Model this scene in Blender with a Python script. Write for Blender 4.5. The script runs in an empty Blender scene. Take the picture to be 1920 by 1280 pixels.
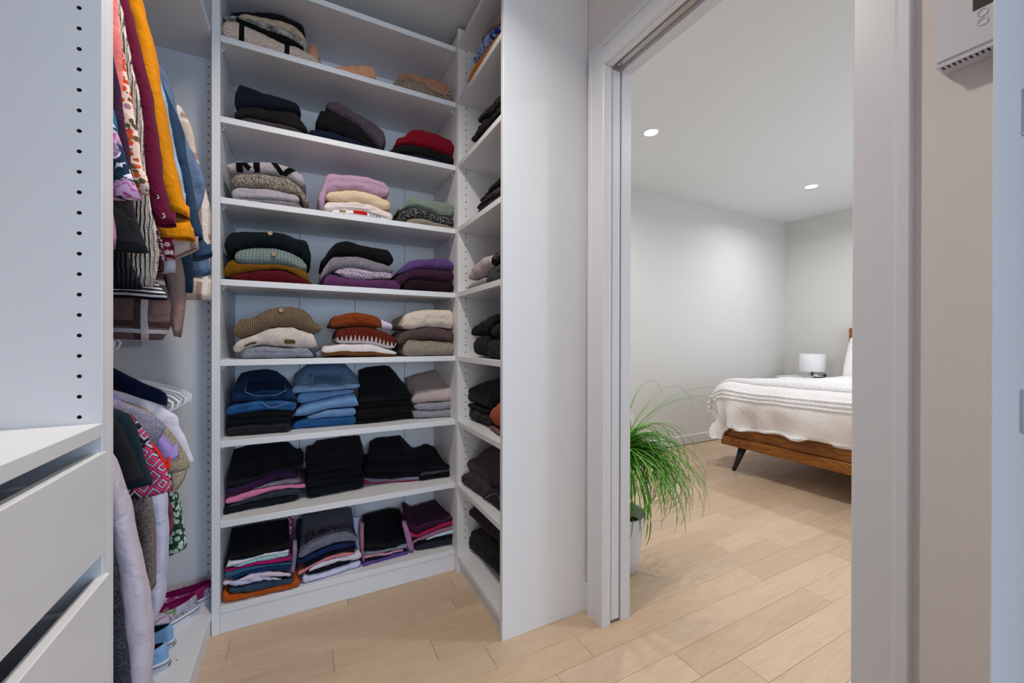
import bpy, bmesh, math, random
from mathutils import Vector, Matrix, noise
from math import sin, cos, pi, radians, sqrt

random.seed(7)
C = bpy.context.scene.collection
SC = bpy.context.scene

# ------------------------------------------------------------------ camera
cam_d = bpy.data.cameras.new('camera'); cam = bpy.data.objects.new('camera', cam_d); C.objects.link(cam)
cam_d.sensor_fit = 'HORIZONTAL'; cam_d.sensor_width = 36.0; cam_d.lens = 36.0 * 752.7437 / 1920
cam_d.clip_start = .02
YAW, PITCH, ROLL = .4772, -.0025, -.0022
F = Vector((sin(YAW)*cos(PITCH), cos(YAW)*cos(PITCH), sin(PITCH)))
Rt = Vector((cos(YAW), -sin(YAW), 0)); Up = Rt.cross(F)
r2 = Rt*cos(ROLL) - Up*sin(ROLL)*-1*-1; u2 = Rt*sin(ROLL) + Up*cos(ROLL)
M = Matrix((r2, u2, -F)).transposed().to_4x4(); M.translation = (0, 0, 1.10)
cam.matrix_world = M
SC.camera = cam

# ------------------------------------------------------------------ light
SC.view_settings.view_transform = 'Standard'; SC.view_settings.look = 'None'
SC.view_settings.gamma = 1.0; SC.view_settings.use_curve_mapping = False
SC.view_settings.exposure = 0.0
w = bpy.data.worlds.new('world'); SC.world = w; w.use_nodes = True
w.node_tree.nodes['Background'].inputs[0].default_value = (.62, .78, 1.0, 1)
w.node_tree.nodes['Background'].inputs[1].default_value = .3

def area(name, loc, direction, sx, sy, power, col, shape='RECTANGLE', spread=180):
    d = bpy.data.lights.new(name, 'AREA'); d.shape = shape; d.size = sx
    if shape == 'RECTANGLE': d.size_y = sy
    d.energy = power; d.color = col; d.spread = radians(spread)
    o = bpy.data.objects.new(name, d); C.objects.link(o); o.location = loc
    o.rotation_euler = Vector(direction).to_track_quat('-Z', 'Y').to_euler()
    return o
area('closet_ceiling_light', (.08, .95, 2.575), (0, 0, -1), .13, .13, 12.5, (1, .93, .83), 'DISK', 140)
area('hall_window_light', (1.30, -4.75, 1.3), (-.26, 1, 0), 1.7, 1.9, 70, (.42, .68, 1.0))
area('hall_window_light_left', (-.42, -4.75, 1.3), (.05, 1, 0), 1.7, 1.9, 50, (.84, .92, 1.0))
area('bedroom_window_light', (4.15, -.70, 1.2), (-.8, .65, .08), 2.0, 1.9, 27, (.42, .70, 1.0))
area('bedroom_sky_light', (4.15, -.68, 1.2), (0, 1, .1), 2.0, 1.9, 11, (1, .92, .86))
for x_, y_ in ((2.2058, 2.1032), (4.3473, 2.1209), (2.2058, .45), (4.3473, .45)):  # last two have no fixture: unseen lamps added to brighten the bed's foot
    area('downlight_and_fill_lamp', (x_, y_, 2.578), (0, 0, -1), .09, .09, 11.5, (1, .99, .97), 'DISK', 160)
SC.cycles.diffuse_bounces = 8; SC.cycles.max_bounces = 14

# ------------------------------------------------------------------ helpers
def lin(h):
    h = h.lstrip('#'); v = [int(h[i:i+2], 16)/255 for i in (0, 2, 4)]
    return [x/12.92 if x <= .04045 else ((x+.055)/1.055)**2.4 for x in v]
ALB = 1.75
def colr(h, k=None):
    v = lin(h)
    if k is None:      # cloth hexes are picked as they look in the room; turn them into reflectances
        y = .3*v[0]+.55*v[1]+.15*v[2]; g = .85+.85*min(1, y/.12)
        v = [max(0, c-(y-c)*.03)*g for c in v]; k = 1
    return [max(.003, min(.86, c*k)) for c in v] + [1]

class NB:
    def __init__(s, name, rough=.5, spec=.5):
        s.m = bpy.data.materials.new(name); s.m.use_nodes = True; s.nt = s.m.node_tree
        s.b = s.nt.nodes['Principled BSDF']; s.b.inputs['Roughness'].default_value = rough
        s.b.inputs['Specular IOR Level'].default_value = spec
    def n(s, t, **kw):
        nd = s.nt.nodes.new(t)
        for k, v in kw.items():
            if k.startswith('i_'):
                key = k[2:]; key = int(key) if key.isdigit() else key.replace('_', ' ')
                if hasattr(v, 'is_linked') or isinstance(v, bpy.types.NodeSocket): s.nt.links.new(v, nd.inputs[key])
                else: nd.inputs[key].default_value = v
            else: setattr(nd, k, v)
        return nd
    def link(s, a, b): s.nt.links.new(a, b)
    def math(s, op, a, b=0.0, c=None):
        nd = s.nt.nodes.new('ShaderNodeMath'); nd.operation = op
        for i, v in enumerate((a, b) + ((c,) if c is not None else ())):
            if isinstance(v, bpy.types.NodeSocket): s.nt.links.new(v, nd.inputs[i])
            else: nd.inputs[i].default_value = v
        return nd.outputs[0]
    def mix(s, f, a, b):
        nd = s.nt.nodes.new('ShaderNodeMix'); nd.data_type = 'RGBA'
        for i, v in ((0, f), (6, a), (7, b)):
            if isinstance(v, bpy.types.NodeSocket): s.nt.links.new(v, nd.inputs[i])
            else: nd.inputs[i].default_value = v
        return nd.outputs[2]
    def noise(s, vec, scale, detail=2, rough=.5, dist=0):
        return s.n('ShaderNodeTexNoise', i_Vector=vec, i_Scale=scale, i_Detail=detail, i_Roughness=rough, i_Distortion=dist).outputs[0]
    def ramp(s, f, lo, hi):
        nd = s.nt.nodes.new('ShaderNodeMapRange'); nd.clamp = True
        s.nt.links.new(f, nd.inputs[0]); nd.inputs[1].default_value = lo; nd.inputs[2].default_value = hi
        return nd.outputs[0]
    def col(s, c):
        if isinstance(c, bpy.types.NodeSocket): s.link(c, s.b.inputs['Base Color'])
        else: s.b.inputs['Base Color'].default_value = c
    def bump(s, h, strength=.5, dist=.002, prev=None):
        nd = s.n('ShaderNodeBump', i_Strength=strength, i_Distance=dist, i_Height=h)
        if prev is not None: s.link(prev, nd.inputs['Normal'])
        s.link(nd.outputs[0], s.b.inputs['Normal']); return nd.outputs[0]

MATS = {}
def cloth(spec):
    if spec in MATS: return MATS[spec]
    kind, cs = spec.split(':'); c = [colr(x) for x in cs.split(',')]
    b = NB('cloth_'+kind, .95, .08)
    b.b.inputs['Sheen Weight'].default_value = .03; b.b.inputs['Sheen Roughness'].default_value = .6
    uv = b.n('ShaderNodeUVMap', uv_map='UVMap').outputs[0]
    sp = b.n('ShaderNodeSeparateXYZ', i_0=uv); U, V = sp.outputs[0], sp.outputs[1]
    obj = b.n('ShaderNodeTexCoord').outputs['Object']
    wr = b.noise(obj, 24, 3, .55, .6)
    fine = b.noise(uv, 420, 1)
    soft = b.noise(obj, 9, 2)
    def per(x, p, ph=0.0): return b.math('SINE', b.math('MULTIPLY_ADD', x, 2*pi/p, ph))
    hgt = None; hs = .16; hd = .0015; out = c[0]
    d = lambda cc, k: [v*k for v in cc[:3]] + [1]
    if kind == 'plain':
        out = b.mix(soft, d(c[0], .88), d(c[0], 1.12)); hgt = fine; hs, hd = .15, .001
    elif kind == 'fleece':
        out = b.mix(b.ramp(b.noise(obj, 45, 3), .35, .65), c[0], c[1]); hgt = b.noise(uv, 160, 3); hs, hd = .6, .004
    elif kind == 'melange':
        out = b.mix(b.ramp(b.noise(obj, 270, 2, .75), .43, .57), c[0], c[1]); hgt = fine; hs, hd = .3, .002
    elif kind in ('knit', 'fleckknit', 'ribv'):
        p = {'knit': .0065, 'fleckknit': .006, 'ribv': .0075}[kind]
        warp = b.math('MULTIPLY', b.noise(obj, 30, 2), .008)
        s1 = per(b.math('ADD', U, warp), p)
        hgt = b.math('ADD', s1, b.math('MULTIPLY', per(V, .006), .4 if kind != 'ribv' else .05)); hs, hd = 1.0, .004
        c2 = c[1] if len(c) > 1 else d(c[0], .80 if kind == 'knit' else .88)  # darker groove tone: shade between the ribs is put into the colour
        f = b.ramp(b.noise(uv, 300, 2, .7), .4, .6) if kind == 'fleckknit' else b.ramp(s1, -1, 1)
        out = b.mix(f, c2, c[0]) if kind != 'fleckknit' else b.mix(f, c[0], c[1])
    elif kind == 'cable':
        ph = b.math('MULTIPLY', b.math('ABSOLUTE', per(U, .024)), 2.2)
        s1 = b.math('SINE', b.math('ADD', b.math('MULTIPLY', V, 2*pi/.009), b.math('MULTIPLY', ph, 2)))
        s2 = b.math('ABSOLUTE', per(U, .024))
        hgt = b.math('ADD', s1, b.math('MULTIPLY', s2, 1.6)); hs, hd = 1.0, .004
        out = b.mix(b.ramp(hgt, -1.6, .9), c[1], c[0])  # hollows of the cables take the darker tone, shade put into the colour
    elif kind == 'denim':
        tw = per(b.math('ADD', U, V), .004)
        n1 = b.noise(uv, 300, 2, .7); n2 = b.noise(obj, 16, 3)
        out = b.mix(b.math('ADD', b.math('MULTIPLY', b.ramp(n1, .35, .65), .5), b.math('MULTIPLY', b.ramp(n2, .35, .65), .5)), c[1], c[0])
        hgt = b.math('ADD', tw, n1); hs, hd = .15, .0012
    elif kind == 'fleck':
        vo = b.n('ShaderNodeTexVoronoi', i_Vector=uv, i_Scale=150.0).outputs[0]
        out = b.mix(b.ramp(vo, .42, .28), c[0], c[1]); hgt = fine
    elif kind == 'bands':
        me = b.mix(b.ramp(b.noise(uv, 260, 2, .7), .52, .62), c[0], c[1])
        w1 = b.math('LESS_THAN', b.math('ABSOLUTE', b.math('SUBTRACT', b.math('PINGPONG', b.math('ADD', U, .365), .075), .0)), .0085)
        out = b.mix(w1, me, c[2]); hgt = fine; hs, hd = .5, .003
    elif kind == 'band2':
        h = b.n('ShaderNodeAttribute', attribute_name='h').outputs['Fac']
        s1 = per(U, .006); out = b.mix(b.math('LESS_THAN', h, .38), c[0], c[1]); hgt = s1; hs, hd = .5, .002
    elif kind == 'castle':
        h = b.n('ShaderNodeAttribute', attribute_name='h').outputs['Fac']
        tooth = b.math('GREATER_THAN', per(U, .0172), .0); tip = b.math('GREATER_THAN', per(U, .0172), .78)
        lim = b.math('ADD', b.math('ADD', .20, b.math('MULTIPLY', tooth, .14)), b.math('MULTIPLY', tip, .13))
        s1 = per(U, .0057); out = b.mix(b.math('LESS_THAN', h, lim), b.mix(b.ramp(s1, -1, 1), d(c[0], .8), c[0]), c[1]); hgt = s1; hs, hd = .5, .002  # rust darkens between ribs: groove shade is mixed into the colour
    elif kind == 'stripe':
        n1 = b.math('MULTIPLY', b.noise(obj, 14, 2), .05)
        out = b.mix(b.ramp(per(b.math('ADD', V, n1), .011), .2, .5), c[0], c[1]); hgt = fine
    elif kind == 'check':
        ck = b.math('MULTIPLY', b.math('GREATER_THAN', per(U, .0075), 0), b.math('GREATER_THAN', per(V, .0075), 0))
        ck2 = b.math('MULTIPLY', b.math('ADD', b.math('GREATER_THAN', per(U, .0075), 0), b.math('GREATER_THAN', per(V, .0075), 0)), .5)
        out = b.mix(ck2, c[1], c[0]); hgt = fine
    elif kind == 'splash':
        m1 = b.mix(b.ramp(b.noise(obj, 16, 2, .5, 1), .5, .56), c[0], c[1])
        out = b.mix(b.ramp(b.math('ABSOLUTE', b.math('SUBTRACT', b.noise(obj, 38, 2, .5, 1.5), .5)), .035, .02), m1, c[2]); hgt = fine
    elif kind == 'script':
        ln = b.ramp(b.math('ABSOLUTE', b.math('SUBTRACT', b.noise(obj, 60, 1, .5, 1.0), .5)), .03, .015)
        mk = b.math('GREATER_THAN', b.noise(obj, 11, 1), .52)
        out = b.mix(b.math('MULTIPLY', ln, mk), c[0], c[1]); hgt = fine
    elif kind == 'floral':
        vo = b.n('ShaderNodeTexVoronoi', i_Vector=obj, i_Scale=13.0)
        di = b.math('ADD', vo.outputs[0], b.math('MULTIPLY', b.noise(obj, 55, 2), .35))
        m1 = b.mix(b.ramp(di, .62, .56), c[0], c[2])
        pet = b.ramp(b.math('SINE', b.math('MULTIPLY', di, 26.0)), .2, .5)
        m2 = b.mix(b.math('MULTIPLY', b.ramp(di, .58, .5), pet), m1, c[1])
        lf = b.ramp(b.noise(obj, 30, 2, .5, 2), .58, .62)
        out = b.mix(b.math('MULTIPLY', lf, b.ramp(di, .5, .6)), m2, c[3]); hgt = fine
    elif kind in ('flowers', 'ditsy'):
        vo = b.n('ShaderNodeTexVoronoi', i_Vector=obj, i_Scale=78.0 if kind == 'flowers' else 72.0)
        wob = b.math('ADD', vo.outputs[0], b.math('MULTIPLY', b.noise(obj, 190, 1), .3))
        rnd = b.n('ShaderNodeSeparateColor', i_0=vo.outputs['Color'])
        cc = b.mix(b.math('GREATER_THAN', rnd.outputs[0], .5), c[1], b.mix(b.math('GREATER_THAN', rnd.outputs[1], .6), c[2], c[3]))
        mk = b.math('MULTIPLY', b.ramp(wob, .70, .62), b.math('GREATER_THAN', rnd.outputs[2], .2 if kind == 'flowers' else -1))
        out = b.mix(mk, c[0], cc); hgt = fine
    elif kind == 'hstripe':
        out = b.mix(b.math('GREATER_THAN', per(V, .0115), .1), c[0], c[1]); hgt = fine
    elif kind == 'plaid':
        a1 = b.math('GREATER_THAN', per(U, .07), .80); a2 = b.math('GREATER_THAN', per(V, .13), .965)
        b1 = b.math('GREATER_THAN', per(U, .07, 1.3), .80); b2 = b.math('GREATER_THAN', per(V, .13, .9), .93)
        m1 = b.mix(b.math('MULTIPLY', b.math('MAXIMUM', b1, b2), .85), c[0], c[1])
        m2 = b.mix(b.math('MULTIPLY', b.math('MAXIMUM', a1, a2), .9), m1, c[2])
        out = b.mix(b.math('MULTIPLY', b.ramp(b.noise(uv, 300, 2, .7), .4, .6), .25), m2, c[1]); hgt = fine; hs = .15; hd = .0015
    elif kind == 'tribal':
        z1 = b.math('PINGPONG', U, .016); z1 = b.math('MULTIPLY', z1, 62.0); z2 = b.math('MULTIPLY', b.math('PINGPONG', V, .02), 50.0)
        dm = b.math('ADD', z1, z2)
        r1 = b.math('SINE', b.math('ADD', b.math('MULTIPLY', dm, 8.0), b.math('MULTIPLY', b.noise(obj, 90, 1), 2.0)))
        m1 = b.mix(b.ramp(r1, .1, .3), c[0], c[1]); m2 = b.mix(b.ramp(r1, -.55, -.7), m1, c[2])
        out = b.mix(b.math('MULTIPLY', b.math('GREATER_THAN', b.noise(obj, 16, 1), .54), b.math('GREATER_THAN', r1, .2)), m2, c[3]); hgt = fine
    b.col(out)
    n0 = b.bump(wr, .42, .016)
    if hgt is not None: b.bump(hgt, hs, hd, n0)
    MATS[spec] = b.m
    return b.m

def simple(name, hexc, rough=.5, spec=.5, k=1.0, metal=0, nscale=0, namp=.06, bump=0, bscale=60, emis=None, aniso=None):
    if name in MATS: return MATS[name]
    b = NB(name, rough, spec); c = colr(hexc, k)
    b.b.inputs['Metallic'].default_value = metal
    co = b.n('ShaderNodeTexCoord').outputs['Object']
    f = b.noise(co, nscale or 6, 3)
    b.col(b.mix(f, [x*(1-namp) for x in c[:3]]+[1], [min(1, x*(1+namp)) for x in c[:3]]+[1]))
    if bump: b.bump(b.noise(co, bscale, 3), bump, .002)
    if emis:
        b.b.inputs['Emission Color'].default_value = colr(hexc, 1); b.b.inputs['Emission Strength'].default_value = emis
    MATS[name] = b.m; return b.m

MELA = simple('white_melamine', '#e2e2e5', .38, .4, namp=.012)
TRIM = simple('white_trim_paint', '#dcdce1', .35, .45, namp=.012)
WALL = simple('wall_paint', '#d3d2cf', .85, .2, namp=.015, bump=.12, bscale=380)
WALLC = simple('closet_wall_paint', '#e0d8d6', .85, .2, namp=.015, bump=.18, bscale=420)
CEIL = simple('ceiling_paint', '#dfe1e0', .9, .15, namp=.01)
CHIP = simple('chipboard_core', '#6b5140', .9, .1)
CHROME = simple('steel_rod', '#c4c6ca', .25, .5, metal=1)
DARKM = simple('dark_metal', '#2c2e32', .4, .5, metal=.3)
WPLAS = simple('white_plastic', '#e6e6ec', .35, .5, namp=.01)
CLEAR = simple('frosted_plastic', '#c4c9cc', .3, .5)
BLACK = simple('black_plastic', '#121214', .4, .5)
GAP_SHADE = simple('gap_shade', '#3a3634', .8, .2)  # for strips whose dark colour stands in for shade in gaps

def wood(name, c1, c2, axis=0, sc=1.0, rough=.42, rnd=.25):
    b = NB(name, rough, .35)
    co = b.n('ShaderNodeTexCoord').outputs['Object']
    ran = b.n('ShaderNodeObjectInfo').outputs['Random']
    off = b.n('ShaderNodeCombineXYZ', i_0=b.math('MULTIPLY', ran, 37.0), i_1=b.math('MULTIPLY', ran, 91.0), i_2=b.math('MULTIPLY', ran, 13.0)).outputs[0]
    ad = b.n('ShaderNodeVectorMath', operation='ADD', i_0=co, i_1=off).outputs[0]
    s = [7.0, 7.0, 7.0]; s[axis] = .9
    mp = b.n('ShaderNodeMapping', i_Vector=ad, i_Scale=[x*sc for x in s]).outputs[0]
    n1 = b.noise(mp, 1.6, 4, .55, 1.4); n2 = b.noise(mp, 9, 3, .6, .4)
    rings = b.math('SINE', b.math('MULTIPLY', n1, 46.0))
    g = b.math('ADD', b.math('MULTIPLY', b.ramp(rings, -1, 1), .32 if rnd < .15 else .15), b.math('ADD', b.math('MULTIPLY', n2, .35), b.math('MULTIPLY', n1, .33)))
    g = b.ramp(g, .15, .85)
    A, B = colr(c1, 1), colr(c2, 1)
    base = b.mix(g, A, B)
    sepr = b.math('ADD', 1.0-rnd/2, b.math('MULTIPLY', ran, rnd))
    r2 = b.math('FRACT', b.math('MULTIPLY', ran, 17.3))
    sc3 = b.n('ShaderNodeCombineColor', i_0=sepr, i_1=b.math('MULTIPLY', sepr, b.math('MULTIPLY_ADD', r2, .05*rnd/.25, .975)), i_2=b.math('MULTIPLY', sepr, b.math('MULTIPLY_ADD', r2, .16*rnd/.25, .92))).outputs[0]
    mu = b.n('ShaderNodeMix', data_type='RGBA', blend_type='MULTIPLY', i_0=1.0); b.link(base, mu.inputs[6]); b.link(sc3, mu.inputs[7])
    b.col(mu.outputs[2]); b.bump(n2, .05, .001)
    return b.m
FLOORM = wood('pale_maple_boards', '#d3bba2', '#bb9c80', 0, 1.0, .38, .17)
BEDW = wood('walnut_bed', '#b4742f', '#5e3312', 1, 1.3, .45, .12)

def link(o, parent=None):
    C.objects.link(o)
    if parent is not None: o.parent = parent
    return o
def obj(name, bm, mats, parent=None, smooth=False, kind=None, loc=None):
    me = bpy.data.meshes.new(name); bm.normal_update(); bm.to_mesh(me); bm.free()
    for m in (mats if isinstance(mats, (list, tuple)) else [mats]): me.materials.append(m)
    if smooth:
        for p in me.polygons: p.use_smooth = True
    o = bpy.data.objects.new(name, me); link(o, parent)
    if loc is not None: o.location = loc
    if kind: o['kind'] = kind
    return o
def tag(o, label, cat, group=None):
    o['label'] = label; o['category'] = cat
    if group: o['group'] = group
    return o
def thing(name, label, cat, loc=(0, 0, 0), group=None):
    o = bpy.data.objects.new(name, None); C.objects.link(o); o.location = loc; o.empty_display_size = .05
    return tag(o, label, cat, group)
def box(bm, x0, x1, y0, y1, z0, z1, bev=0.0, mi=0):
    r = bmesh.ops.create_cube(bm, size=1.0); vs = r['verts']
    for v in vs:
        v.co = Vector((x0 if v.co.x < 0 else x1, y0 if v.co.y < 0 else y1, z0 if v.co.z < 0 else z1))
    fs = set(f for v in vs for f in v.link_faces)
    for f in fs: f.material_index = mi
    if bev > 0:
        es = list(set(e for v in vs for e in v.link_edges))
        bmesh.ops.bevel(bm, geom=es, offset=bev, segments=1, affect='EDGES', profile=.5)
    return vs
def bx(name, m, parent, x0, x1, y0, y1, z0, z1, bev=.0012, kind=None):
    bm = bmesh.new(); box(bm, x0, x1, y0, y1, z0, z1, bev)
    return obj(name, bm, m, parent, kind=kind)
def tube(bm, P, r, n=8, closed=False, caps=True):
    P = [Vector(p) for p in P]; rings = []; N = len(P); prevn = None
    for i, p in enumerate(P):
        if closed: t = (P[(i+1) % N]-P[i-1])
        else: t = P[min(i+1, N-1)]-P[max(i-1, 0)]
        t.normalize()
        a = prevn if prevn is not None else (Vector((0, 0, 1)) if abs(t.z) < .9 else Vector((1, 0, 0)))
        nn = (a - t*a.dot(t)).normalized(); prevn = nn; bb = t.cross(nn)
        rr = r[i] if isinstance(r, (list, tuple)) else r
        rings.append([bm.verts.new(p + nn*rr*cos(2*pi*k/n) + bb*rr*sin(2*pi*k/n)) for k in range(n)])
    for i in range(N if closed else N-1):
        A, B = rings[i], rings[(i+1) % N]
        for k in range(n): bm.faces.new((A[k], A[(k+1) % n], B[(k+1) % n], B[k]))
    if caps and not closed:
        bm.faces.new(rings[0][::-1]); bm.faces.new(rings[-1])
    return rings
def disc_stack(bm, prof, n=24, cx=0, cy=0, axis='z'):
    rings = []
    for r, z in prof:
        rings.append([bm.verts.new((cx + r*cos(2*pi*k/n), cy + r*sin(2*pi*k/n), z)) for k in range(n)])
    for A, B in zip(rings, rings[1:]):
        for k in range(n): bm.faces.new((A[k], A[(k+1) % n], B[(k+1) % n], B[k]))
    return rings
def interp(P, u):
    if u <= P[0][0]: return P[0][1]
    for (a, za), (b, zb) in zip(P, P[1:]):
        if u <= b: return za + (zb-za)*(u-a)/max(1e-6, b-a)
    return P[-1][1]
def smoothed(P, u, h):
    return (interp(P, u-h) + 2*interp(P, u) + interp(P, u+h))/4

# panel with real shelf-pin holes (boolean), chipboard showing inside the holes
def holed_panel(name, parent, x0, x1, y0, y1, z0, z1, axis, holes, r=.0036, depth=.011):
    bm = bmesh.new(); box(bm, x0, x1, y0, y1, z0, z1, .001)
    o = obj(name, bm, [MELA, CHIP], parent)
    cb = bmesh.new()
    for h in holes:
        n = 10; A = []; B = []
        for k in range(n):
            a, b2 = r*cos(2*pi*k/n), r*sin(2*pi*k/n)
            if axis == 'y-': A.append((h[0]+a, y0-.004, h[1]+b2)); B.append((h[0]+a, y0+depth, h[1]+b2))
            elif axis == 'x+': A.append((x1+.004, h[0]+a, h[1]+b2)); B.append((x1-depth, h[0]+a, h[1]+b2))
            elif axis == 'x-': A.append((x0-.004, h[0]+a, h[1]+b2)); B.append((x0+depth, h[0]+a, h[1]+b2))
        va = [cb.verts.new(p) for p in A]; vb = [cb.verts.new(p) for p in B]
        for k in range(n): cb.faces.new((va[k], va[(k+1) % n], vb[(k+1) % n], vb[k]))
        cb.faces.new(va[::-1]); cb.faces.new(vb)
    bmesh.ops.recalc_face_normals(cb, faces=cb.faces[:])
    for f in cb.faces: f.material_index = 0
    c = obj('cutter', cb, [CHIP], None)
    md = o.modifiers.new('b', 'BOOLEAN'); md.object = c; md.operation = 'DIFFERENCE'; md.solver = 'EXACT'; md.material_mode = 'TRANSFER'
    dg = bpy.context.evaluated_depsgraph_get(); dg.update()
    me = bpy.data.meshes.new_from_object(o.evaluated_get(dg)); o.modifiers.clear(); o.data = me
    bpy.data.objects.remove(c)
    return o

# ------------------------------------------------------------------ room shell
XW, XB = 1.0254, 1.1477            # door wall, closet face and bedroom face
YM = 1.8298; XS = .6421; YA = 1.2007; YR = .4169; ZH = 2.1548; ZC = 2.593
YFAR, XFAR = 2.9406, 5.4293
def wallbox(name, m, *b):
    o = bx(name, m, None, *b, bev=0); o['kind'] = 'structure'; return o
floor = wallbox('floor', simple('subfloor', '#8a6f55', .9, .1), -2.2, 5.6, -5.0, 3.1, -.14, -.019)
wallbox('wall_left', WALLC, -1.05, -.93, -.3, 2.4, 0, ZC)
wallbox('wall_back', WALLC, -.93, XW, 2.225, 2.34, 0, ZC)
wallbox('wall_right', WALLC, XW, XB, YA+.0215, 2.34, 0, ZC)
wallbox('wall_right_near', WALLC, XW, XB, -.9, YR-.0205, 0, ZC)
wallbox('wall_right_header', WALLC, XW, XB, YR-.02, YA+.0215, ZH+.021, ZC)
wallbox('wall_bedroom_far', WALL, XB, XFAR+.12, YFAR, YFAR+.12, 0, ZC)
wallbox('wall_bedroom_right', WALL, XFAR, XFAR+.12, -.9, YFAR, 0, ZC)
wallbox('wall_bedroom_side', WALL, XB-.12, XB, 2.34, YFAR+.12, 0, ZC)
wallbox('ceiling', CEIL, -2.2, XFAR+.12, -5.0, YFAR+.12, ZC, ZC+.1)
# bedroom window wall
for nm, b in (('wall_bedroom_near', (XB, 3.1, -.90, -.78, 0, ZC)), ('wall_bedroom_near_right', (5.2, XFAR, -.90, -.78, 0, ZC)),
              ('wall_bedroom_near_sill', (3.1, 5.2, -.90, -.78, 0, .1)), ('wall_bedroom_near_head', (3.1, 5.2, -.90, -.78, 2.2, ZC))):
    wallbox(nm, WALL, *b)
# hall behind the camera with a window at its far right
for nm, b in (('wall_hall_left', (-1.72, -1.6, -5.0, -.3, 0, ZC)), ('wall_hall_return', (-1.72, -.93, -.3, -.18, 0, ZC)), ('wall_hall_right', (3.2, 3.32, -5.0, -.9, 0, ZC)),
              ('wall_hall_near_left', (-1.6, -1.35, -5.0, -4.88, 0, ZC)), ('wall_hall_near_right', (2.4, 3.2, -5.0, -4.88, 0, ZC)),
              ('wall_hall_sill', (-1.35, 2.4, -5.0, -4.88, 0, .3)), ('wall_hall_head', (-1.35, 2.4, -5.0, -4.88, 2.3, ZC))):
    wallbox(nm, WALL, *b)
def window(name, x0, x1, y, z0, z1):
    o = bpy.data.objects.new(name, None); C.objects.link(o); o['kind'] = 'structure'
    bm = bmesh.new()
    for b in ((x0, x0+.05, z0, z1), (x1-.05, x1, z0, z1), (x0+.05, x1-.05, z0, z0+.05), (x0+.05, x1-.05, z1-.05, z1), ((x0+x1)/2-.02, (x0+x1)/2+.02, z0+.05, z1-.05)):
        box(bm, b[0], b[1], y-.03, y+.03, b[2], b[3], .002)
    obj('window_frame', bm, TRIM, o)
window('window_1', -1.35, 2.4, -4.94, .3, 2.3)
window('window_2', 3.1, 5.2, -.84, .1, 2.2)

# baseboards
def base_x(name, m, x0, x1, y, s, h=.1, t=.014):   # along X on a wall whose face is y, protruding s
    bm = bmesh.new(); y1 = y + s*t
    box(bm, x0, x1, min(y, y1), max(y, y1), 0, h, .004); o = obj(name, bm, m); o['kind'] = 'structure'; return o
base_x('baseboard_far', TRIM, XB, XFAR, YFAR, -1)
bm = bmesh.new(); box(bm, XFAR-.014, XFAR, -.78, YFAR-.014, 0, .1, .004); obj('baseboard_right', bm, TRIM, kind='structure')
bm = bmesh.new(); box(bm, XW-.012, XW, 1.2907, 1.316, 0, .115, .003); obj('baseboard_closet', bm, TRIM, kind='structure')

# ------------------------------------------------------------------ floor boards
PW = .1135; Y0 = 1.2195
joints = {1: [1.973, .411], 0: [1.63, 2.275, .577], -1: [1.882], 2: [2.151, .089], -2: [2.419, .738], -3: [1.16], -4: [1.331], 4: [.599, -.24], 5: [.163, .495]}
rng = random.Random(11)
def plank(x0, x1, y0, y1):
    L, W, T, B = (x1-x0)/2-.0004, (y1-y0)/2-.0004, .019, .0011
    bm = bmesh.new()
    lo = [bm.verts.new((sx*L, sy*W, -T)) for sx, sy in ((-1, -1), (1, -1), (1, 1), (-1, 1))]
    mi = [bm.verts.new((sx*L, sy*W, -B)) for sx, sy in ((-1, -1), (1, -1), (1, 1), (-1, 1))]
    hi = [bm.verts.new((sx*(L-B), sy*(W-B), 0)) for sx, sy in ((-1, -1), (1, -1), (1, 1), (-1, 1))]
    for A, Bv in ((lo, mi), (mi, hi)):
        for k in range(4): bm.faces.new((A[k], A[(k+1) % 4], Bv[(k+1) % 4], Bv[k]))
    bm.faces.new(hi)
    o = obj('floor_board', bm, FLOORM, floor); o.location = ((x0+x1)/2, (y0+y1)/2, 0)
for k in range(-18, 16):
    y0, y1 = Y0+k*PW, Y0+(k+1)*PW
    if y1 > YFAR+.05: break
    xa = -.45 if y0 < 1.95 else 1.1
    if y0 < -.3: xa = 1.1
    xb = XFAR
    if y0 < .2: xa = -.6; xb = 3.2
    if y0 < -.5: xb = 1.05
    if k in (-4, -3, -2): xa = -.5
    js = sorted(joints.get(k, []))
    xs = [xa]
    if js:
        x = js[0]
        while x-xa > 1.5: x -= rng.uniform(.9, 1.3); xs.append(x)
        xs = sorted(xs)
        for j in js: xs.append(j)
    x = xs[-1]
    first = len(xs) == 1
    while True:
        x += rng.uniform(.35, 1.2) if first else rng.uniform(.7, 1.35)
        first = False
        if x > xb-.2: break
        xs.append(x)
    xs.append(xb)
    for a, b in zip(xs, xs[1:]):
        if b-a > .02: plank(a, b, y0, y1)

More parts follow.
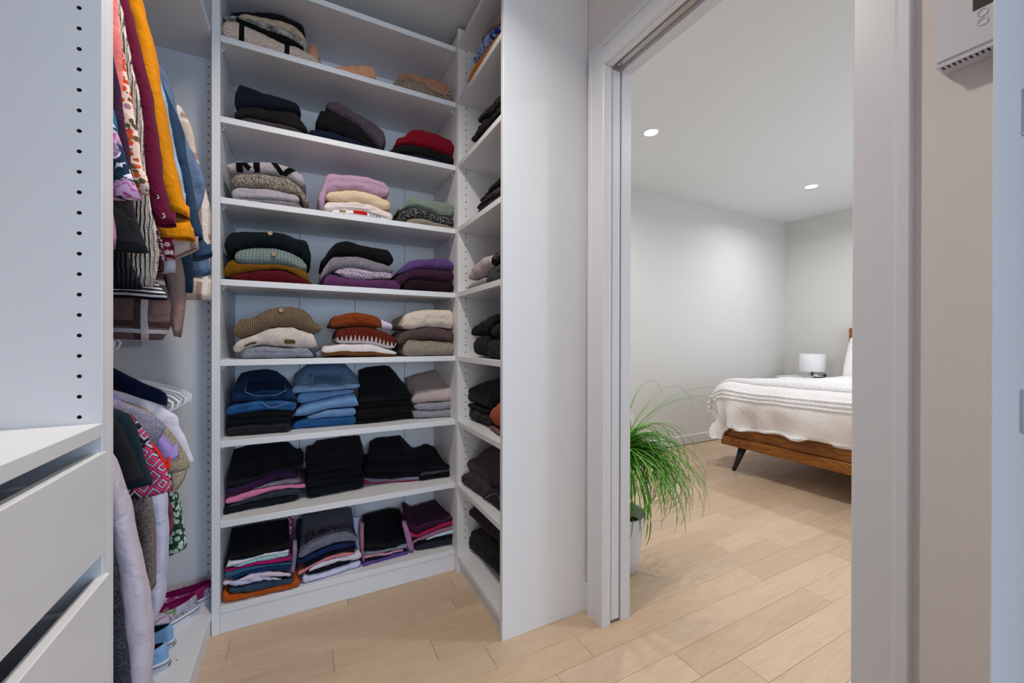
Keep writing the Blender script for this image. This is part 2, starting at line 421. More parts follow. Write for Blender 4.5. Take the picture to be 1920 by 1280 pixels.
# ------------------------------------------------------------------ door opening: casings, split jambs, pocket door
def prof_y(name, y_in, y_out, x_face, z0, z1):   # flat casing with a stepped outer edge, standing on the closet wall
    s = 1 if y_out > y_in else -1
    P = [(x_face, y_in), (x_face-.013, y_in), (x_face-.015, y_in+s*.003), (x_face-.015, y_out-s*.024), (x_face-.018, y_out-s*.018), (x_face-.018, y_out-s*.002), (x_face-.016, y_out), (x_face, y_out)]
    bm = bmesh.new(); A = [bm.verts.new((x, y, z0)) for x, y in P]; B = [bm.verts.new((x, y, z1)) for x, y in P]
    n = len(P)
    for k in range(n): bm.faces.new((A[k], A[(k+1) % n], B[(k+1) % n], B[k]))
    bm.faces.new(A); bm.faces.new(B); bmesh.ops.recalc_face_normals(bm, faces=bm.faces[:])
    return obj(name, bm, TRIM, kind='structure')
prof_y('trim_1', YA, YA+.09, XW, 0, ZH+.09)
prof_y('trim_2', YR, YR-.09, XW, 0, ZH+.09)
bm = bmesh.new(); box(bm, XW-.015, XW, YR, YA, ZH, ZH+.066, .002); box(bm, XW-.018, XW, YR, YA, ZH+.0665, ZH+.09, .002); obj('trim_3', bm, TRIM, kind='structure')
# jambs
for nm, b in (('trim_4', (XW+.0003, 1.052, YA, YA+.02, 0, ZH)), ('trim_5', (1.104, XB+.004, YA, YA+.02, 0, ZH)),
              ('trim_6', (XW+.0003, XB+.004, YR-.02, YR, 0, ZH)), ('trim_7', (XW+.0003, 1.052, YR, YA, ZH, ZH+.02)), ('trim_8', (1.104, XB+.004, YR, YA, ZH, ZH+.02))):
    bx(nm, TRIM, None, *b, bev=.0012, kind='structure')
bx('gap_shade_jamb', GAP_SHADE, None, 1.052, 1.104, YA+.019, YA+.02, 0, ZH, bev=0, kind='structure')  # dark strip behind the door slot; the slot's shade is its colour
bx('gap_shade_head', GAP_SHADE, None, 1.052, 1.104, YR, YA, ZH+.03, ZH+.034, bev=0, kind='structure')  # shade of the track slot, drawn as a dark strip
bx('trim_11', CHROME, None, 1.068, 1.088, YR, YA, ZH+.006, ZH+.018, bev=.001, kind='structure')
d1 = bx('door_1', TRIM, None, 1.0585, 1.0985, YA+.004, YA+.019, .012, ZH-.004, bev=.0015, kind='structure')
# entry jamb at the right of the frame, with hinges
JAMB = simple('jamb_paint', '#d6d8de', .4, .4, namp=.01)
def prism_z(name, P, z0, z1, m, kind='structure'):
    bm = bmesh.new(); A = [bm.verts.new((x, y, z0)) for x, y in P]; B = [bm.verts.new((x, y, z1)) for x, y in P]; n = len(P)
    for k in range(n): bm.faces.new((A[k], A[(k+1) % n], B[(k+1) % n], B[k]))
    bm.faces.new(A); bm.faces.new(B); bmesh.ops.recalc_face_normals(bm, faces=bm.faces[:])
    return obj(name, bm, m, kind=kind)
e1 = prism_z('trim_12', [(.788, .175), (.8995, .175), (.902, .1765), (.902, .199), (.789, .1762)], 0, ZC-.001, JAMB)
e2 = prism_z('trim_13', [(.9025, .179), (XW, .179), (XW, .226), (.9025, .1995)], 0, ZC-.001, JAMB)
for z in (1.43, 1.0):
    h = bx('hinge', WPLAS, e2, .9085, .945, .1745, .1789, z-.03, z+.03, .001)
    bm = bmesh.new(); tube(bm, [(.9105, .172, z-.032), (.9105, .172, z+.032)], .0032, 8); obj('hinge_pin', bm, WPLAS, h, True)

# ------------------------------------------------------------------ bookcases
ZS = [2.5011, 2.2359, 1.9351, 1.6332, 1.3274, 1.0255, .7206, .4193, .0996]
TH = .0235
XL, XR = -.2794, XS
main = thing('bookcase', 'wide white open bookcase filled with stacked folded clothes, facing the camera', 'bookcase', (.18, YM+.17, 0))
main_inv = main.location.copy()
def child(o, root):
    o.parent = root; o.matrix_parent_inverse = Matrix.Translation(-root.location); return o
YB = 2.19
hl = [z0+.034*i for i, z0 in [(i, .16) for i in range(66)]]
child(holed_panel('upright', None, XL-.0262, XL, YM, 2.22, 0, 2.55, 'x+', [(YM+.04, z) for z in hl] + [(YB-.05, z) for z in hl], .003), main)
child(bx('upright', MELA, None, XR-.0003, XR+.0157, YM-.014, 2.22, 0, 2.55), main)
seams = [-.2794, -.021, .229, .48, XR]
for a, b in zip(seams, seams[1:]):
    child(bx('back_panel', MELA, None, a+.0008, b-.0008, YB, YB+.008, .07, 2.5, .001), main)
for i, z in enumerate(ZS):
    child(bx('shelf', MELA, None, XL+.0004, XR-.0008, YM+.0006, YB-.001, z-TH, z, .0012), main)
    if 0 < i < 8:
        for sx in (XL, XR-.001):
            for y in (YM+.04, YB-.05):
                s = 1 if sx < 0 else -1
                bm = bmesh.new(); x0, x1 = sorted((sx+s*.0005, sx+s*.014))
                box(bm, x0, x1, y-.006, y+.006, z-TH-.005, z-TH-.0003, .001)
                v = [bm.verts.new(p) for p in ((sx+s*.0006, y-.004, z-TH-.006), (sx+s*.0006, y+.004, z-TH-.006), (sx+s*.0006, y, z-TH-.016), (sx+s*.011, y, z-TH-.006))]
                for f in ((0, 1, 3), (1, 2, 3), (2, 0, 3), (0, 2, 1)): bm.faces.new([v[k] for k in f])
                child(obj('shelf_support', bm, CLEAR), main)
child(bx('plinth', MELA, None, XL+.0004, XR-.0008, YM+.003, YM+.02, 0, ZS[-1]-TH-.0006, .001), main)

side = thing('bookcase', 'narrow white bookcase set at right angles beside the doorway', 'bookcase', (XS+.19, 1.57, 0))
YN = 1.3145; PT = .0215; YF = 1.7995
hs = [.16+.034*i for i in range(70)]
child(bx('upright', MELA, None, XS, XW-.001, YN, YN+PT, 0, 2.57, .0012), side)
child(holed_panel('upright', None, XS, XW-.001, YF, YF+.0155, 0, 2.57, 'y-', [(XS+.040, z) for z in hs] + [(XW-.06, z) for z in hs], .003), side)
child(bx('back_panel', MELA, None, XW-.012, XW-.004, YN+PT, YF, .07, 2.5, .001), side)
ZSS = ZS[:-1] + [.088]
for i, z in enumerate(ZSS):
    child(bx('shelf', MELA, None, XS+.0006, XW-.0125, YN+PT+.0004, YF-.0004, z-TH, z, .0012), side)
    if 0 < i < 8:
        for y, s in ((YF, -1), (YN+PT, 1)):
            bm = bmesh.new(); bmesh.ops.create_cone(bm, cap_ends=True, segments=12, radius1=.006, radius2=.006, depth=.008, matrix=Matrix.Translation((XS+.040, y+s*.0045, z-TH-.0065)) @ Matrix.Rotation(pi/2, 4, 'X'))
            child(obj('shelf_support', bm, CLEAR), side)
child(bx('plinth', MELA, None, XS+.012, XS+.03, YN+PT+.0004, YF-.0004, 0, ZSS[-1]-TH-.0006, .001), side)

# ------------------------------------------------------------------ wardrobe (hanging section) and drawer unit at left
XF = -.3052; XBK = -.91; YP = 2.005
ward = thing('wardrobe', 'white open wardrobe with two hanging rods and a shoe base, left wall', 'wardrobe', (-.6, 1.4, 0))
holes = [(XF-.04, .16+.034*i) for i in range(62)]
child(holed_panel('side_panel', None, XBK, XF-.0008, YP, YP+.0225, 0, 2.5, 'y-', holes, .003), ward)
child(bx('side_panel', MELA, None, XBK, XF, .9492, .9709, 0, 2.5, .0012), ward)
child(bx('back_panel', MELA, None, XBK-.012, XBK-.002, .9492, YP+.02, 0, 2.5, .001), ward)
child(bx('base_shelf', MELA, None, XBK, XF-.0008, .9713, YP-.0006, .081-.022, .081, .0012), ward)
child(bx('plinth', MELA, None, XF-.022, XF-.003, .9713, YP-.0006, 0, .0585, .001), ward)
child(bx('top_shelf', MELA, None, XBK, XF-.004, .9713, YP-.0006, 2.2315, 2.2545, .0012), ward)
RX = -.56; RZ = {'upper': 2.10, 'lower': 1.085}
for k in RZ:
    bm = bmesh.new(); tube(bm, [(RX, .9711, RZ[k]), (RX, YP-.0004, RZ[k])], .0125, 14); child(obj('rod', bm, CHROME, None, True), ward)
bm = bmesh.new(); bmesh.ops.create_cone(bm, cap_ends=True, segments=10, radius1=.0022, radius2=.0022, depth=.001, matrix=Matrix.Translation((-.36, 1.62, .0812))); child(obj('screw_hole', bm, CHIP), ward)

draw = thing('drawer_unit', 'white drawer chest with open worktop and tall holed panel, left edge', 'drawers', (-.6, .5, 0))
holes = [(-.3334, 1.6175-.03405*i+.0681*3) for i in range(26)]
child(holed_panel('side_panel', None, XBK, XF, .9260, .9484, 0, 2.5, 'y-', holes, .0033), draw)
child(bx('side_panel', MELA, None, XBK, XF, -.0, .022, 0, 2.5, .0012), draw)
child(bx('back_panel', MELA, None, XBK-.012, XBK-.002, .0, .9484, 0, 2.5, .001), draw)
child(bx('worktop', MELA, None, XBK, XF, .0226, .9254, .935, .958, .0012), draw)
for i, (zt, xo) in enumerate(((.908, .0015), (.697, .006), (.486, .009))):
    zb = zt-.172; x1 = XF+xo
    fr = bx('drawer_front', MELA, None, x1-.018, x1, .012, .938, zb, zt, .0015); child(fr, draw)
    bm = bmesh.new()
    for b in ((XBK+.06, x1-.019, .032, .046, zb+.02, zt-.04), (XBK+.06, x1-.019, .903, .917, zb+.02, zt-.04), (XBK+.06, XBK+.074, .0465, .9025, zb+.02, zt-.04), (XBK+.06, x1-.019, .0465, .9025, zb+.006, zb+.0195)):
        box(bm, *b, .001)
    child(obj('drawer_box', bm, MELA), draw)
    bm = bmesh.new(); box(bm, XBK+.08, XF-.06, .92, .9256, zb+.03, zb+.05, .001); child(obj('runner', bm, CHROME), draw)

# ------------------------------------------------------------------ folded clothes
def surf(frame, u, w, z):
    return Vector((u, w, z)) if frame == 'm' else Vector((w, u, z))
def make_folded(rec, idx):
    name, label, cat, mt, frame, fo, slope, um, D, L, top, bot, back, opt = rec
    front = YM if frame == 'm' else XS
    u0 = min(top[0][0], bot[0][0]); u1 = max(top[-1][0], bot[-1][0])
    N = 50; NT = 10
    kindm = mt.split(':')[0]; tm_ = sum(interp(top, t_)-interp(bot, t_) for t_ in [top[0][0]+(top[-1][0]-top[0][0])*k_/6 for k_ in range(1, 6)])/5
    if L == 1 and tm_ > .034 and kindm in ('plain', 'denim', 'melange') and idx % 3: L = 2
    K = 7*L + 2
    amp = opt.get('amp', .0026)
    tmean = sum(interp(top, u0+(u1-u0)*k/10)-interp(bot, u0+(u1-u0)*k/10) for k in range(1, 10))/9
    re = min(.02, max(.006, tmean*.55)); h = (u1-u0)/N
    us = []
    for i in range(N+1):
        t = i/N; t = .5-.5*cos(pi*t)*(.35) - .5*(1-.35)*(1-2*t); us.append(u0+(u1-u0)*t)
    bm = bmesh.new(); uvl = bm.loops.layers.uv.new('UVMap'); hl_ = bm.verts.layers.float.new('h'); U = {}
    seed = Vector((idx*3.17, idx*1.31, 7.0))
    cols = []
    def sec(u):
        e = min(u-u0, u1-u); ee = 1.0
        if e < re: ee = sqrt(max(0.0, 1-(1-e/re)**2))
        zt, zb = smoothed(top, u, h*.8), smoothed(bot, u, h*.8)
        zt = max(zt, zb+.005); mid = (zt+zb)/2; hh = (zt-zb)/2*max(.22, ee)
        return ee, mid, hh
    def front_pt(u, t):
        ee, mid, hh = sec(u); a = math.asin(max(-1, min(1, 2*t-1))); rw = min(hh*1.05, .03)
        w = front+fo+slope*(u-um) + rw*(1-cos(a)) + re*.8*(1-ee)
        return w, mid+hh*sin(a)
    def top_pt(u, q):           # q 0..1 from front to back
        ee, mid, hh = sec(u); rw = min(hh*1.05, .03)
        wf = front+fo+slope*(u-um)+rw+re*.8*(1-ee); w = wf + (front+fo+D-wf)*q
        zt = mid+hh
        if back:
            s = q*q*(3-2*q) if q < 1 else 1; zb2 = interp(back, back[0][0]+(back[-1][0]-back[0][0])*(u-u0)/(u1-u0))
            zt = zt + (max(zb2, zt-.01)-zt)*(.5*q+.5*s)
        else: zt = zt + (tmean*.5)*0 - .006*q*q
        return w, zt
    def shrink(u, w):           # narrow towards the back silhouette
        if not back: return u
        q = max(0, min(1, (w-front-fo)/D)); ub = back[0][0]+(back[-1][0]-back[0][0])*(u-u0)/(u1-u0)
        return u + (ub-u)*q*.75
    for u in us:
        ee, mid, hh = sec(u); pts = []
        for j in range(4):      # bottom, back to front
            q = 1-j/4; rw = min(hh*1.05, .03); wf = front+fo+slope*(u-um)+rw+re*.8*(1-ee)
            pts.append((wf+(front+fo+D-wf)*q, mid-hh, 0.0))
        for j in range(K):
            a = -pi/2+pi*j/(K-1); rw = min(hh*1.05, .03)
            w_ = front+fo+slope*(u-um) + rw*(1-cos(a)) + re*.8*(1-ee); t = .5+.5*sin(a)
            if L > 1:
                tt = t*L; g = (1-abs(sin(pi*tt)))**3
                if .12 < t < .88: w_ += g*min(.009, hh*.4)
            pts.append((w_, mid+hh*sin(a), t))
        for j in range(1, NT+1):
            w_, z_ = top_pt(u, j/NT); pts.append((w_, z_, 1.0))
        col = []; arc = 0; pv = None
        for jj, (w_, z_, t) in enumerate(pts):
            p = surf(frame, shrink(u, w_), w_, z_)
            if pv is not None: arc += (p-pv).length
            pv = p
            dn = noise.noise_vector(p*16+seed)*amp*1.3 + noise.noise_vector(p*44+seed)*amp*.5
            pa = surf(frame, u*13, w_*22, z_*42)+seed; pb = surf(frame, u*30+z_*20, w_*14, z_*22)+seed*1.7
            cr = -(1-min(1, abs(noise.noise(pa))*3.2))**2*1.5 - (1-min(1, abs(noise.noise(pb))*3.5))**2*.9
            kf = .55 if kindm in ('knit', 'cable', 'fleckknit', 'castle', 'band2', 'check') else 1.0
            if t < 1.0: dn += (Vector((0, -1, 0)) if frame == 'm' else Vector((-1, 0, 0)))*cr*amp*1.25*kf
            else: dn += Vector((0, 0, 1))*cr*amp*.9*kf
            if jj < 4: dn *= .2
            if jj >= len(pts)-1: dn *= .4
            v = bm.verts.new(p+dn); v[hl_] = t; U[v] = (u, arc); col.append(v)
        cols.append(col)
    n = len(cols[0])
    for A, B in zip(cols, cols[1:]):
        for j in range(n):
            f = bm.faces.new((A[j], A[(j+1) % n], B[(j+1) % n], B[j]))
    bm.faces.new(cols[0][::-1]); bm.faces.new(cols[-1])
    bmesh.ops.recalc_face_normals(bm, faces=bm.faces[:])
    for f in bm.faces:
        f.smooth = True
        for l in f.loops: l[uvl].uv = U[l.vert]
    o = obj(name, bm, cloth(mt))
    o['label'] = label; o['category'] = cat
    o['group'] = 'folded clothes on the ' + ('wide' if frame == 'm' else 'narrow') + ' bookcase shelves'
    nrm = Vector((0, -1, 0)) if frame == 'm' else Vector((-1, 0, 0))
    def P(u, t, out=.002):
        w_, z_ = front_pt(u, t); return surf(frame, u, w_, z_) + nrm*(out+amp*.6)
    def PT_(u, q, out=.002):
        w_, z_ = top_pt(u, q); return surf(frame, shrink(u, w_), w_, z_) + Vector((0, 0, out+amp*.6))
    def anyP(u, s, out=.002):   # s in 0..1 front face, 1..2 top face
        return P(u, s, out) if s <= 1 else PT_(u, s-1, out)
    def line(pts_, r, m, nm):
        b2 = bmesh.new(); tube(b2, pts_, r, 5); return obj(nm, b2, m, o, True)
    def decal(poly_grid, m, nm):
        b2 = bmesh.new(); G = [[b2.verts.new(p) for p in row] for row in poly_grid]
        for A, B in zip(G, G[1:]):
            for k in range(len(A)-1): b2.faces.new((A[k], A[k+1], B[k+1], B[k]))
        r = bmesh.ops.solidify(b2, geom=b2.faces[:], thickness=.0012)
        bmesh.ops.recalc_face_normals(b2, faces=b2.faces[:])
        return obj(nm, b2, m, o, True)
    if 'button' in opt:
        bu, bz = opt['button']; zt, zb = interp(top, bu), interp(bot, bu); t = max(.1, min(.9, (bz-zb)/max(.01, zt-zb)))
        p = P(bu, t, .003)
        b2 = bmesh.new(); R_ = .0085
        mtx = Matrix.Translation(p) @ Matrix.Rotation(pi/2, 4, 'X') @ Matrix.Rotation(radians(-20*(t-.3)), 4, 'X')
        rr = disc_stack(b2, ((.0, -.003), (R_, -.003), (R_, .002), (R_*.85, .0032), (R_*.6, .002), (0.0008, .002)), 16)
        bmesh.ops.transform(b2, matrix=mtx, verts=b2.verts[:])
        bo = obj('button', b2, simple('horn_button', '#a08468', .4, .5, nscale=90, namp=.25), o, True); bo['label'] = 'round horn button'
    ST = simple('pale_stitching', '#8e99ab', .9, .1)
    if 'strap' in opt:
        line([surf(frame, u, front+fo-.006, z) for u, z in opt['strap']], .0022, cloth(mt), 'strap')
    if 'stitch' in opt:
        q = opt['stitch']
        for dz in (0, .004):
            line([P(u, max(.1, min(.9, (z+dz-interp(bot, u))/max(.01, interp(top, u)-interp(bot, u)))), .001) for a in range(len(q)-1) for u, z in [(q[a][0]+(q[a+1][0]-q[a][0])*k/6, q[a][1]+(q[a+1][1]-q[a][1])*k/6) for k in range(7)]], .0006, ST, 'stitching')
    if 'pocket' in opt:
        a0, a1, s0, s1 = opt['pocket']; ua, ub = u0+(u1-u0)*a0, u0+(u1-u0)*a1; um_ = (ua+ub)/2
        lo, hi = .55, 1.0+s1*.55
        if idx % 2 == 0 or True:
            path = [(ua, hi), (ua+.003, lo+.25), (ua+(um_-ua)*.45, lo), (um_, lo-.05), (ub-(ub-um_)*.45, lo), (ub-.003, lo+.25), (ub, hi)]
        for off in (0, .004):
            pp = []
            for (x0, y0), (x1, y1) in zip(path, path[1:]):
                for k in range(5):
                    t = k/5; x = x0+(x1-x0)*t; x = um_+(x-um_)*(1-off/(ub-um_)); pp.append(anyP(x, y0+(y1-y0)*t, .001))
            line(pp, .0006, ST, 'pocket_stitching')
        # patch pocket panel
        G = []
        for k in range(7):
            s = hi-(hi-lo-.1)*k/6; G.append([anyP(ua+.002+(ub-ua-.004)*j/8, s, .0002) for j in range(9)])
        decal(G, cloth(mt), 'pocket')
    if 'seams2' in opt:
        G = simple('grey_stitching', '#3a3a40', .9, .1)
        for a, b_, c_ in ((.28, .5, .2), (.55, .75, .35)):
            line([anyP(u0+(u1-u0)*(a+(b_-a)*k/8), .95-.55*sin(pi*k/8)*(c_+.5), .001) for k in range(9)], .0006, G, 'stitching')
    if 'seam' in opt:
        line([P(u0+(u1-u0)*(.14+.8*k/16), .62+.05*sin(k*.7), .0008) for k in range(17)], .0008, cloth(mt), 'seam')
    if 'zip' in opt:
        line([P(u1-(u1-u0)*(.25+.65*k/14), .3+.5*sin(k/14*2.2), .001) for k in range(15)], .0014, CHROME, 'zip')
    if 'patches' in opt:
        gm = cloth('fleece:#77683f,#5d5030')
        for c0, wd in ((.2, .08), (.66, .08)):
            G = []
            for i in range(4):
                G.append([P(u0+(u1-u0)*(c0+wd*(1-.35*abs(i-1.5)/1.5)*(j/5-.5)*2), .18+.2*i/3, .0008) for j in range(6)])
            decal(G, gm, 'gold_patch')
    if 'sleeve' in opt:
        a, b_, c_, d_ = opt['sleeve']
        b2 = bmesh.new(); uvl2 = b2.loops.layers.uv.new('UVMap'); rows = []
        for i in range(7):
            t = i/6; xt = a[0]+(b_[0]-a[0])*t; zt = a[1]+(b_[1]-a[1])*t; xb = c_[0]+(d_[0]-c_[0])*t; zb = c_[1]+(d_[1]-c_[1])*t
            ring = []
            for k in range(12):
                th = 2*pi*k/12; e = 1 if i < 6 else .93
                ring.append(b2.verts.new(((xt+xb)/2, front+fo+.035+.03*cos(th)*e, (zt+zb)/2+(zt-zb)/2*sin(th)*e)))
            rows.append(ring)
        for A, B in zip(rows, rows[1:]):
            for k in range(12): b2.faces.new((A[k], A[(k+1) % 12], B[(k+1) % 12], B[k]))
        b2.faces.new(rows[-1]); b2.faces.new(rows[0][::-1]); bmesh.ops.recalc_face_normals(b2, faces=b2.faces[:])
        so = obj('sleeve', b2, cloth('plain:#a39aa8'), o, True); so['label'] = 'pale lilac sleeve end'
    pr = opt.get('print')
    if pr == 'NY':
        PM = cloth('plain:#18171a'); Lu = u1-u0
        for (ua, sa, ub, sb) in ((.16, .99, .17, .02), (.19, .99, .31, .02), (.37, .99, .37, .02), (.57, .99, .70, .02), (.83, .90, .70, .02)):
            G = []
            for k in range(9):
                t = k/8; uc = u0+Lu*(ua+(ub-ua)*t); s = sa+(sb-sa)*t
                G.append([P(uc-Lu*.04+Lu*.08*j/2, s, .0008) for j in range(3)])
            decal(G, PM, 'letter_stroke')
        G = [[anyP(u0+Lu*(.13+.72*j/24), s, .0006) for j in range(25)] for s in (.985, 1.015, 1.05)]
        decal(G, PM, 'letter_stroke')
    if pr == 'red':
        Lu = u1-u0
        G = [[P(u0+Lu*(.36+.24*j/8), .93-.6*i/4, .0006) for j in range(9)] for i in range(5)]
        decal(G, simple('red_print', '#c8141c', .7, .2, k=1.3), 'printed_patch')
        G = [[P(u0+Lu*(.12+.11*j/4), .78-.35*i/2, .0006) for j in range(5)] for i in range(3)]
        decal(G, simple('yellow_print', '#a98b3e', .7, .2, k=1.5), 'printed_patch')
        for k in range(4):
            line([P(u0+Lu*(.66+.05*k), .8, .0006), P(u0+Lu*(.68+.05*k), .35, .0006)], .0016, BLACK, 'printed_mark')
    if pr == 'text':
        cu = bpy.data.curves.new('lettering', 'FONT'); cu.body = 'Bench'; cu.size = 1.0; cu.align_x = 'CENTER'
        cu.fill_mode = 'NONE'; cu.bevel_depth = .024; cu.bevel_resolution = 0; cu.resolution_u = 4
        to = bpy.data.objects.new('lettering', cu); C.objects.link(to)
        dg = bpy.context.evaluated_depsgraph_get(); dg.update()
        me = bpy.data.meshes.new_from_object(to.evaluated_get(dg)); bpy.data.objects.remove(to)
        xs = [v.co.x for v in me.vertices]; ys = [v.co.y for v in me.vertices]
        xa, xb_, ya, yb_ = min(xs), max(xs), min(ys), max(ys)
        for v in me.vertices:
            tx = (v.co.x-xa)/(xb_-xa); ty = (v.co.y-ya)/(yb_-ya)
            v.co = PT_(u0+(u1-u0)*(.10+.86*tx), .08+.26*ty, .0035+v.co.z*.05)
        me.materials.append(BLACK); lo_ = bpy.data.objects.new('lettering', me); link(lo_, o)
    return o

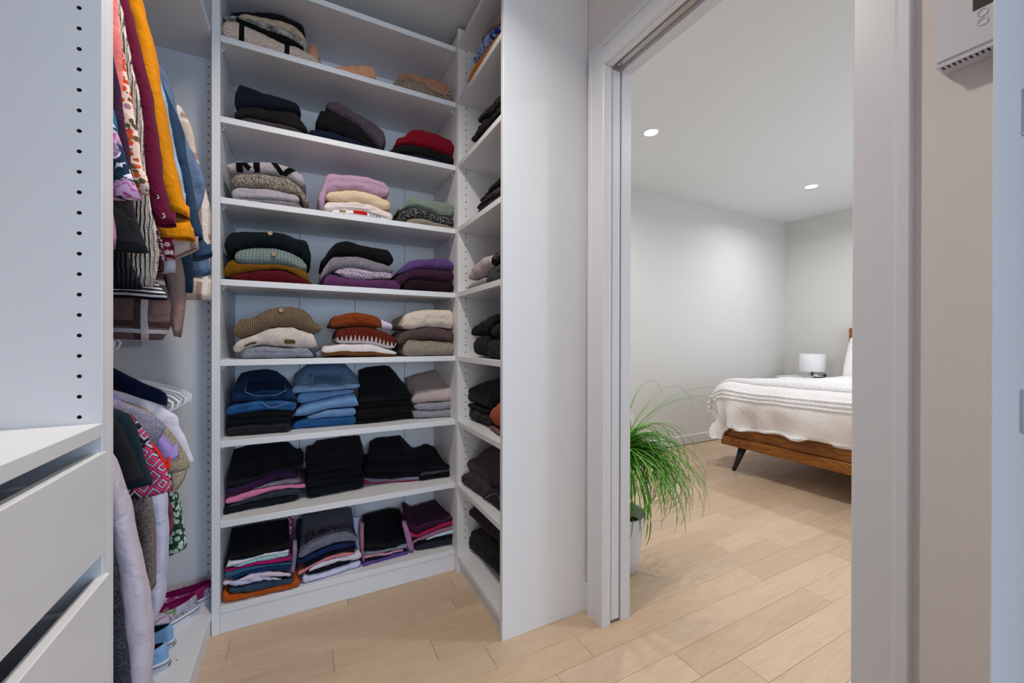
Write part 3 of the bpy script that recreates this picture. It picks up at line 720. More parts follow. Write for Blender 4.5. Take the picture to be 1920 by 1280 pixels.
FOLDED = [
 ('folded_blanket', 'speckled cream knit blanket with black bands, bottom in left stack, top shelf, wide bookcase', 'blanket', 'bands:#b3a294,#4d423c,#15130f', 'm', 0.015, 0.0, 0.0, 0.2, 1, [(-0.2807, 2.3126), (-0.233, 2.3276), (-0.2086, 2.3233), (-0.1651, 2.3143), (-0.1009, 2.2976), (-0.079, 2.294), (-0.0297, 2.2989), (-0.0022, 2.291), (0.0256, 2.2835), (0.0444, 2.2712), (0.0596, 2.2549)], [(-0.2807, 2.2374), (0.0596, 2.2374)], None, {}),
 ('folded_sweater', 'thin black sweater, second from bottom in left stack, top shelf, wide bookcase', 'sweater', 'plain:#151417', 'm', 0.015, 0.0, 0.0, 0.22, 1, [(-0.235, 2.3303), (-0.1983, 2.328), (-0.1566, 2.3257), (-0.1052, 2.3239), (-0.0656, 2.3225), (-0.0297, 2.3066), (-0.0022, 2.2941)], [(-0.235, 2.327), (-0.233, 2.3276), (-0.2086, 2.3233), (-0.1651, 2.3143), (-0.1009, 2.2976), (-0.079, 2.294), (-0.0297, 2.2989), (-0.0022, 2.291), (-0.0022, 2.291)], None, {}),
 ('folded_fleece', 'mottled grey fleece, third from bottom in left stack, top shelf, wide bookcase', 'fleece', 'fleece:#8d8780,#4a4745', 'm', 0.045, 0.0, 0.0, 0.24, 1, [(-0.2864, 2.3455), (-0.2428, 2.3616), (-0.2223, 2.3653), (-0.1676, 2.3713), (-0.1024, 2.3772), (-0.0666, 2.3746), (-0.03, 2.364), (-0.0022, 2.3526), (0.0157, 2.3338)], [(-0.2864, 2.3303), (-0.235, 2.3303), (-0.1983, 2.328), (-0.1566, 2.3257), (-0.1052, 2.3239), (-0.0656, 2.3225), (-0.0297, 2.3066), (-0.0022, 2.2941), (0.0157, 2.2941)], None, {}),
 ('folded_fleece', 'fuzzy cream fleece, fourth from bottom in left stack, top shelf, wide bookcase', 'fleece', 'fleece:#9c8d79,#84755f', 'm', 0.075, 0.0, 0.0, 0.2, 1, [(-0.2384, 2.3884), (-0.1961, 2.4046), (-0.1616, 2.4051), (-0.1039, 2.419), (-0.0721, 2.4254), (-0.0257, 2.4141), (-0.0069, 2.3941), (0.0145, 2.3638)], [(-0.2384, 2.3624), (-0.2223, 2.3653), (-0.1676, 2.3713), (-0.1024, 2.3772), (-0.0666, 2.3746), (-0.03, 2.364), (-0.0022, 2.3526), (0.0145, 2.335)], None, {}),
 ('folded_shawl', 'black woollen shawl, top in left stack, top shelf, wide bookcase', 'shawl', 'plain:#1a181a', 'm', 0.095, 0.0, 0.0, 0.2, 1, [(-0.266, 2.3951), (-0.2281, 2.4163), (-0.1808, 2.432), (-0.1276, 2.455), (-0.0867, 2.4566), (-0.0401, 2.4524), (-0.0068, 2.4472), (0.0036, 2.4076)], [(-0.266, 2.3884), (-0.2384, 2.3884), (-0.1961, 2.4046), (-0.1616, 2.4051), (-0.1039, 2.419), (-0.0721, 2.4254), (-0.0257, 2.4141), (-0.0069, 2.3941), (0.0036, 2.3792)], None, {}),
 ('folded_scarf', 'peach towelling scarf loop, left-centre stack, top shelf, wide bookcase', 'scarf', 'fleece:#a5795f,#8f654e', 'm', 0.045, 0.0, 0.0, 0.12, 1, [(0.011, 2.3322), (0.0176, 2.3467), (0.0272, 2.3531), (0.0405, 2.3459), (0.0525, 2.3167), (0.0654, 2.2753)], [(0.011, 2.2374), (0.0654, 2.2374)], None, {}),
 ('folded_shirt', 'crumpled peach cotton shirt, centre stack, top shelf, wide bookcase', 'shirt', 'plain:#b07f63', 'm', 0.015, 0.0, 0.0, 0.2, 1, [(0.1095, 2.2546), (0.1517, 2.2721), (0.1822, 2.2942), (0.2053, 2.2938), (0.2392, 2.3067), (0.271, 2.3066), (0.2806, 2.2855), (0.2816, 2.2571)], [(0.1095, 2.2374), (0.2816, 2.2374)], None, {'amp': 0.006}),
 ('folded_sweater', 'cream crochet beach top with straps, bottom in right stack, top shelf, wide bookcase', 'sweater', 'cable:#a4917d,#7c6a58', 'm', 0.015, 0.0, 0.0, 0.2, 1, [(0.3518, 2.2673), (0.381, 2.2834), (0.4211, 2.2977), (0.4561, 2.3052), (0.4977, 2.2968), (0.5278, 2.2805), (0.5771, 2.2735), (0.6353, 2.2758)], [(0.3518, 2.2374), (0.6353, 2.2374)], None, {'amp': 0.007, 'strap': [(0.4946, 2.2935), (0.5278, 2.2746), (0.5771, 2.2675), (0.6149, 2.2719), (0.638, 2.2967), (0.6329, 2.3106), (0.6086, 2.2903), (0.5915, 2.2654), (0.5902, 2.2469)]}),
 ('folded_shirt', 'dusty brown satin shirt, top in right stack, top shelf, wide bookcase', 'shirt', 'plain:#8a6250', 'm', 0.045, 0.0, 0.0, 0.18, 1, [(0.3816, 2.3302), (0.4163, 2.3431), (0.4458, 2.3533), (0.4997, 2.3506), (0.5615, 2.3582), (0.6122, 2.3634), (0.6289, 2.3262)], [(0.3816, 2.2836), (0.4211, 2.2977), (0.4561, 2.3052), (0.4977, 2.2968), (0.5278, 2.2805), (0.5771, 2.2735), (0.6289, 2.2755)], None, {'amp': 0.005}),
 ('folded_jeans', 'dusty plum trousers, bottom in left stack, second shelf, wide bookcase', 'trousers', 'plain:#3d353a', 'm', 0.015, 0.0, 0.0, 0.28, 1, [(-0.22, 1.9508), (-0.1871, 1.9625), (-0.1365, 1.9633), (-0.0844, 1.9635), (-0.0398, 1.9601), (-0.0061, 1.9516)], [(-0.22, 1.9366), (-0.0061, 1.9366)], None, {}),
 ('folded_jeans', 'black-brown jeans, second from bottom in left stack, second shelf, wide bookcase', 'jeans', 'denim:#262321,#1a1817', 'm', 0.015, 0.0, 0.0, 0.28, 1, [(-0.241, 1.9736), (-0.2199, 1.9952), (-0.1576, 2.0142), (-0.1148, 2.015), (-0.0665, 2.0256), (-0.0305, 2.0258), (-0.0123, 2.0046), (0.0116, 1.9662)], [(-0.2402, 1.9496), (-0.22, 1.9508), (-0.1871, 1.9625), (-0.1365, 1.9633), (-0.0844, 1.9635), (-0.0398, 1.9601), (-0.0061, 1.9516), (0.0115, 1.9521)], None, {}),
 ('folded_sweatshirt', 'thick navy-black sweatshirt, top in left stack, second shelf, wide bookcase', 'sweatshirt', 'plain:#151922', 'm', 0.015, 0.0, 0.0, 0.28, 2, [(-0.2391, 2.0396), (-0.2358, 2.0672), (-0.2256, 2.0896), (-0.195, 2.0873), (-0.1574, 2.0799), (-0.1016, 2.0791), (-0.0485, 2.0709), (-0.0149, 2.0583)], [(-0.2391, 1.9755), (-0.2199, 1.9952), (-0.1576, 2.0142), (-0.1148, 2.015), (-0.0665, 2.0256), (-0.0305, 2.0258), (-0.0149, 2.0076)], None, {}),
 ('folded_jeans', 'flat dark navy jeans, bottom in centre stack, second shelf, wide bookcase', 'jeans', 'denim:#182036,#121828', 'm', 0.015, 0.0, 0.0, 0.28, 1, [(0.013, 1.9666), (0.0578, 1.9789), (0.1111, 1.9804), (0.171, 1.9701), (0.2329, 1.9539), (0.2969, 1.9472)], [(0.013, 1.9366), (0.2969, 1.9366)], None, {}),
 ('folded_sweatshirt', 'black fleece sweatshirt, second from bottom in centre stack, second shelf, wide bookcase', 'sweatshirt', 'plain:#131316', 'm', 0.015, 0.0, 0.0, 0.28, 1, [(0.0418, 2.0235), (0.0557, 2.0597), (0.0773, 2.0686), (0.1163, 2.0627), (0.1662, 2.0479), (0.2071, 2.0279), (0.2436, 2.0007), (0.2926, 1.9576)], [(0.0418, 1.9745), (0.0578, 1.9789), (0.1111, 1.9804), (0.171, 1.9701), (0.2329, 1.9539), (0.2926, 1.9477)], None, {}),
 ('folded_sweater', 'plum-grey marl sweater, top in centre stack, second shelf, wide bookcase', 'sweater', 'melange:#4a4149,#352d35', 'm', 0.015, 0.0, 0.0, 0.28, 1, [(0.0783, 2.0805), (0.0847, 2.1099), (0.1214, 2.1119), (0.1714, 2.0983), (0.2228, 2.0815), (0.2757, 2.0614), (0.3201, 2.0384), (0.3255, 1.9989)], [(0.0782, 2.0688), (0.1163, 2.0627), (0.1662, 2.0479), (0.2071, 2.0279), (0.2436, 2.0007), (0.2926, 1.9576), (0.3254, 1.9619)], None, {}),
 ('folded_jeans', 'flat navy jeans, bottom in right stack, second shelf, wide bookcase', 'jeans', 'denim:#1b2338,#141a2c', 'm', 0.015, 0.0, 0.0, 0.28, 1, [(0.3971, 1.9482), (0.4669, 1.9588), (0.5269, 1.9565), (0.6077, 1.9458), (0.6396, 1.9479)], [(0.3971, 1.9366), (0.6396, 1.9366)], None, {}),
 ('folded_jeans', 'black jeans, second from bottom in right stack, second shelf, wide bookcase', 'jeans', 'denim:#1a1a1c,#101012', 'm', 0.015, 0.0, 0.0, 0.28, 1, [(0.3353, 1.9499), (0.3661, 1.9737), (0.3973, 1.9904), (0.4435, 2.0007), (0.5271, 2.0013), (0.6429, 1.9897)], [(0.3353, 1.9482), (0.3971, 1.9482), (0.4669, 1.9588), (0.5269, 1.9565), (0.6077, 1.9458), (0.6396, 1.9479), (0.6429, 1.9479)], None, {}),
 ('folded_sweatshirt', 'dark red velour sweatshirt, top in right stack, second shelf, wide bookcase', 'sweatshirt', 'plain:#6b0f1c', 'm', 0.015, 0.0, 0.0, 0.28, 1, [(0.3662, 2.015), (0.4088, 2.0336), (0.4379, 2.0754), (0.4971, 2.0867), (0.5642, 2.0847), (0.6207, 2.0706), (0.6451, 2.0627)], [(0.3662, 1.9738), (0.3973, 1.9904), (0.4435, 2.0007), (0.5271, 2.0013), (0.6429, 1.9897), (0.6451, 1.9897)], None, {}),
 ('folded_sweater', 'mid grey sweater, bottom in left stack, third shelf, wide bookcase', 'sweater', 'melange:#6d686b,#575256', 'm', 0.015, 0.0, 0.0, 0.28, 1, [(-0.221, 1.6427), (-0.1798, 1.6474), (-0.1289, 1.653), (-0.0677, 1.6601), (-0.0317, 1.6581), (-0.0079, 1.6427)], [(-0.221, 1.6347), (-0.0079, 1.6347)], None, {}),
 ('folded_sweatshirt', 'light mauve-grey sweatshirt, second from bottom in left stack, third shelf, wide bookcase', 'sweatshirt', 'melange:#8d878c,#7d777c', 'm', 0.015, 0.0, 0.0, 0.28, 1, [(-0.2491, 1.6766), (-0.2209, 1.6878), (-0.1459, 1.7002), (-0.1028, 1.6976), (-0.0586, 1.6923), (-0.0188, 1.6885)], [(-0.2412, 1.6415), (-0.221, 1.6409), (-0.1798, 1.6474), (-0.1289, 1.653), (-0.0677, 1.6601), (-0.0208, 1.6561)], None, {}),
 ('folded_sweater', 'black and beige speckled sweater, third from bottom in left stack, third shelf, wide bookcase', 'sweater', 'melange:#8f8378,#37322f', 'm', 0.015, 0.0, 0.0, 0.28, 2, [(-0.2499, 1.7055), (-0.2474, 1.7326), (-0.2207, 1.7445), (-0.1584, 1.7563), (-0.1026, 1.7608), (-0.0585, 1.7538), (-0.0223, 1.7345), (-0.0018, 1.7059), (0.0135, 1.6719)], [(-0.2499, 1.6886), (-0.2209, 1.6878), (-0.1459, 1.7002), (-0.1028, 1.6976), (-0.0586, 1.6923), (-0.0188, 1.6885), (-0.0019, 1.6564), (0.0134, 1.6614)], None, {}),
 ('folded_sweatshirt', 'grey sweatshirt with big black letters, top in left stack, third shelf, wide bookcase', 'sweatshirt', 'melange:#8f898c,#817b7f', 'm', 0.015, 0.0, 0.0, 0.28, 1, [(-0.2656, 1.7692), (-0.2368, 1.7812), (-0.1793, 1.7943), (-0.1198, 1.8074), (-0.0672, 1.8058), (-0.0313, 1.7923), (-0.0085, 1.7759), (0.0044, 1.7575)], [(-0.2537, 1.7411), (-0.2207, 1.7445), (-0.1584, 1.7563), (-0.1026, 1.7608), (-0.0585, 1.7538), (-0.0223, 1.7345), (0.0043, 1.7304)], None, {'print': 'NY'}),
 ('folded_tshirt', 'white t-shirt with red print, bottom in centre stack, third shelf, wide bookcase', 't-shirt', 'plain:#b9b4b4', 'm', 0.015, 0.0, 0.0, 0.28, 1, [(0.1027, 1.6468), (0.1399, 1.6566), (0.1803, 1.6609), (0.2373, 1.661), (0.2961, 1.6469), (0.3355, 1.6427)], [(0.1027, 1.6347), (0.3355, 1.6347)], None, {'print': 'red'}),
 ('folded_sweatshirt', 'cream sweatshirt, second from bottom in centre stack, third shelf, wide bookcase', 'sweatshirt', 'plain:#b5aaa5', 'm', 0.015, 0.0, 0.0, 0.28, 1, [(0.077, 1.6712), (0.08, 1.6781), (0.1201, 1.6859), (0.2009, 1.7008), (0.2533, 1.6967), (0.307, 1.6824), (0.3556, 1.6684)], [(0.0721, 1.6413), (0.1027, 1.6468), (0.1399, 1.6566), (0.1803, 1.6609), (0.2373, 1.661), (0.2961, 1.6469), (0.3355, 1.6388), (0.3522, 1.6393)], None, {}),
 ('folded_sweatshirt', 'beige sweatshirt, third from bottom in centre stack, third shelf, wide bookcase', 'sweatshirt', 'plain:#b09c83', 'm', 0.015, 0.0, 0.0, 0.28, 1, [(0.0791, 1.7141), (0.0908, 1.7225), (0.1202, 1.7355), (0.1806, 1.7523), (0.2323, 1.7517), (0.2963, 1.74), (0.348, 1.7227)], [(0.0906, 1.6867), (0.1201, 1.6859), (0.2009, 1.7008), (0.2533, 1.6967), (0.307, 1.6824), (0.3429, 1.6837)], None, {}),
 ('folded_sweatshirt', 'lilac sweatshirt with hanging sleeve, top in centre stack, third shelf, wide bookcase', 'sweatshirt', 'plain:#937789', 'm', 0.015, 0.0, 0.0, 0.28, 1, [(0.0571, 1.7343), (0.0813, 1.7943), (0.1008, 1.8071), (0.1655, 1.814), (0.2431, 1.8203), (0.3129, 1.8107), (0.3415, 1.7873)], [(0.0497, 1.6538), (0.0736, 1.6441), (0.081, 1.7171), (0.1202, 1.7355), (0.1806, 1.7523), (0.2323, 1.7517), (0.2963, 1.74), (0.3292, 1.7443)], None, {'seam': 1}),
 ('folded_trousers', 'olive khaki trousers, bottom in right stack, third shelf, wide bookcase', 'trousers', 'plain:#6d6556', 'm', 0.015, 0.0, 0.0, 0.28, 1, [(0.4123, 1.6463), (0.4426, 1.6644), (0.4959, 1.6659), (0.563, 1.654), (0.6439, 1.645)], [(0.4123, 1.6347), (0.6439, 1.6347)], None, {}),
 ('folded_sweater', 'charcoal sweater with white flecks, second from bottom in right stack, third shelf, wide bookcase', 'sweater', 'fleck:#2b2a2d,#77747a', 'm', 0.015, 0.0, 0.0, 0.28, 1, [(0.3765, 1.68), (0.4194, 1.7078), (0.4662, 1.7166), (0.5141, 1.7101), (0.5755, 1.6949), (0.6441, 1.6954)], [(0.382, 1.6405), (0.4123, 1.6463), (0.4426, 1.6644), (0.4959, 1.6659), (0.563, 1.654), (0.6439, 1.645)], None, {}),
 ('folded_trousers', 'sage green trousers, top in right stack, third shelf, wide bookcase', 'trousers', 'plain:#616a60', 'm', 0.015, 0.0, 0.0, 0.28, 1, [(0.3782, 1.7022), (0.408, 1.7322), (0.4312, 1.7638), (0.4782, 1.7638), (0.5509, 1.7606), (0.6443, 1.7661)], [(0.3782, 1.6812), (0.4194, 1.7078), (0.4662, 1.7166), (0.5141, 1.7101), (0.5755, 1.6949), (0.6441, 1.6954), (0.6443, 1.6954)], None, {}),
 ('folded_sweater', 'crimson ribbed sweater, bottom in left stack, fourth shelf, wide bookcase', 'sweater', 'knit:#740f1f', 'm', 0.015, 0.0, 0.0, 0.28, 1, [(-0.2502, 1.3459), (-0.2014, 1.3617), (-0.1469, 1.3783), (-0.0951, 1.3864), (-0.0641, 1.3823), (-0.0281, 1.3618), (0.0017, 1.3431), (0.0283, 1.3369)], [(-0.2502, 1.3289), (0.0283, 1.3289)], None, {}),
 ('folded_sweater', 'mustard chunky knit sweater, second from bottom in left stack, fourth shelf, wide bookcase', 'sweater', 'knit:#8a5c10', 'm', 0.015, 0.0, 0.0, 0.28, 1, [(-0.2724, 1.3795), (-0.266, 1.4003), (-0.242, 1.4121), (-0.2299, 1.3961), (-0.168, 1.3965), (-0.0994, 1.4048), (-0.0506, 1.3987), (-0.005, 1.3895), (0.0126, 1.3804), (0.0171, 1.3509)], [(-0.2702, 1.3339), (-0.2502, 1.3459), (-0.2014, 1.3617), (-0.1469, 1.3783), (-0.0951, 1.3864), (-0.0641, 1.3823), (-0.0281, 1.3618), (0.0017, 1.3431), (0.0171, 1.3326)], None, {}),
 ('folded_cardigan', 'pale blue-green cable cardigan, third from bottom in left stack, fourth shelf, wide bookcase', 'cardigan', 'cable:#84928f,#66787a', 'm', 0.015, 0.0, 0.0, 0.28, 1, [(-0.2387, 1.4382), (-0.2318, 1.4461), (-0.2052, 1.4562), (-0.1678, 1.462), (-0.0992, 1.4697), (-0.0594, 1.4595), (-0.0141, 1.4381), (0.009, 1.4209)], [(-0.2299, 1.3951), (-0.168, 1.3965), (-0.0994, 1.4048), (-0.0506, 1.3987), (-0.0051, 1.3869)], None, {'button': (-0.108, 1.4384)}),
 ('folded_cardigan', 'dark bottle-green cable cardigan, top in left stack, fourth shelf, wide bookcase', 'cardigan', 'cable:#0f2022,#081314', 'm', 0.015, 0.0, 0.0, 0.28, 1, [(-0.2704, 1.5024), (-0.2457, 1.516), (-0.1802, 1.5255), (-0.112, 1.5314), (-0.0681, 1.5286), (-0.0321, 1.5164), (0.0046, 1.5128), (0.0241, 1.4956)], [(-0.258, 1.4217), (-0.2387, 1.4382), (-0.2052, 1.4562), (-0.1678, 1.462), (-0.0992, 1.4697), (-0.0594, 1.4595), (-0.0141, 1.4381), (0.0173, 1.4059)], None, {'button': (-0.1207, 1.5203)}),
 ('folded_sweater', 'violet and magenta knit sweater, bottom in centre stack, fourth shelf, wide bookcase', 'sweater', 'fleckknit:#5a3260,#83497c', 'm', 0.015, 0.0, 0.0, 0.28, 1, [(0.0693, 1.3518), (0.0897, 1.3809), (0.1142, 1.38), (0.1641, 1.3674), (0.2417, 1.3644), (0.3116, 1.3747), (0.3728, 1.3732), (0.3886, 1.3442)], [(0.0693, 1.3289), (0.3886, 1.3289)], None, {}),
 ('folded_sweater', 'white and plum speckled sweater, second from bottom in centre stack, fourth shelf, wide bookcase', 'sweater', 'melange:#a59aa5,#54475a', 'm', 0.015, 0.0, 0.0, 0.28, 1, [(0.1133, 1.3966), (0.1643, 1.411), (0.2156, 1.4124), (0.2845, 1.401), (0.3571, 1.4037)], [(0.1241, 1.3808), (0.1641, 1.3674), (0.2417, 1.3644), (0.3116, 1.3747), (0.3571, 1.3796)], None, {}),
 ('folded_sweater', 'pale lilac ribbed sweater, third from bottom in centre stack, fourth shelf, wide bookcase', 'sweater', 'knit:#9c95a0', 'm', 0.015, 0.0, 0.0, 0.28, 1, [(0.0559, 1.372), (0.085, 1.4275), (0.1046, 1.4544), (0.1644, 1.4628), (0.2054, 1.4639), (0.2632, 1.4526), (0.3118, 1.4427), (0.3583, 1.4227)], [(0.0559, 1.3482), (0.0897, 1.3809), (0.1133, 1.3966), (0.1643, 1.411), (0.2156, 1.4124), (0.2845, 1.401), (0.3582, 1.4037)], None, {}),
 ('folded_cardigan', 'black chunky cable cardigan, top in centre stack, fourth shelf, wide bookcase', 'cardigan', 'cable:#141316,#0b0a0c', 'm', 0.015, 0.0, 0.0, 0.28, 1, [(0.0696, 1.4394), (0.09, 1.4771), (0.1195, 1.5124), (0.1646, 1.5293), (0.2004, 1.5212), (0.2422, 1.5174), (0.2902, 1.5113), (0.3285, 1.5068), (0.3574, 1.4868)], [(0.0599, 1.4041), (0.085, 1.4275), (0.1046, 1.4544), (0.1644, 1.4628), (0.2054, 1.4639), (0.2632, 1.4526), (0.3118, 1.4427), (0.3477, 1.439)], None, {}),
 ('folded_sweater', 'maroon chenille sweater, bottom in right stack, fourth shelf, wide bookcase', 'sweater', 'knit:#33181f', 'm', 0.015, 0.0, 0.0, 0.28, 1, [(0.4, 1.3495), (0.4243, 1.3825), (0.4772, 1.3873), (0.5376, 1.3842), (0.6432, 1.3852)], [(0.4, 1.3289), (0.6432, 1.3289)], None, {}),
 ('folded_sweater', 'dark aubergine sweater, second from bottom in right stack, fourth shelf, wide bookcase', 'sweater', 'plain:#3a2233', 'm', 0.015, 0.0, 0.0, 0.28, 1, [(0.3644, 1.3829), (0.3899, 1.405), (0.4244, 1.4175), (0.4595, 1.4319), (0.5255, 1.4402), (0.5874, 1.4392), (0.6434, 1.4344)], [(0.3727, 1.349), (0.4, 1.3495), (0.4243, 1.3825), (0.4772, 1.3873), (0.5376, 1.3842), (0.6432, 1.3852)], None, {}),
 ('folded_sweater', 'bright violet knit sweater, top in right stack, fourth shelf, wide bookcase', 'sweater', 'fleckknit:#77559a,#624480', 'm', 0.015, 0.0, 0.0, 0.28, 1, [(0.3814, 1.4159), (0.4303, 1.4646), (0.4774, 1.4747), (0.5379, 1.4874), (0.5875, 1.495), (0.6435, 1.4836)], [(0.3814, 1.3976), (0.3899, 1.405), (0.4244, 1.4175), (0.4595, 1.4319), (0.5255, 1.4402), (0.5874, 1.4392), (0.6434, 1.4344), (0.6435, 1.4344)], None, {}),
 ('folded_sweater', 'blue-grey marl sweater, bottom in left stack, fifth shelf, wide bookcase', 'sweater', 'melange:#757680,#5b5c67', 'm', 0.015, 0.0, 0.0, 0.28, 1, [(-0.2196, 1.0562), (-0.1816, 1.0749), (-0.1394, 1.077), (-0.0961, 1.0715), (-0.029, 1.0682), (0.0172, 1.065), (0.0369, 1.0374)], [(-0.2196, 1.027), (0.0369, 1.027)], None, {}),
 ('folded_sweater', 'cream sweater with gold patches, second from bottom in left stack, fifth shelf, wide bookcase', 'sweater', 'fleece:#aaa098,#9a9088', 'm', 0.015, 0.0, 0.0, 0.28, 1, [(-0.2439, 1.0809), (-0.2228, 1.1022), (-0.1689, 1.122), (-0.1262, 1.1473), (-0.0914, 1.1553), (-0.0423, 1.1534), (0.0034, 1.1357), (0.0362, 1.1254), (0.0465, 1.0848)], [(-0.2371, 1.0501), (-0.2196, 1.0562), (-0.1816, 1.0749), (-0.1394, 1.077), (-0.0961, 1.0715), (-0.029, 1.0682), (0.0172, 1.065), (0.0464, 1.0636)], None, {'patches': 1}),
 ('folded_cardigan', 'tan ribbed cardigan with horn button, top in left stack, fifth shelf, wide bookcase', 'cardigan', 'knit:#86705a', 'm', 0.015, 0.0, 0.0, 0.28, 1, [(-0.242, 1.1523), (-0.2225, 1.1829), (-0.1854, 1.1837), (-0.1475, 1.212), (-0.0955, 1.2329), (-0.0511, 1.2381), (-0.0101, 1.2318), (0.0223, 1.2014), (0.0411, 1.1703), (0.0658, 1.1627)], [(-0.2329, 1.1071), (-0.2228, 1.1022), (-0.1689, 1.122), (-0.1262, 1.1473), (-0.0914, 1.1553), (-0.0423, 1.1534), (0.0034, 1.1357), (0.0362, 1.1254), (0.061, 1.1377)], None, {'button': (-0.0824, 1.2181)}),
 ('folded_scarf', 'scrap of black and grey patterned scarf, left-centre stack, fifth shelf, wide bookcase', 'scarf', 'melange:#8d8e98,#17171c', 'm', 0.065, 0.0, 0.0, 0.1, 1, [(0.0359, 1.0466), (0.0614, 1.057), (0.0911, 1.0539), (0.0981, 1.035)], [(0.0359, 1.027), (0.0981, 1.027)], None, {}),
 ('folded_sweater', 'white and brown banded sweater, bottom in centre stack, fifth shelf, wide bookcase', 'sweater', 'band2:#b5aeaf,#6d4526', 'm', 0.015, 0.0, 0.0, 0.28, 1, [(0.0622, 1.0767), (0.0985, 1.0748), (0.1381, 1.0852), (0.1888, 1.0849), (0.2621, 1.0816), (0.3162, 1.0671), (0.3673, 1.0493)], [(0.0911, 1.032), (0.138, 1.0332), (0.2407, 1.03), (0.3746, 1.0307)], None, {}),
 ('folded_sweater', 'rust sweater with white castle pattern, second from bottom in centre stack, fifth shelf, wide bookcase', 'sweater', 'castle:#5d2115,#b4aaac', 'm', 0.015, 0.0, 0.0, 0.28, 1, [(0.1174, 1.1382), (0.1234, 1.1479), (0.1585, 1.1559), (0.2149, 1.1622), (0.2677, 1.1584), (0.3164, 1.1409), (0.3698, 1.1143)], [(0.1182, 1.0832), (0.1381, 1.0852), (0.1888, 1.0849), (0.2621, 1.0816), (0.3162, 1.0671), (0.3634, 1.0597)], None, {}),
 ('folded_sweatshirt', 'plain rust sweatshirt with lilac sleeve end, top in centre stack, fifth shelf, wide bookcase', 'sweatshirt', 'plain:#6e3218', 'm', 0.015, 0.0, 0.0, 0.28, 1, [(0.093, 1.1727), (0.1112, 1.2037), (0.1335, 1.207), (0.1688, 1.2188), (0.2151, 1.2213), (0.2678, 1.2134), (0.3084, 1.1935)], [(0.0949, 1.1551), (0.1234, 1.1544), (0.1585, 1.1559), (0.2149, 1.1622), (0.2677, 1.1584), (0.3044, 1.151)], None, {'sleeve': [(0.3067, 1.1935), (0.3525, 1.1744), (0.3066, 1.1499), (0.3513, 1.1475)]}),
 ('folded_sweater', 'cream cable sweater, bottom in right stack, fifth shelf, wide bookcase', 'sweater', 'cable:#a29587,#857868', 'm', 0.015, 0.0, 0.0, 0.28, 1, [(0.4004, 1.0824), (0.4235, 1.1056), (0.4883, 1.1008), (0.5246, 1.1037), (0.5864, 1.0945), (0.645, 1.0912)], [(0.4004, 1.027), (0.645, 1.027)], None, {}),
 ('folded_sweater', 'mauve-brown ribbed sweater, second from bottom in right stack, fifth shelf, wide bookcase', 'sweater', 'knit:#6b5853', 'm', 0.015, 0.0, 0.0, 0.28, 1, [(0.372, 1.1143), (0.4063, 1.1416), (0.4411, 1.1478), (0.5126, 1.1634), (0.5741, 1.1612), (0.6452, 1.1436)], [(0.3748, 1.0768), (0.4004, 1.0824), (0.4235, 1.1056), (0.4883, 1.1008), (0.5246, 1.1037), (0.5864, 1.0945), (0.645, 1.0912)], None, {}),
 ('folded_fleece', 'ivory fleece with brown folds, top in right stack, fifth shelf, wide bookcase', 'fleece', 'plain:#a79b8f', 'm', 0.015, 0.0, 0.0, 0.28, 1, [(0.3921, 1.1838), (0.4065, 1.2142), (0.4531, 1.236), (0.5128, 1.2451), (0.5869, 1.2494), (0.6454, 1.2452)], [(0.4063, 1.1521), (0.4411, 1.1478), (0.5126, 1.1634), (0.5741, 1.1612), (0.6452, 1.1516)], None, {}),
 ('folded_jeans', 'charcoal jeans, bottom in left stack, sixth shelf, wide bookcase', 'jeans', 'denim:#2b292d,#201f23', 'm', 0.0554, -0.084, -0.172, 0.28, 1, [(-0.2756, 0.7598), (-0.2287, 0.7634), (-0.1434, 0.7625), (-0.051, 0.7639)], [(-0.2756, 0.7221), (-0.051, 0.7221)], None, {}),
 ('folded_jeans', 'very dark navy jeans, second from bottom in left stack, sixth shelf, wide bookcase', 'jeans', 'denim:#10151f,#0b0f17', 'm', 0.0554, -0.084, -0.172, 0.28, 1, [(-0.2657, 0.787), (-0.1865, 0.7911), (-0.1169, 0.7883), (-0.0481, 0.7857)], [(-0.2657, 0.7606), (-0.2287, 0.7634), (-0.1434, 0.7625), (-0.051, 0.7639), (-0.0481, 0.7639)], None, {}),
 ('folded_jeans', 'black jeans with grey waistband, third from bottom in left stack, sixth shelf, wide bookcase', 'jeans', 'denim:#151417,#0e0d10', 'm', 0.0554, -0.084, -0.172, 0.28, 1, [(-0.2616, 0.8049), (-0.2034, 0.8113), (-0.1212, 0.8145), (-0.0421, 0.8041)], [(-0.2616, 0.7872), (-0.1865, 0.7911), (-0.1169, 0.7883), (-0.0481, 0.7857), (-0.0421, 0.7857)], None, {}),
 ('folded_jeans', 'bright blue stitched jeans, fourth from bottom in left stack, sixth shelf, wide bookcase', 'jeans', 'denim:#2b5384,#1c4066', 'm', 0.0554, -0.084, -0.172, 0.28, 1, [(-0.2745, 0.8371), (-0.2368, 0.8501), (-0.1648, 0.8573), (-0.0988, 0.8551), (-0.0294, 0.8475)], [(-0.2575, 0.8035), (-0.2034, 0.8113), (-0.1212, 0.8145), (-0.0351, 0.8073)], None, {'stitch': [(-0.1605, 0.855), (-0.119, 0.8246), (-0.0581, 0.8423)]}),
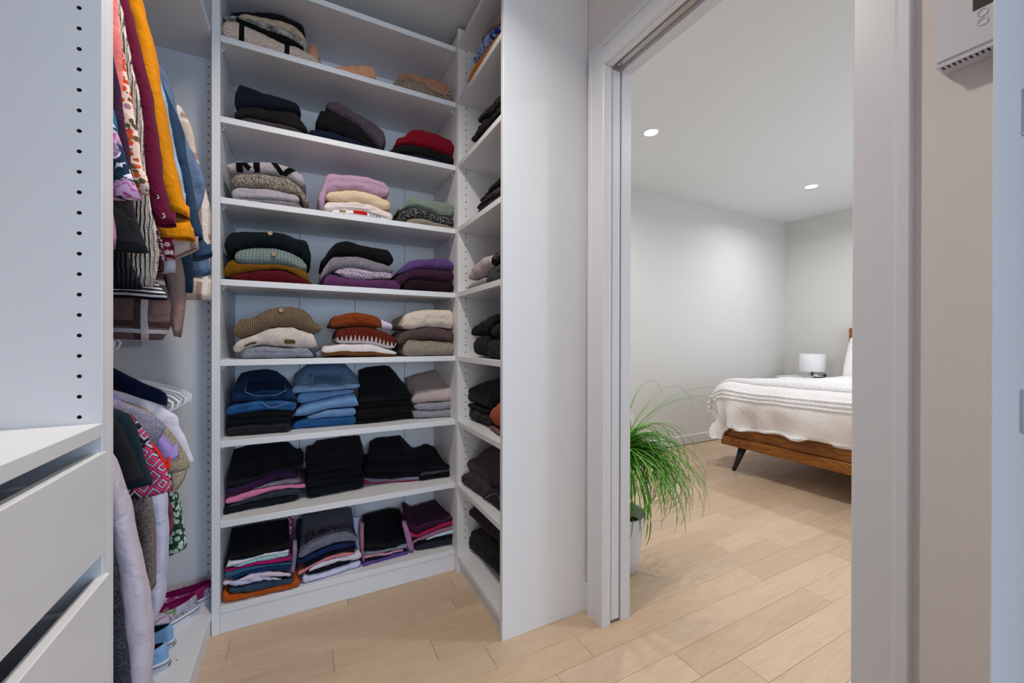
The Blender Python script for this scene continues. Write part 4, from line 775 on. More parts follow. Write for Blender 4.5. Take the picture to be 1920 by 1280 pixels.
 ('folded_jeans', 'dark indigo jeans with back pocket, top in left stack, sixth shelf, wide bookcase', 'jeans', 'denim:#1a3c68,#0c1c35', 'm', 0.0554, -0.084, -0.172, 0.28, 1, [(-0.2572, 0.8828), (-0.251, 0.9033), (-0.2199, 0.9054), (-0.1647, 0.8981), (-0.1077, 0.8972), (-0.0716, 0.9029), (-0.0487, 0.9005), (-0.0293, 0.8634)], [(-0.2552, 0.8728), (-0.2368, 0.8525), (-0.1648, 0.8573), (-0.0988, 0.8551), (-0.0294, 0.8486)], [(-0.2668, 0.929), (-0.2548, 0.9514), (-0.2233, 0.9606), (-0.1639, 0.9654), (-0.1234, 0.955), (-0.0899, 0.9238), (-0.0717, 0.8928)], {'pocket': (0.2, 0.85, 0.25, 0.75)}),
 ('folded_jeans', 'mid blue jeans, bottom in left-centre stack, sixth shelf, wide bookcase', 'jeans', 'denim:#264c78,#1b4068', 'm', 0.0917, -0.078, 0.074, 0.253, 1, [(-0.0492, 0.7437), (0.0024, 0.7631), (0.0915, 0.7603), (0.2064, 0.7642)], [(-0.0492, 0.7221), (0.2064, 0.7221)], None, {}),
 ('folded_jeans', 'washed blue jeans, second from bottom in left-centre stack, sixth shelf, wide bookcase', 'jeans', 'denim:#5a7494,#4a6482', 'm', 0.0917, -0.078, 0.074, 0.253, 1, [(0.0097, 0.7733), (0.0916, 0.7965), (0.143, 0.798), (0.2065, 0.7969)], [(0.0097, 0.7569), (0.0915, 0.7603), (0.2064, 0.7596)], None, {}),
 ('folded_jeans', 'pale blue jeans, third from bottom in left-centre stack, sixth shelf, wide bookcase', 'jeans', 'denim:#5f7b9c,#506c8c', 'm', 0.0917, -0.078, 0.074, 0.253, 1, [(-0.0405, 0.794), (-0.007, 0.8274), (0.0666, 0.8412), (0.1432, 0.8584), (0.2067, 0.8588), (0.2185, 0.812)], [(-0.0358, 0.7731), (0.0097, 0.7733), (0.0916, 0.7965), (0.143, 0.798), (0.2184, 0.8005)], None, {}),
 ('folded_jeans', 'faded blue jeans, fourth from bottom in left-centre stack, sixth shelf, wide bookcase', 'jeans', 'denim:#547294,#456284', 'm', 0.0917, -0.078, 0.074, 0.253, 1, [(-0.0318, 0.8622), (-0.0069, 0.8752), (0.0667, 0.8761), (0.1433, 0.8787), (0.1934, 0.8826)], [(-0.0262, 0.8332), (-0.007, 0.8274), (0.0666, 0.8412), (0.1432, 0.8584), (0.1987, 0.8622)], None, {}),
 ('folded_jeans', 'light wash jeans with square pocket, top in left-centre stack, sixth shelf, wide bookcase', 'jeans', 'denim:#6b849f,#5a7491', 'm', 0.0917, -0.078, 0.074, 0.253, 1, [(-0.0553, 0.882), (-0.0354, 0.9066), (0.0419, 0.9089), (0.1434, 0.9069), (0.2242, 0.9067)], [(-0.052, 0.8743), (-0.0069, 0.8752), (0.0667, 0.8761), (0.1433, 0.8787), (0.2176, 0.8869)], [(-0.0345, 0.9418), (0.0145, 0.9818), (0.0759, 0.9837), (0.1862, 0.9804), (0.2131, 0.9512), (0.2343, 0.9244)], {'pocket': (0.26, 0.78, 0.05, 0.9)}),
 ('folded_jeans', 'black jeans, bottom in right-centre stack, sixth shelf, wide bookcase', 'jeans', 'denim:#111113,#0b0b0d', 'm', 0.0945, 0.08, 0.341, 0.251, 1, [(0.2056, 0.7379), (0.3061, 0.7331), (0.4786, 0.7502)], [(0.2056, 0.7221), (0.4786, 0.7221)], None, {}),
 ('folded_jeans', 'soft black jeans, second from bottom in right-centre stack, sixth shelf, wide bookcase', 'jeans', 'denim:#17171a,#0f0f12', 'm', 0.0945, 0.08, 0.341, 0.251, 1, [(0.2101, 0.7939), (0.3063, 0.7944), (0.4603, 0.7946)], [(0.2101, 0.7377), (0.3061, 0.7331), (0.4603, 0.7484)], None, {}),
 ('folded_jeans', 'matt black jeans, third from bottom in right-centre stack, sixth shelf, wide bookcase', 'jeans', 'denim:#101012,#0a0a0c', 'm', 0.0945, 0.08, 0.341, 0.251, 1, [(0.2112, 0.8122), (0.3348, 0.8147), (0.4604, 0.816)], [(0.2112, 0.7939), (0.3063, 0.7944), (0.4603, 0.7946), (0.4604, 0.7946)], None, {}),
 ('folded_jeans', 'black jeans with faint seams, top in right-centre stack, sixth shelf, wide bookcase', 'jeans', 'denim:#1b1b1e,#121215', 'm', 0.0945, 0.08, 0.341, 0.251, 1, [(0.2167, 0.8394), (0.3064, 0.8404), (0.3639, 0.8473), (0.4617, 0.8484)], [(0.2167, 0.8123), (0.3348, 0.8147), (0.4604, 0.816), (0.4617, 0.816)], [(0.2527, 0.9465), (0.2836, 0.9605), (0.3725, 0.9695), (0.4018, 0.9646), (0.438, 0.9227), (0.4714, 0.8735)], {'seams2': 1}),
 ('folded_trousers', 'black and white gingham trousers, bottom in right stack, sixth shelf, wide bookcase', 'trousers', 'check:#9a98a0,#17171b', 'm', 0.0755, -0.142, 0.557, 0.269, 1, [(0.4636, 0.7643), (0.5408, 0.756), (0.6653, 0.7615)], [(0.4636, 0.7221), (0.6653, 0.7221)], None, {}),
 ('folded_trousers', 'black and white dogtooth trousers, second from bottom in right stack, sixth shelf, wide bookcase', 'trousers', 'check:#9a98a0,#1b1b20', 'm', 0.0755, -0.142, 0.557, 0.269, 1, [(0.4716, 0.794), (0.541, 0.7962), (0.6654, 0.7997)], [(0.4716, 0.7634), (0.5408, 0.756), (0.6653, 0.7615), (0.6654, 0.7615)], None, {}),
 ('folded_trousers', 'beige cotton trousers, top in right stack, sixth shelf, wide bookcase', 'trousers', 'plain:#8f8380', 'm', 0.0755, -0.142, 0.557, 0.269, 1, [(0.4535, 0.8268), (0.473, 0.8547), (0.5099, 0.861), (0.5729, 0.8654), (0.6656, 0.8684)], [(0.4789, 0.7947), (0.541, 0.7962), (0.6654, 0.7997)], [(0.4885, 0.9001), (0.5471, 0.9183), (0.6179, 0.9295), (0.7434, 0.9567)], {}),
 ('folded_tshirt', 'black t-shirt, bottom in left stack, seventh shelf, wide bookcase', 't-shirt', 'plain:#191b20', 'm', 0.073, 0.12, -0.165, 0.272, 1, [(-0.2816, 0.4472), (-0.2319, 0.4476), (-0.1457, 0.4518), (-0.0234, 0.4419)], [(-0.2816, 0.4208), (-0.0234, 0.4208)], None, {}),
 ('folded_tshirt', 'slate grey t-shirt, second from bottom in left stack, seventh shelf, wide bookcase', 't-shirt', 'melange:#343b44,#292f37', 'm', 0.073, 0.12, -0.165, 0.272, 1, [(-0.2693, 0.4518), (-0.2107, 0.4649), (-0.1234, 0.4799), (-0.0551, 0.4795), (-0.0119, 0.4666)], [(-0.2693, 0.4473), (-0.2319, 0.4476), (-0.1457, 0.4518), (-0.0234, 0.4419), (-0.0119, 0.4419)], None, {}),
 ('folded_shirt', 'pink shirt, third from bottom in left stack, seventh shelf, wide bookcase', 'shirt', 'plain:#a3607c', 'm', 0.073, 0.12, -0.165, 0.272, 1, [(-0.2753, 0.4809), (-0.2401, 0.489), (-0.1762, 0.5005), (-0.1009, 0.4979), (-0.0317, 0.4915), (0.0092, 0.4872)], [(-0.2754, 0.4594), (-0.2402, 0.4603), (-0.2107, 0.4649), (-0.1234, 0.4799), (-0.0551, 0.4795), (0.0091, 0.4629)], None, {}),
 ('folded_shirt', 'grey marl shirt, fourth from bottom in left stack, seventh shelf, wide bookcase', 'shirt', 'melange:#76737c,#4a4852', 'm', 0.073, 0.12, -0.165, 0.272, 1, [(-0.1805, 0.5028), (-0.1098, 0.5193), (-0.055, 0.5209), (-0.0118, 0.515)], [(-0.1805, 0.5003), (-0.1009, 0.4979), (-0.0118, 0.4892)], None, {}),
 ('folded_shirt', 'deep purple shirt, fifth from bottom in left stack, seventh shelf, wide bookcase', 'shirt', 'plain:#361d3f', 'm', 0.073, 0.12, -0.165, 0.272, 1, [(-0.2699, 0.5223), (-0.2316, 0.5243), (-0.1454, 0.5459), (-0.0779, 0.5615), (-0.0362, 0.5536), (-0.0259, 0.5269)], [(-0.27, 0.4933), (-0.2401, 0.489), (-0.1805, 0.5028), (-0.1098, 0.5193), (-0.055, 0.5209), (-0.026, 0.5173)], None, {}),
 ('folded_tshirt', 'dark grey t-shirt, sixth from bottom in left stack, seventh shelf, wide bookcase', 't-shirt', 'plain:#1b1d22', 'm', 0.073, 0.12, -0.165, 0.272, 1, [(-0.2681, 0.5495), (-0.189, 0.5513), (-0.1007, 0.5702), (-0.003, 0.5744)], [(-0.267, 0.5263), (-0.2316, 0.5243), (-0.1454, 0.5459), (-0.0779, 0.5615), (-0.0031, 0.5502)], None, {}),
 ('folded_tshirt', 'loosely folded black t-shirt, top in left stack, seventh shelf, wide bookcase', 't-shirt', 'plain:#0f1014', 'm', 0.073, 0.12, -0.165, 0.272, 1, [(-0.2615, 0.5719), (-0.1889, 0.5794), (-0.1006, 0.5818), (-0.0077, 0.5939)], [(-0.2615, 0.5496), (-0.189, 0.5513), (-0.1007, 0.5702), (-0.0077, 0.5742)], [(-0.2928, 0.6072), (-0.2155, 0.6236), (-0.0728, 0.6201), (-0.0596, 0.6064), (-0.0357, 0.5815), (-0.0142, 0.5438)], {}),
 ('folded_trousers', 'black leggings, bottom in left-centre stack, seventh shelf, wide bookcase', 'leggings', 'plain:#10141a', 'm', 0.0937, 0.095, 0.126, 0.251, 1, [(0.0088, 0.4659), (0.1163, 0.4642), (0.2449, 0.4612)], [(0.0088, 0.4208), (0.2449, 0.4208)], None, {}),
 ('folded_trousers', 'soft black leggings, second from bottom in left-centre stack, seventh shelf, wide bookcase', 'leggings', 'plain:#0f0f13', 'm', 0.0937, 0.095, 0.126, 0.251, 1, [(0.0016, 0.4988), (0.1164, 0.4934), (0.2439, 0.4846)], [(0.0016, 0.4659), (0.0088, 0.4659), (0.1163, 0.4642), (0.2439, 0.4612)], None, {}),
 ('folded_trousers', 'matt black leggings, third from bottom in left-centre stack, seventh shelf, wide bookcase', 'leggings', 'plain:#141217', 'm', 0.0937, 0.095, 0.126, 0.251, 1, [(0.0095, 0.5303), (0.1165, 0.5288), (0.2358, 0.5252)], [(0.0095, 0.4984), (0.1164, 0.4934), (0.2358, 0.4851)], None, {}),
 ('folded_trousers', 'faded black leggings, fourth from bottom in left-centre stack, seventh shelf, wide bookcase', 'leggings', 'plain:#131318', 'm', 0.0937, 0.095, 0.126, 0.251, 1, [(0.0067, 0.5689), (0.1166, 0.5653), (0.2397, 0.5583)], [(0.0067, 0.5303), (0.0095, 0.5303), (0.1165, 0.5288), (0.2358, 0.5252), (0.2397, 0.5252)], None, {}),
 ('folded_trousers', 'smooth black leggings, top in left-centre stack, seventh shelf, wide bookcase', 'leggings', 'plain:#121216', 'm', 0.0937, 0.095, 0.126, 0.251, 1, [(0.0009, 0.6024), (0.0911, 0.5923), (0.2414, 0.5679)], [(0.0009, 0.5689), (0.0067, 0.5689), (0.1166, 0.5653), (0.2397, 0.5583), (0.2414, 0.5583)], [(0.0105, 0.562), (0.0578, 0.6108), (0.1614, 0.6159), (0.2578, 0.6161), (0.2731, 0.5607)], {}),
 ('folded_shirt', 'raspberry red shirt, bottom in right-centre stack, seventh shelf, wide bookcase', 'shirt', 'plain:#842440', 'm', 0.1362, -0.285, 0.342, 0.209, 1, [(0.2358, 0.4483), (0.2831, 0.4288), (0.3825, 0.4288), (0.4768, 0.4288)], [(0.2358, 0.4208), (0.4768, 0.4208)], None, {}),
 ('folded_shirt', 'light grey shirt, second from bottom in right-centre stack, seventh shelf, wide bookcase', 'shirt', 'plain:#5e5b68', 'm', 0.1362, -0.285, 0.342, 0.209, 1, [(0.2464, 0.4525), (0.3004, 0.4437), (0.4006, 0.4398), (0.5008, 0.4427)], [(0.2464, 0.4465), (0.2831, 0.4208), (0.3825, 0.4273), (0.5007, 0.4289)], None, {}),
 ('folded_shirt', 'black jersey shirt, third from bottom in right-centre stack, seventh shelf, wide bookcase', 'shirt', 'plain:#12131a', 'm', 0.1362, -0.285, 0.342, 0.209, 1, [(0.2521, 0.4723), (0.3411, 0.4735), (0.4964, 0.4604)], [(0.2521, 0.4516), (0.3004, 0.4437), (0.4006, 0.4398), (0.4964, 0.4426)], None, {}),
 ('folded_shirt', 'charcoal black shirt, fourth from bottom in right-centre stack, seventh shelf, wide bookcase', 'shirt', 'plain:#1a1a21', 'm', 0.1362, -0.285, 0.342, 0.209, 1, [(0.2494, 0.4965), (0.3412, 0.4947), (0.4946, 0.4802)], [(0.2494, 0.4723), (0.2521, 0.4723), (0.3411, 0.4735), (0.4946, 0.4605)], None, {}),
 ('folded_shirt', 'black ribbed shirt, fifth from bottom in right-centre stack, seventh shelf, wide bookcase', 'shirt', 'plain:#101117', 'm', 0.1362, -0.285, 0.342, 0.209, 1, [(0.2522, 0.5228), (0.3708, 0.5117), (0.4946, 0.5078)], [(0.2522, 0.4964), (0.3412, 0.4947), (0.4946, 0.4802), (0.4946, 0.4802)], None, {}),
 ('folded_shirt', 'plain black shirt, top in right-centre stack, seventh shelf, wide bookcase', 'shirt', 'plain:#101116', 'm', 0.1362, -0.285, 0.342, 0.209, 1, [(0.2523, 0.5477), (0.3709, 0.5288), (0.5074, 0.5332)], [(0.2523, 0.5228), (0.3708, 0.5117), (0.4946, 0.5078), (0.5074, 0.5078)], [(0.317, 0.5804), (0.3457, 0.5931), (0.4639, 0.5933), (0.4909, 0.5614), (0.539, 0.5003)], {}),
 ('folded_shirt', 'black cotton shirt, bottom in right stack, seventh shelf, wide bookcase', 'shirt', 'plain:#0f1116', 'm', 0.0829, -0.073, 0.576, 0.262, 1, [(0.489, 0.4467), (0.5739, 0.444), (0.667, 0.4486)], [(0.489, 0.4208), (0.667, 0.4208)], None, {}),
 ('folded_shirt', 'smoky grey shirt, second from bottom in right stack, seventh shelf, wide bookcase', 'shirt', 'plain:#3b3a46', 'm', 0.0829, -0.073, 0.576, 0.262, 1, [(0.4983, 0.4557), (0.574, 0.4615), (0.6671, 0.4595)], [(0.4983, 0.4464), (0.5739, 0.444), (0.667, 0.4486), (0.6671, 0.4486)], None, {}),
 ('folded_shirt', 'crumpled black shirt, top in right stack, seventh shelf, wide bookcase', 'shirt', 'plain:#101116', 'm', 0.0829, -0.073, 0.576, 0.262, 1, [(0.4873, 0.485), (0.574, 0.4815), (0.6671, 0.4806)], [(0.4873, 0.4557), (0.4983, 0.4557), (0.574, 0.4615), (0.6671, 0.4595), (0.6671, 0.4595)], [(0.539, 0.5141), (0.5741, 0.5237), (0.6097, 0.5335), (0.6676, 0.5065), (0.7533, 0.4364)], {'amp': 0.005}),
 ('folded_trousers', 'bright orange trousers, bottom in left stack, lowest shelf, wide bookcase', 'trousers', 'plain:#8f431a', 'm', 0.004, -0.069, -0.146, 0.28, 1, [(-0.2755, 0.1621), (-0.2567, 0.135), (-0.1836, 0.1232), (-0.1202, 0.1247), (-0.0453, 0.1263), (-0.019, 0.1432)], [(-0.2755, 0.1011), (-0.019, 0.1011)], None, {'seam': 1}),
 ('folded_trousers', 'slate blue trousers, second from bottom in left stack, lowest shelf, wide bookcase', 'trousers', 'denim:#354456,#2b394a', 'm', 0.004, -0.069, -0.146, 0.28, 1, [(-0.2558, 0.1564), (-0.2326, 0.1531), (-0.2, 0.1535), (-0.171, 0.1551), (-0.1157, 0.1546), (-0.0398, 0.1464)], [(-0.2535, 0.134), (-0.1836, 0.1232), (-0.1202, 0.1247), (-0.0399, 0.1274)], None, {}),
 ('folded_shirt', 'ruffled white shirt, third from bottom in left stack, lowest shelf, wide bookcase', 'shirt', 'plain:#9a98ae', 'm', 0.004, -0.069, -0.146, 0.28, 1, [(-0.2724, 0.1723), (-0.2406, 0.1777), (-0.1834, 0.1735), (-0.1414, 0.1732), (-0.08, 0.1548)], [(-0.2724, 0.1646), (-0.2326, 0.1521), (-0.2, 0.1535), (-0.171, 0.1551), (-0.1157, 0.1546), (-0.08, 0.1513)], None, {'amp': 0.005}),
 ('folded_shirt', 'pale pink shirt, fourth from bottom in left stack, lowest shelf, wide bookcase', 'shirt', 'plain:#a697a4', 'm', 0.004, -0.069, -0.146, 0.28, 1, [(-0.2703, 0.188), (-0.2325, 0.1822), (-0.1834, 0.1956), (-0.1199, 0.192), (-0.0488, 0.1657)], [(-0.2704, 0.1717), (-0.2406, 0.1777), (-0.1834, 0.1735), (-0.1414, 0.1732), (-0.0488, 0.1514)], None, {}),
 ('folded_shirt', 'navy blue shirt, fifth from bottom in left stack, lowest shelf, wide bookcase', 'shirt', 'plain:#173056', 'm', 0.004, -0.069, -0.146, 0.28, 1, [(-0.2453, 0.1969), (-0.1833, 0.2109), (-0.1285, 0.2123), (-0.0487, 0.2001)], [(-0.2453, 0.1839), (-0.1834, 0.1946), (-0.1199, 0.191), (-0.0487, 0.175)], None, {}),
 ('folded_shirt', 'teal blue shirt, sixth from bottom in left stack, lowest shelf, wide bookcase', 'shirt', 'plain:#2b5069', 'm', 0.004, -0.069, -0.146, 0.28, 1, [(-0.2683, 0.2163), (-0.2243, 0.2228), (-0.1708, 0.2244), (-0.045, 0.212)], [(-0.2683, 0.1951), (-0.2405, 0.1956), (-0.1833, 0.2094), (-0.1285, 0.2108), (-0.0451, 0.1981)], None, {}),
 ('folded_shirt', 'magenta shirt, seventh from bottom in left stack, lowest shelf, wide bookcase', 'shirt', 'plain:#8c1652', 'm', 0.004, -0.069, -0.146, 0.28, 1, [(-0.2663, 0.2292), (-0.2243, 0.2311), (-0.1624, 0.237), (-0.1068, 0.2328), (-0.0486, 0.2334)], [(-0.2663, 0.2166), (-0.2243, 0.2228), (-0.1708, 0.2244), (-0.0486, 0.2123)], None, {}),
 ('folded_shirt', 'mint green shirt, eighth from bottom in left stack, lowest shelf, wide bookcase', 'shirt', 'plain:#7d9a97', 'm', 0.004, -0.069, -0.146, 0.28, 1, [(-0.2404, 0.2368), (-0.1832, 0.2523), (-0.1197, 0.2562), (-0.053, 0.2524)], [(-0.2404, 0.2319), (-0.1624, 0.2361), (-0.1068, 0.2318), (-0.053, 0.2324)], None, {}),
 ('folded_shirt', 'white cotton shirt, ninth from bottom in left stack, lowest shelf, wide bookcase', 'shirt', 'plain:#a9a9b4', 'm', 0.004, -0.069, -0.146, 0.28, 1, [(-0.2623, 0.2426), (-0.2555, 0.261), (-0.2038, 0.2575), (-0.1326, 0.2644), (-0.0547, 0.2631)], [(-0.2623, 0.2339), (-0.2404, 0.2358), (-0.1832, 0.2513), (-0.1197, 0.2552), (-0.0548, 0.2518)], None, {}),
 ('folded_tshirt', 'flat black t-shirt, top in left stack, lowest shelf, wide bookcase', 't-shirt', 'plain:#0c0d12', 'm', 0.004, -0.069, -0.146, 0.28, 1, [(-0.2523, 0.2679), (-0.1831, 0.2671), (-0.1197, 0.2713), (-0.0475, 0.2741)], [(-0.2523, 0.2592), (-0.2038, 0.2575), (-0.1326, 0.2644), (-0.0476, 0.2629)], [(-0.2894, 0.2797), (-0.1866, 0.2801), (-0.0668, 0.2782)], {}),
 ('folded_tshirt', 'white t-shirt with loose hem, bottom in left-centre stack, lowest shelf, wide bookcase', 't-shirt', 'plain:#a19fb4', 'm', 0.0232, 0.13, 0.102, 0.28, 1, [(-0.0066, 0.1434), (0.0191, 0.1296), (0.0863, 0.1302), (0.2207, 0.1317)], [(-0.0066, 0.1011), (0.2207, 0.1011)], None, {}),
 ('folded_shirt', 'black lace shirt, second from bottom in left-centre stack, lowest shelf, wide bookcase', 'shirt', 'plain:#11131a', 'm', 0.0232, 0.13, 0.102, 0.28, 1, [(0.006, 0.1595), (0.0381, 0.1473), (0.1209, 0.1535), (0.1791, 0.1424)], [(0.0073, 0.1354), (0.038, 0.1298), (0.0863, 0.1302), (0.1791, 0.1314)], None, {}),
 ('folded_tshirt', 'off-white t-shirt, third from bottom in left-centre stack, lowest shelf, wide bookcase', 't-shirt', 'plain:#a5a2ad', 'm', 0.0232, 0.13, 0.102, 0.28, 1, [(0.0154, 0.157), (0.0621, 0.174), (0.136, 0.1715), (0.2245, 0.1687)], [(0.0154, 0.1438), (0.0381, 0.1473), (0.1209, 0.1535), (0.2243, 0.1308)], None, {}),
 ('folded_shirt', 'salmon pink shirt, fourth from bottom in left-centre stack, lowest shelf, wide bookcase', 'shirt', 'plain:#9c6266', 'm', 0.0232, 0.13, 0.102, 0.28, 1, [(-0.0237, 0.1585), (0.0145, 0.1704), (0.0767, 0.1864), (0.1411, 0.1904), (0.1983, 0.1735)], [(-0.0228, 0.1447), (0.0154, 0.157), (0.0621, 0.174), (0.136, 0.1715), (0.1983, 0.1668)], None, {}),
 ('folded_shirt', 'black stretch shirt, fifth from bottom in left-centre stack, lowest shelf, wide bookcase', 'shirt', 'plain:#0e1019', 'm', 0.0232, 0.13, 0.102, 0.28, 1, [(-0.0018, 0.1826), (0.0865, 0.2054), (0.1361, 0.2052), (0.1984, 0.199)], [(-0.0019, 0.1721), (0.0767, 0.1864), (0.1411, 0.1904), (0.1984, 0.1835)], None, {}),
 ('folded_tshirt', 'royal blue t-shirt, sixth from bottom in left-centre stack, lowest shelf, wide bookcase', 't-shirt', 'plain:#16264f', 'm', 0.0232, 0.13, 0.102, 0.28, 1, [(-0.0259, 0.2008), (0.0383, 0.2226), (0.1112, 0.2319), (0.1964, 0.2155)], [(-0.025, 0.1912), (-0.0018, 0.1852), (0.0865, 0.2054), (0.1963, 0.1995)], None, {}),
 ('folded_tshirt', 'grey t-shirt with outlined lettering, top in left-centre stack, lowest shelf, wide bookcase', 't-shirt', 'melange:#5f606e,#494a58', 'm', 0.0232, 0.13, 0.102, 0.28, 1, [(-0.0216, 0.2295), (0.0195, 0.2563), (0.0867, 0.2726), (0.1616, 0.2693), (0.2089, 0.2337)], [(-0.0134, 0.2091), (0.0383, 0.2226), (0.1112, 0.2319), (0.2089, 0.2154)], [(-0.0068, 0.2685), (0.0013, 0.2771), (0.1002, 0.2794), (0.21, 0.2705), (0.2157, 0.2039)], {'print': 'text'}),
 ('folded_shirt', 'violet shirt, bottom in right-centre stack, lowest shelf, wide bookcase', 'shirt', 'plain:#4e3c78', 'm', 0.0475, 0.073, 0.329, 0.28, 1, [(0.2273, 0.1186), (0.2968, 0.1135), (0.3643, 0.1198), (0.4323, 0.1148)], [(0.2273, 0.1011), (0.4323, 0.1011)], None, {}),
 ('folded_shirt', 'black strappy shirt, second from bottom in right-centre stack, lowest shelf, wide bookcase', 'shirt', 'plain:#12121a', 'm', 0.0475, 0.073, 0.329, 0.28, 1, [(0.237, 0.1332), (0.3079, 0.1239), (0.4106, 0.119)], [(0.237, 0.1179), (0.2968, 0.1135), (0.3643, 0.1198), (0.4106, 0.1164)], None, {}),
 ('folded_shirt', 'rose pink shirt, third from bottom in right-centre stack, lowest shelf, wide bookcase', 'shirt', 'plain:#9b6d80', 'm', 0.0475, 0.073, 0.329, 0.28, 1, [(0.237, 0.1456), (0.3079, 0.1366), (0.4106, 0.129)], [(0.237, 0.1332), (0.3079, 0.1239), (0.4106, 0.119), (0.4106, 0.119)], None, {}),
 ('folded_shirt', 'light grey marl shirt, fourth from bottom in right-centre stack, lowest shelf, wide bookcase', 'shirt', 'melange:#6c6d76,#585963', 'm', 0.0475, 0.073, 0.329, 0.28, 1, [(0.236, 0.1629), (0.3247, 0.1499), (0.4312, 0.1508)], [(0.236, 0.1456), (0.237, 0.1456), (0.3079, 0.1366), (0.4106, 0.129), (0.4312, 0.129)], None, {}),
 ('folded_tshirt', 'black t-shirt with ruffled neck, top in right-centre stack, lowest shelf, wide bookcase', 't-shirt', 'plain:#0c0d13', 'm', 0.0475, 0.073, 0.329, 0.28, 1, [(0.236, 0.1844), (0.3248, 0.1597), (0.4236, 0.1597)], [(0.236, 0.1629), (0.3247, 0.1499), (0.4236, 0.1507)], [(0.2729, 0.2083), (0.3102, 0.2185), (0.4062, 0.2215), (0.4591, 0.2092), (0.4689, 0.1515)], {'amp': 0.004}),
 ('folded_shirt', 'dark charcoal shirt, bottom in right stack, lowest shelf, wide bookcase', 'shirt', 'plain:#292932', 'm', 0.0477, -0.164, 0.562, 0.28, 1, [(0.464, 0.1298), (0.5625, 0.1369), (0.6539, 0.1409)], [(0.464, 0.1011), (0.6539, 0.1011)], None, {}),
 ('folded_shirt', 'black thin shirt, second from bottom in right stack, lowest shelf, wide bookcase', 'shirt', 'plain:#0e1016', 'm', 0.0477, -0.164, 0.562, 0.28, 1, [(0.4701, 0.1385), (0.5625, 0.1504), (0.654, 0.1578)], [(0.4701, 0.1302), (0.5625, 0.1369), (0.6539, 0.1409), (0.654, 0.1409)], None, {}),
 ('folded_shirt', 'pale mint shirt, third from bottom in right stack, lowest shelf, wide bookcase', 'shirt', 'plain:#8fa3ab', 'm', 0.0477, -0.164, 0.562, 0.28, 1, [(0.5189, 0.1513), (0.5943, 0.1698), (0.654, 0.1829)], [(0.5189, 0.1448), (0.5625, 0.1504), (0.654, 0.1578), (0.654, 0.1578)], None, {}),
 ('folded_shirt', 'mauve pink knit shirt, fourth from bottom in right stack, lowest shelf, wide bookcase', 'shirt', 'melange:#7e5a70,#6d4b60', 'm', 0.0477, -0.164, 0.562, 0.28, 1, [(0.4569, 0.1518), (0.5313, 0.1759), (0.5944, 0.1927), (0.6541, 0.1998)], [(0.4641, 0.1399), (0.5251, 0.1511), (0.5943, 0.1679), (0.654, 0.1798)], None, {}),
 ('folded_shirt', 'raspberry shirt, fifth from bottom in right stack, lowest shelf, wide bookcase', 'shirt', 'plain:#85213f', 'm', 0.0477, -0.164, 0.562, 0.28, 1, [(0.4403, 0.2022), (0.4762, 0.175), (0.5314, 0.1942), (0.5945, 0.2144), (0.6542, 0.2237)], [(0.4569, 0.1656), (0.4822, 0.1598), (0.5313, 0.1759), (0.5944, 0.1927), (0.6541, 0.1998)], None, {}),
 ('folded_shirt', 'purple and black striped shirt, top in right stack, lowest shelf, wide bookcase', 'shirt', 'stripe:#1c0f1f,#54284f', 'm', 0.0477, -0.164, 0.562, 0.28, 1, [(0.4198, 0.2602), (0.4643, 0.2179), (0.5628, 0.2303), (0.6542, 0.2425)], [(0.4285, 0.2168), (0.4702, 0.1896), (0.5627, 0.2057), (0.6541, 0.2224)], [(0.4725, 0.197), (0.5408, 0.207), (0.6761, 0.218), (0.7204, 0.1826), (0.7428, 0.1525)], {}),
 ('folded_towel', 'orange and yellow printed towel, bottom in front pile, top shelf, narrow bookcase', 'towel', 'stripe:#b04512,#a58a3a', 's', 0.015, 0.0, 0.0, 0.2, 1, [(1.3557, 2.2748), (1.4043, 2.2874), (1.4737, 2.3017), (1.5889, 2.3158), (1.6686, 2.3296), (1.7259, 2.2904)], [(1.3557, 2.2374), (1.7259, 2.2374)], None, {}),
 ('folded_towel', 'blue and white scribbled towel, second from bottom in front pile, top shelf, narrow bookcase', 'towel', 'splash:#7f93bd,#1d3a86,#0c0f1c', 's', 0.015, 0.0, 0.0, 0.2, 1, [(1.3556, 2.2782), (1.3877, 2.2998), (1.4468, 2.3369), (1.5009, 2.357), (1.5486, 2.3629), (1.6041, 2.3568), (1.6651, 2.3599)], [(1.3557, 2.2748), (1.4043, 2.2874), (1.4737, 2.3017), (1.5889, 2.3158), (1.6468, 2.3203)], None, {}),
 ('folded_jacket', 'taupe quilted jacket, top in front pile, top shelf, narrow bookcase', 'jacket', 'plain:#6f6260', 's', 0.015, 0.0, 0.0, 0.2, 1, [(1.3553, 2.3444), (1.3955, 2.3739), (1.4291, 2.3919), (1.4732, 2.3856), (1.5195, 2.381), (1.5684, 2.3607)], [(1.3556, 2.2782), (1.3877, 2.2998), (1.4468, 2.3369), (1.5009, 2.357), (1.5565, 2.3605)], None, {}),
 ('folded_trousers', 'dark plum leggings, bottom in front pile, second shelf, narrow bookcase', 'trousers', 'plain:#2b2428', 's', 0.015, 0.0, 0.0, 0.2, 1, [(1.3573, 1.9703), (1.4315, 1.9648), (1.522, 1.9714), (1.6276, 1.9672)], [(1.3573, 1.9366), (1.6276, 1.9366)], None, {}),
 ('folded_trousers', 'black sweatpants with drawn-up folds, second from bottom in front pile, second shelf, narrow bookcase', 'trousers', 'plain:#1c1a1c', 's', 0.015, 0.0, 0.0, 0.22, 1, [(1.3571, 1.9963), (1.4487, 2.0029), (1.5312, 2.0257), (1.6062, 2.0353), (1.6326, 2.0121), (1.6898, 2.0173)], [(1.3573, 1.9703), (1.4315, 1.9648), (1.522, 1.9714), (1.6276, 1.9672), (1.6765, 1.9888)], None, {'amp': 0.005}),
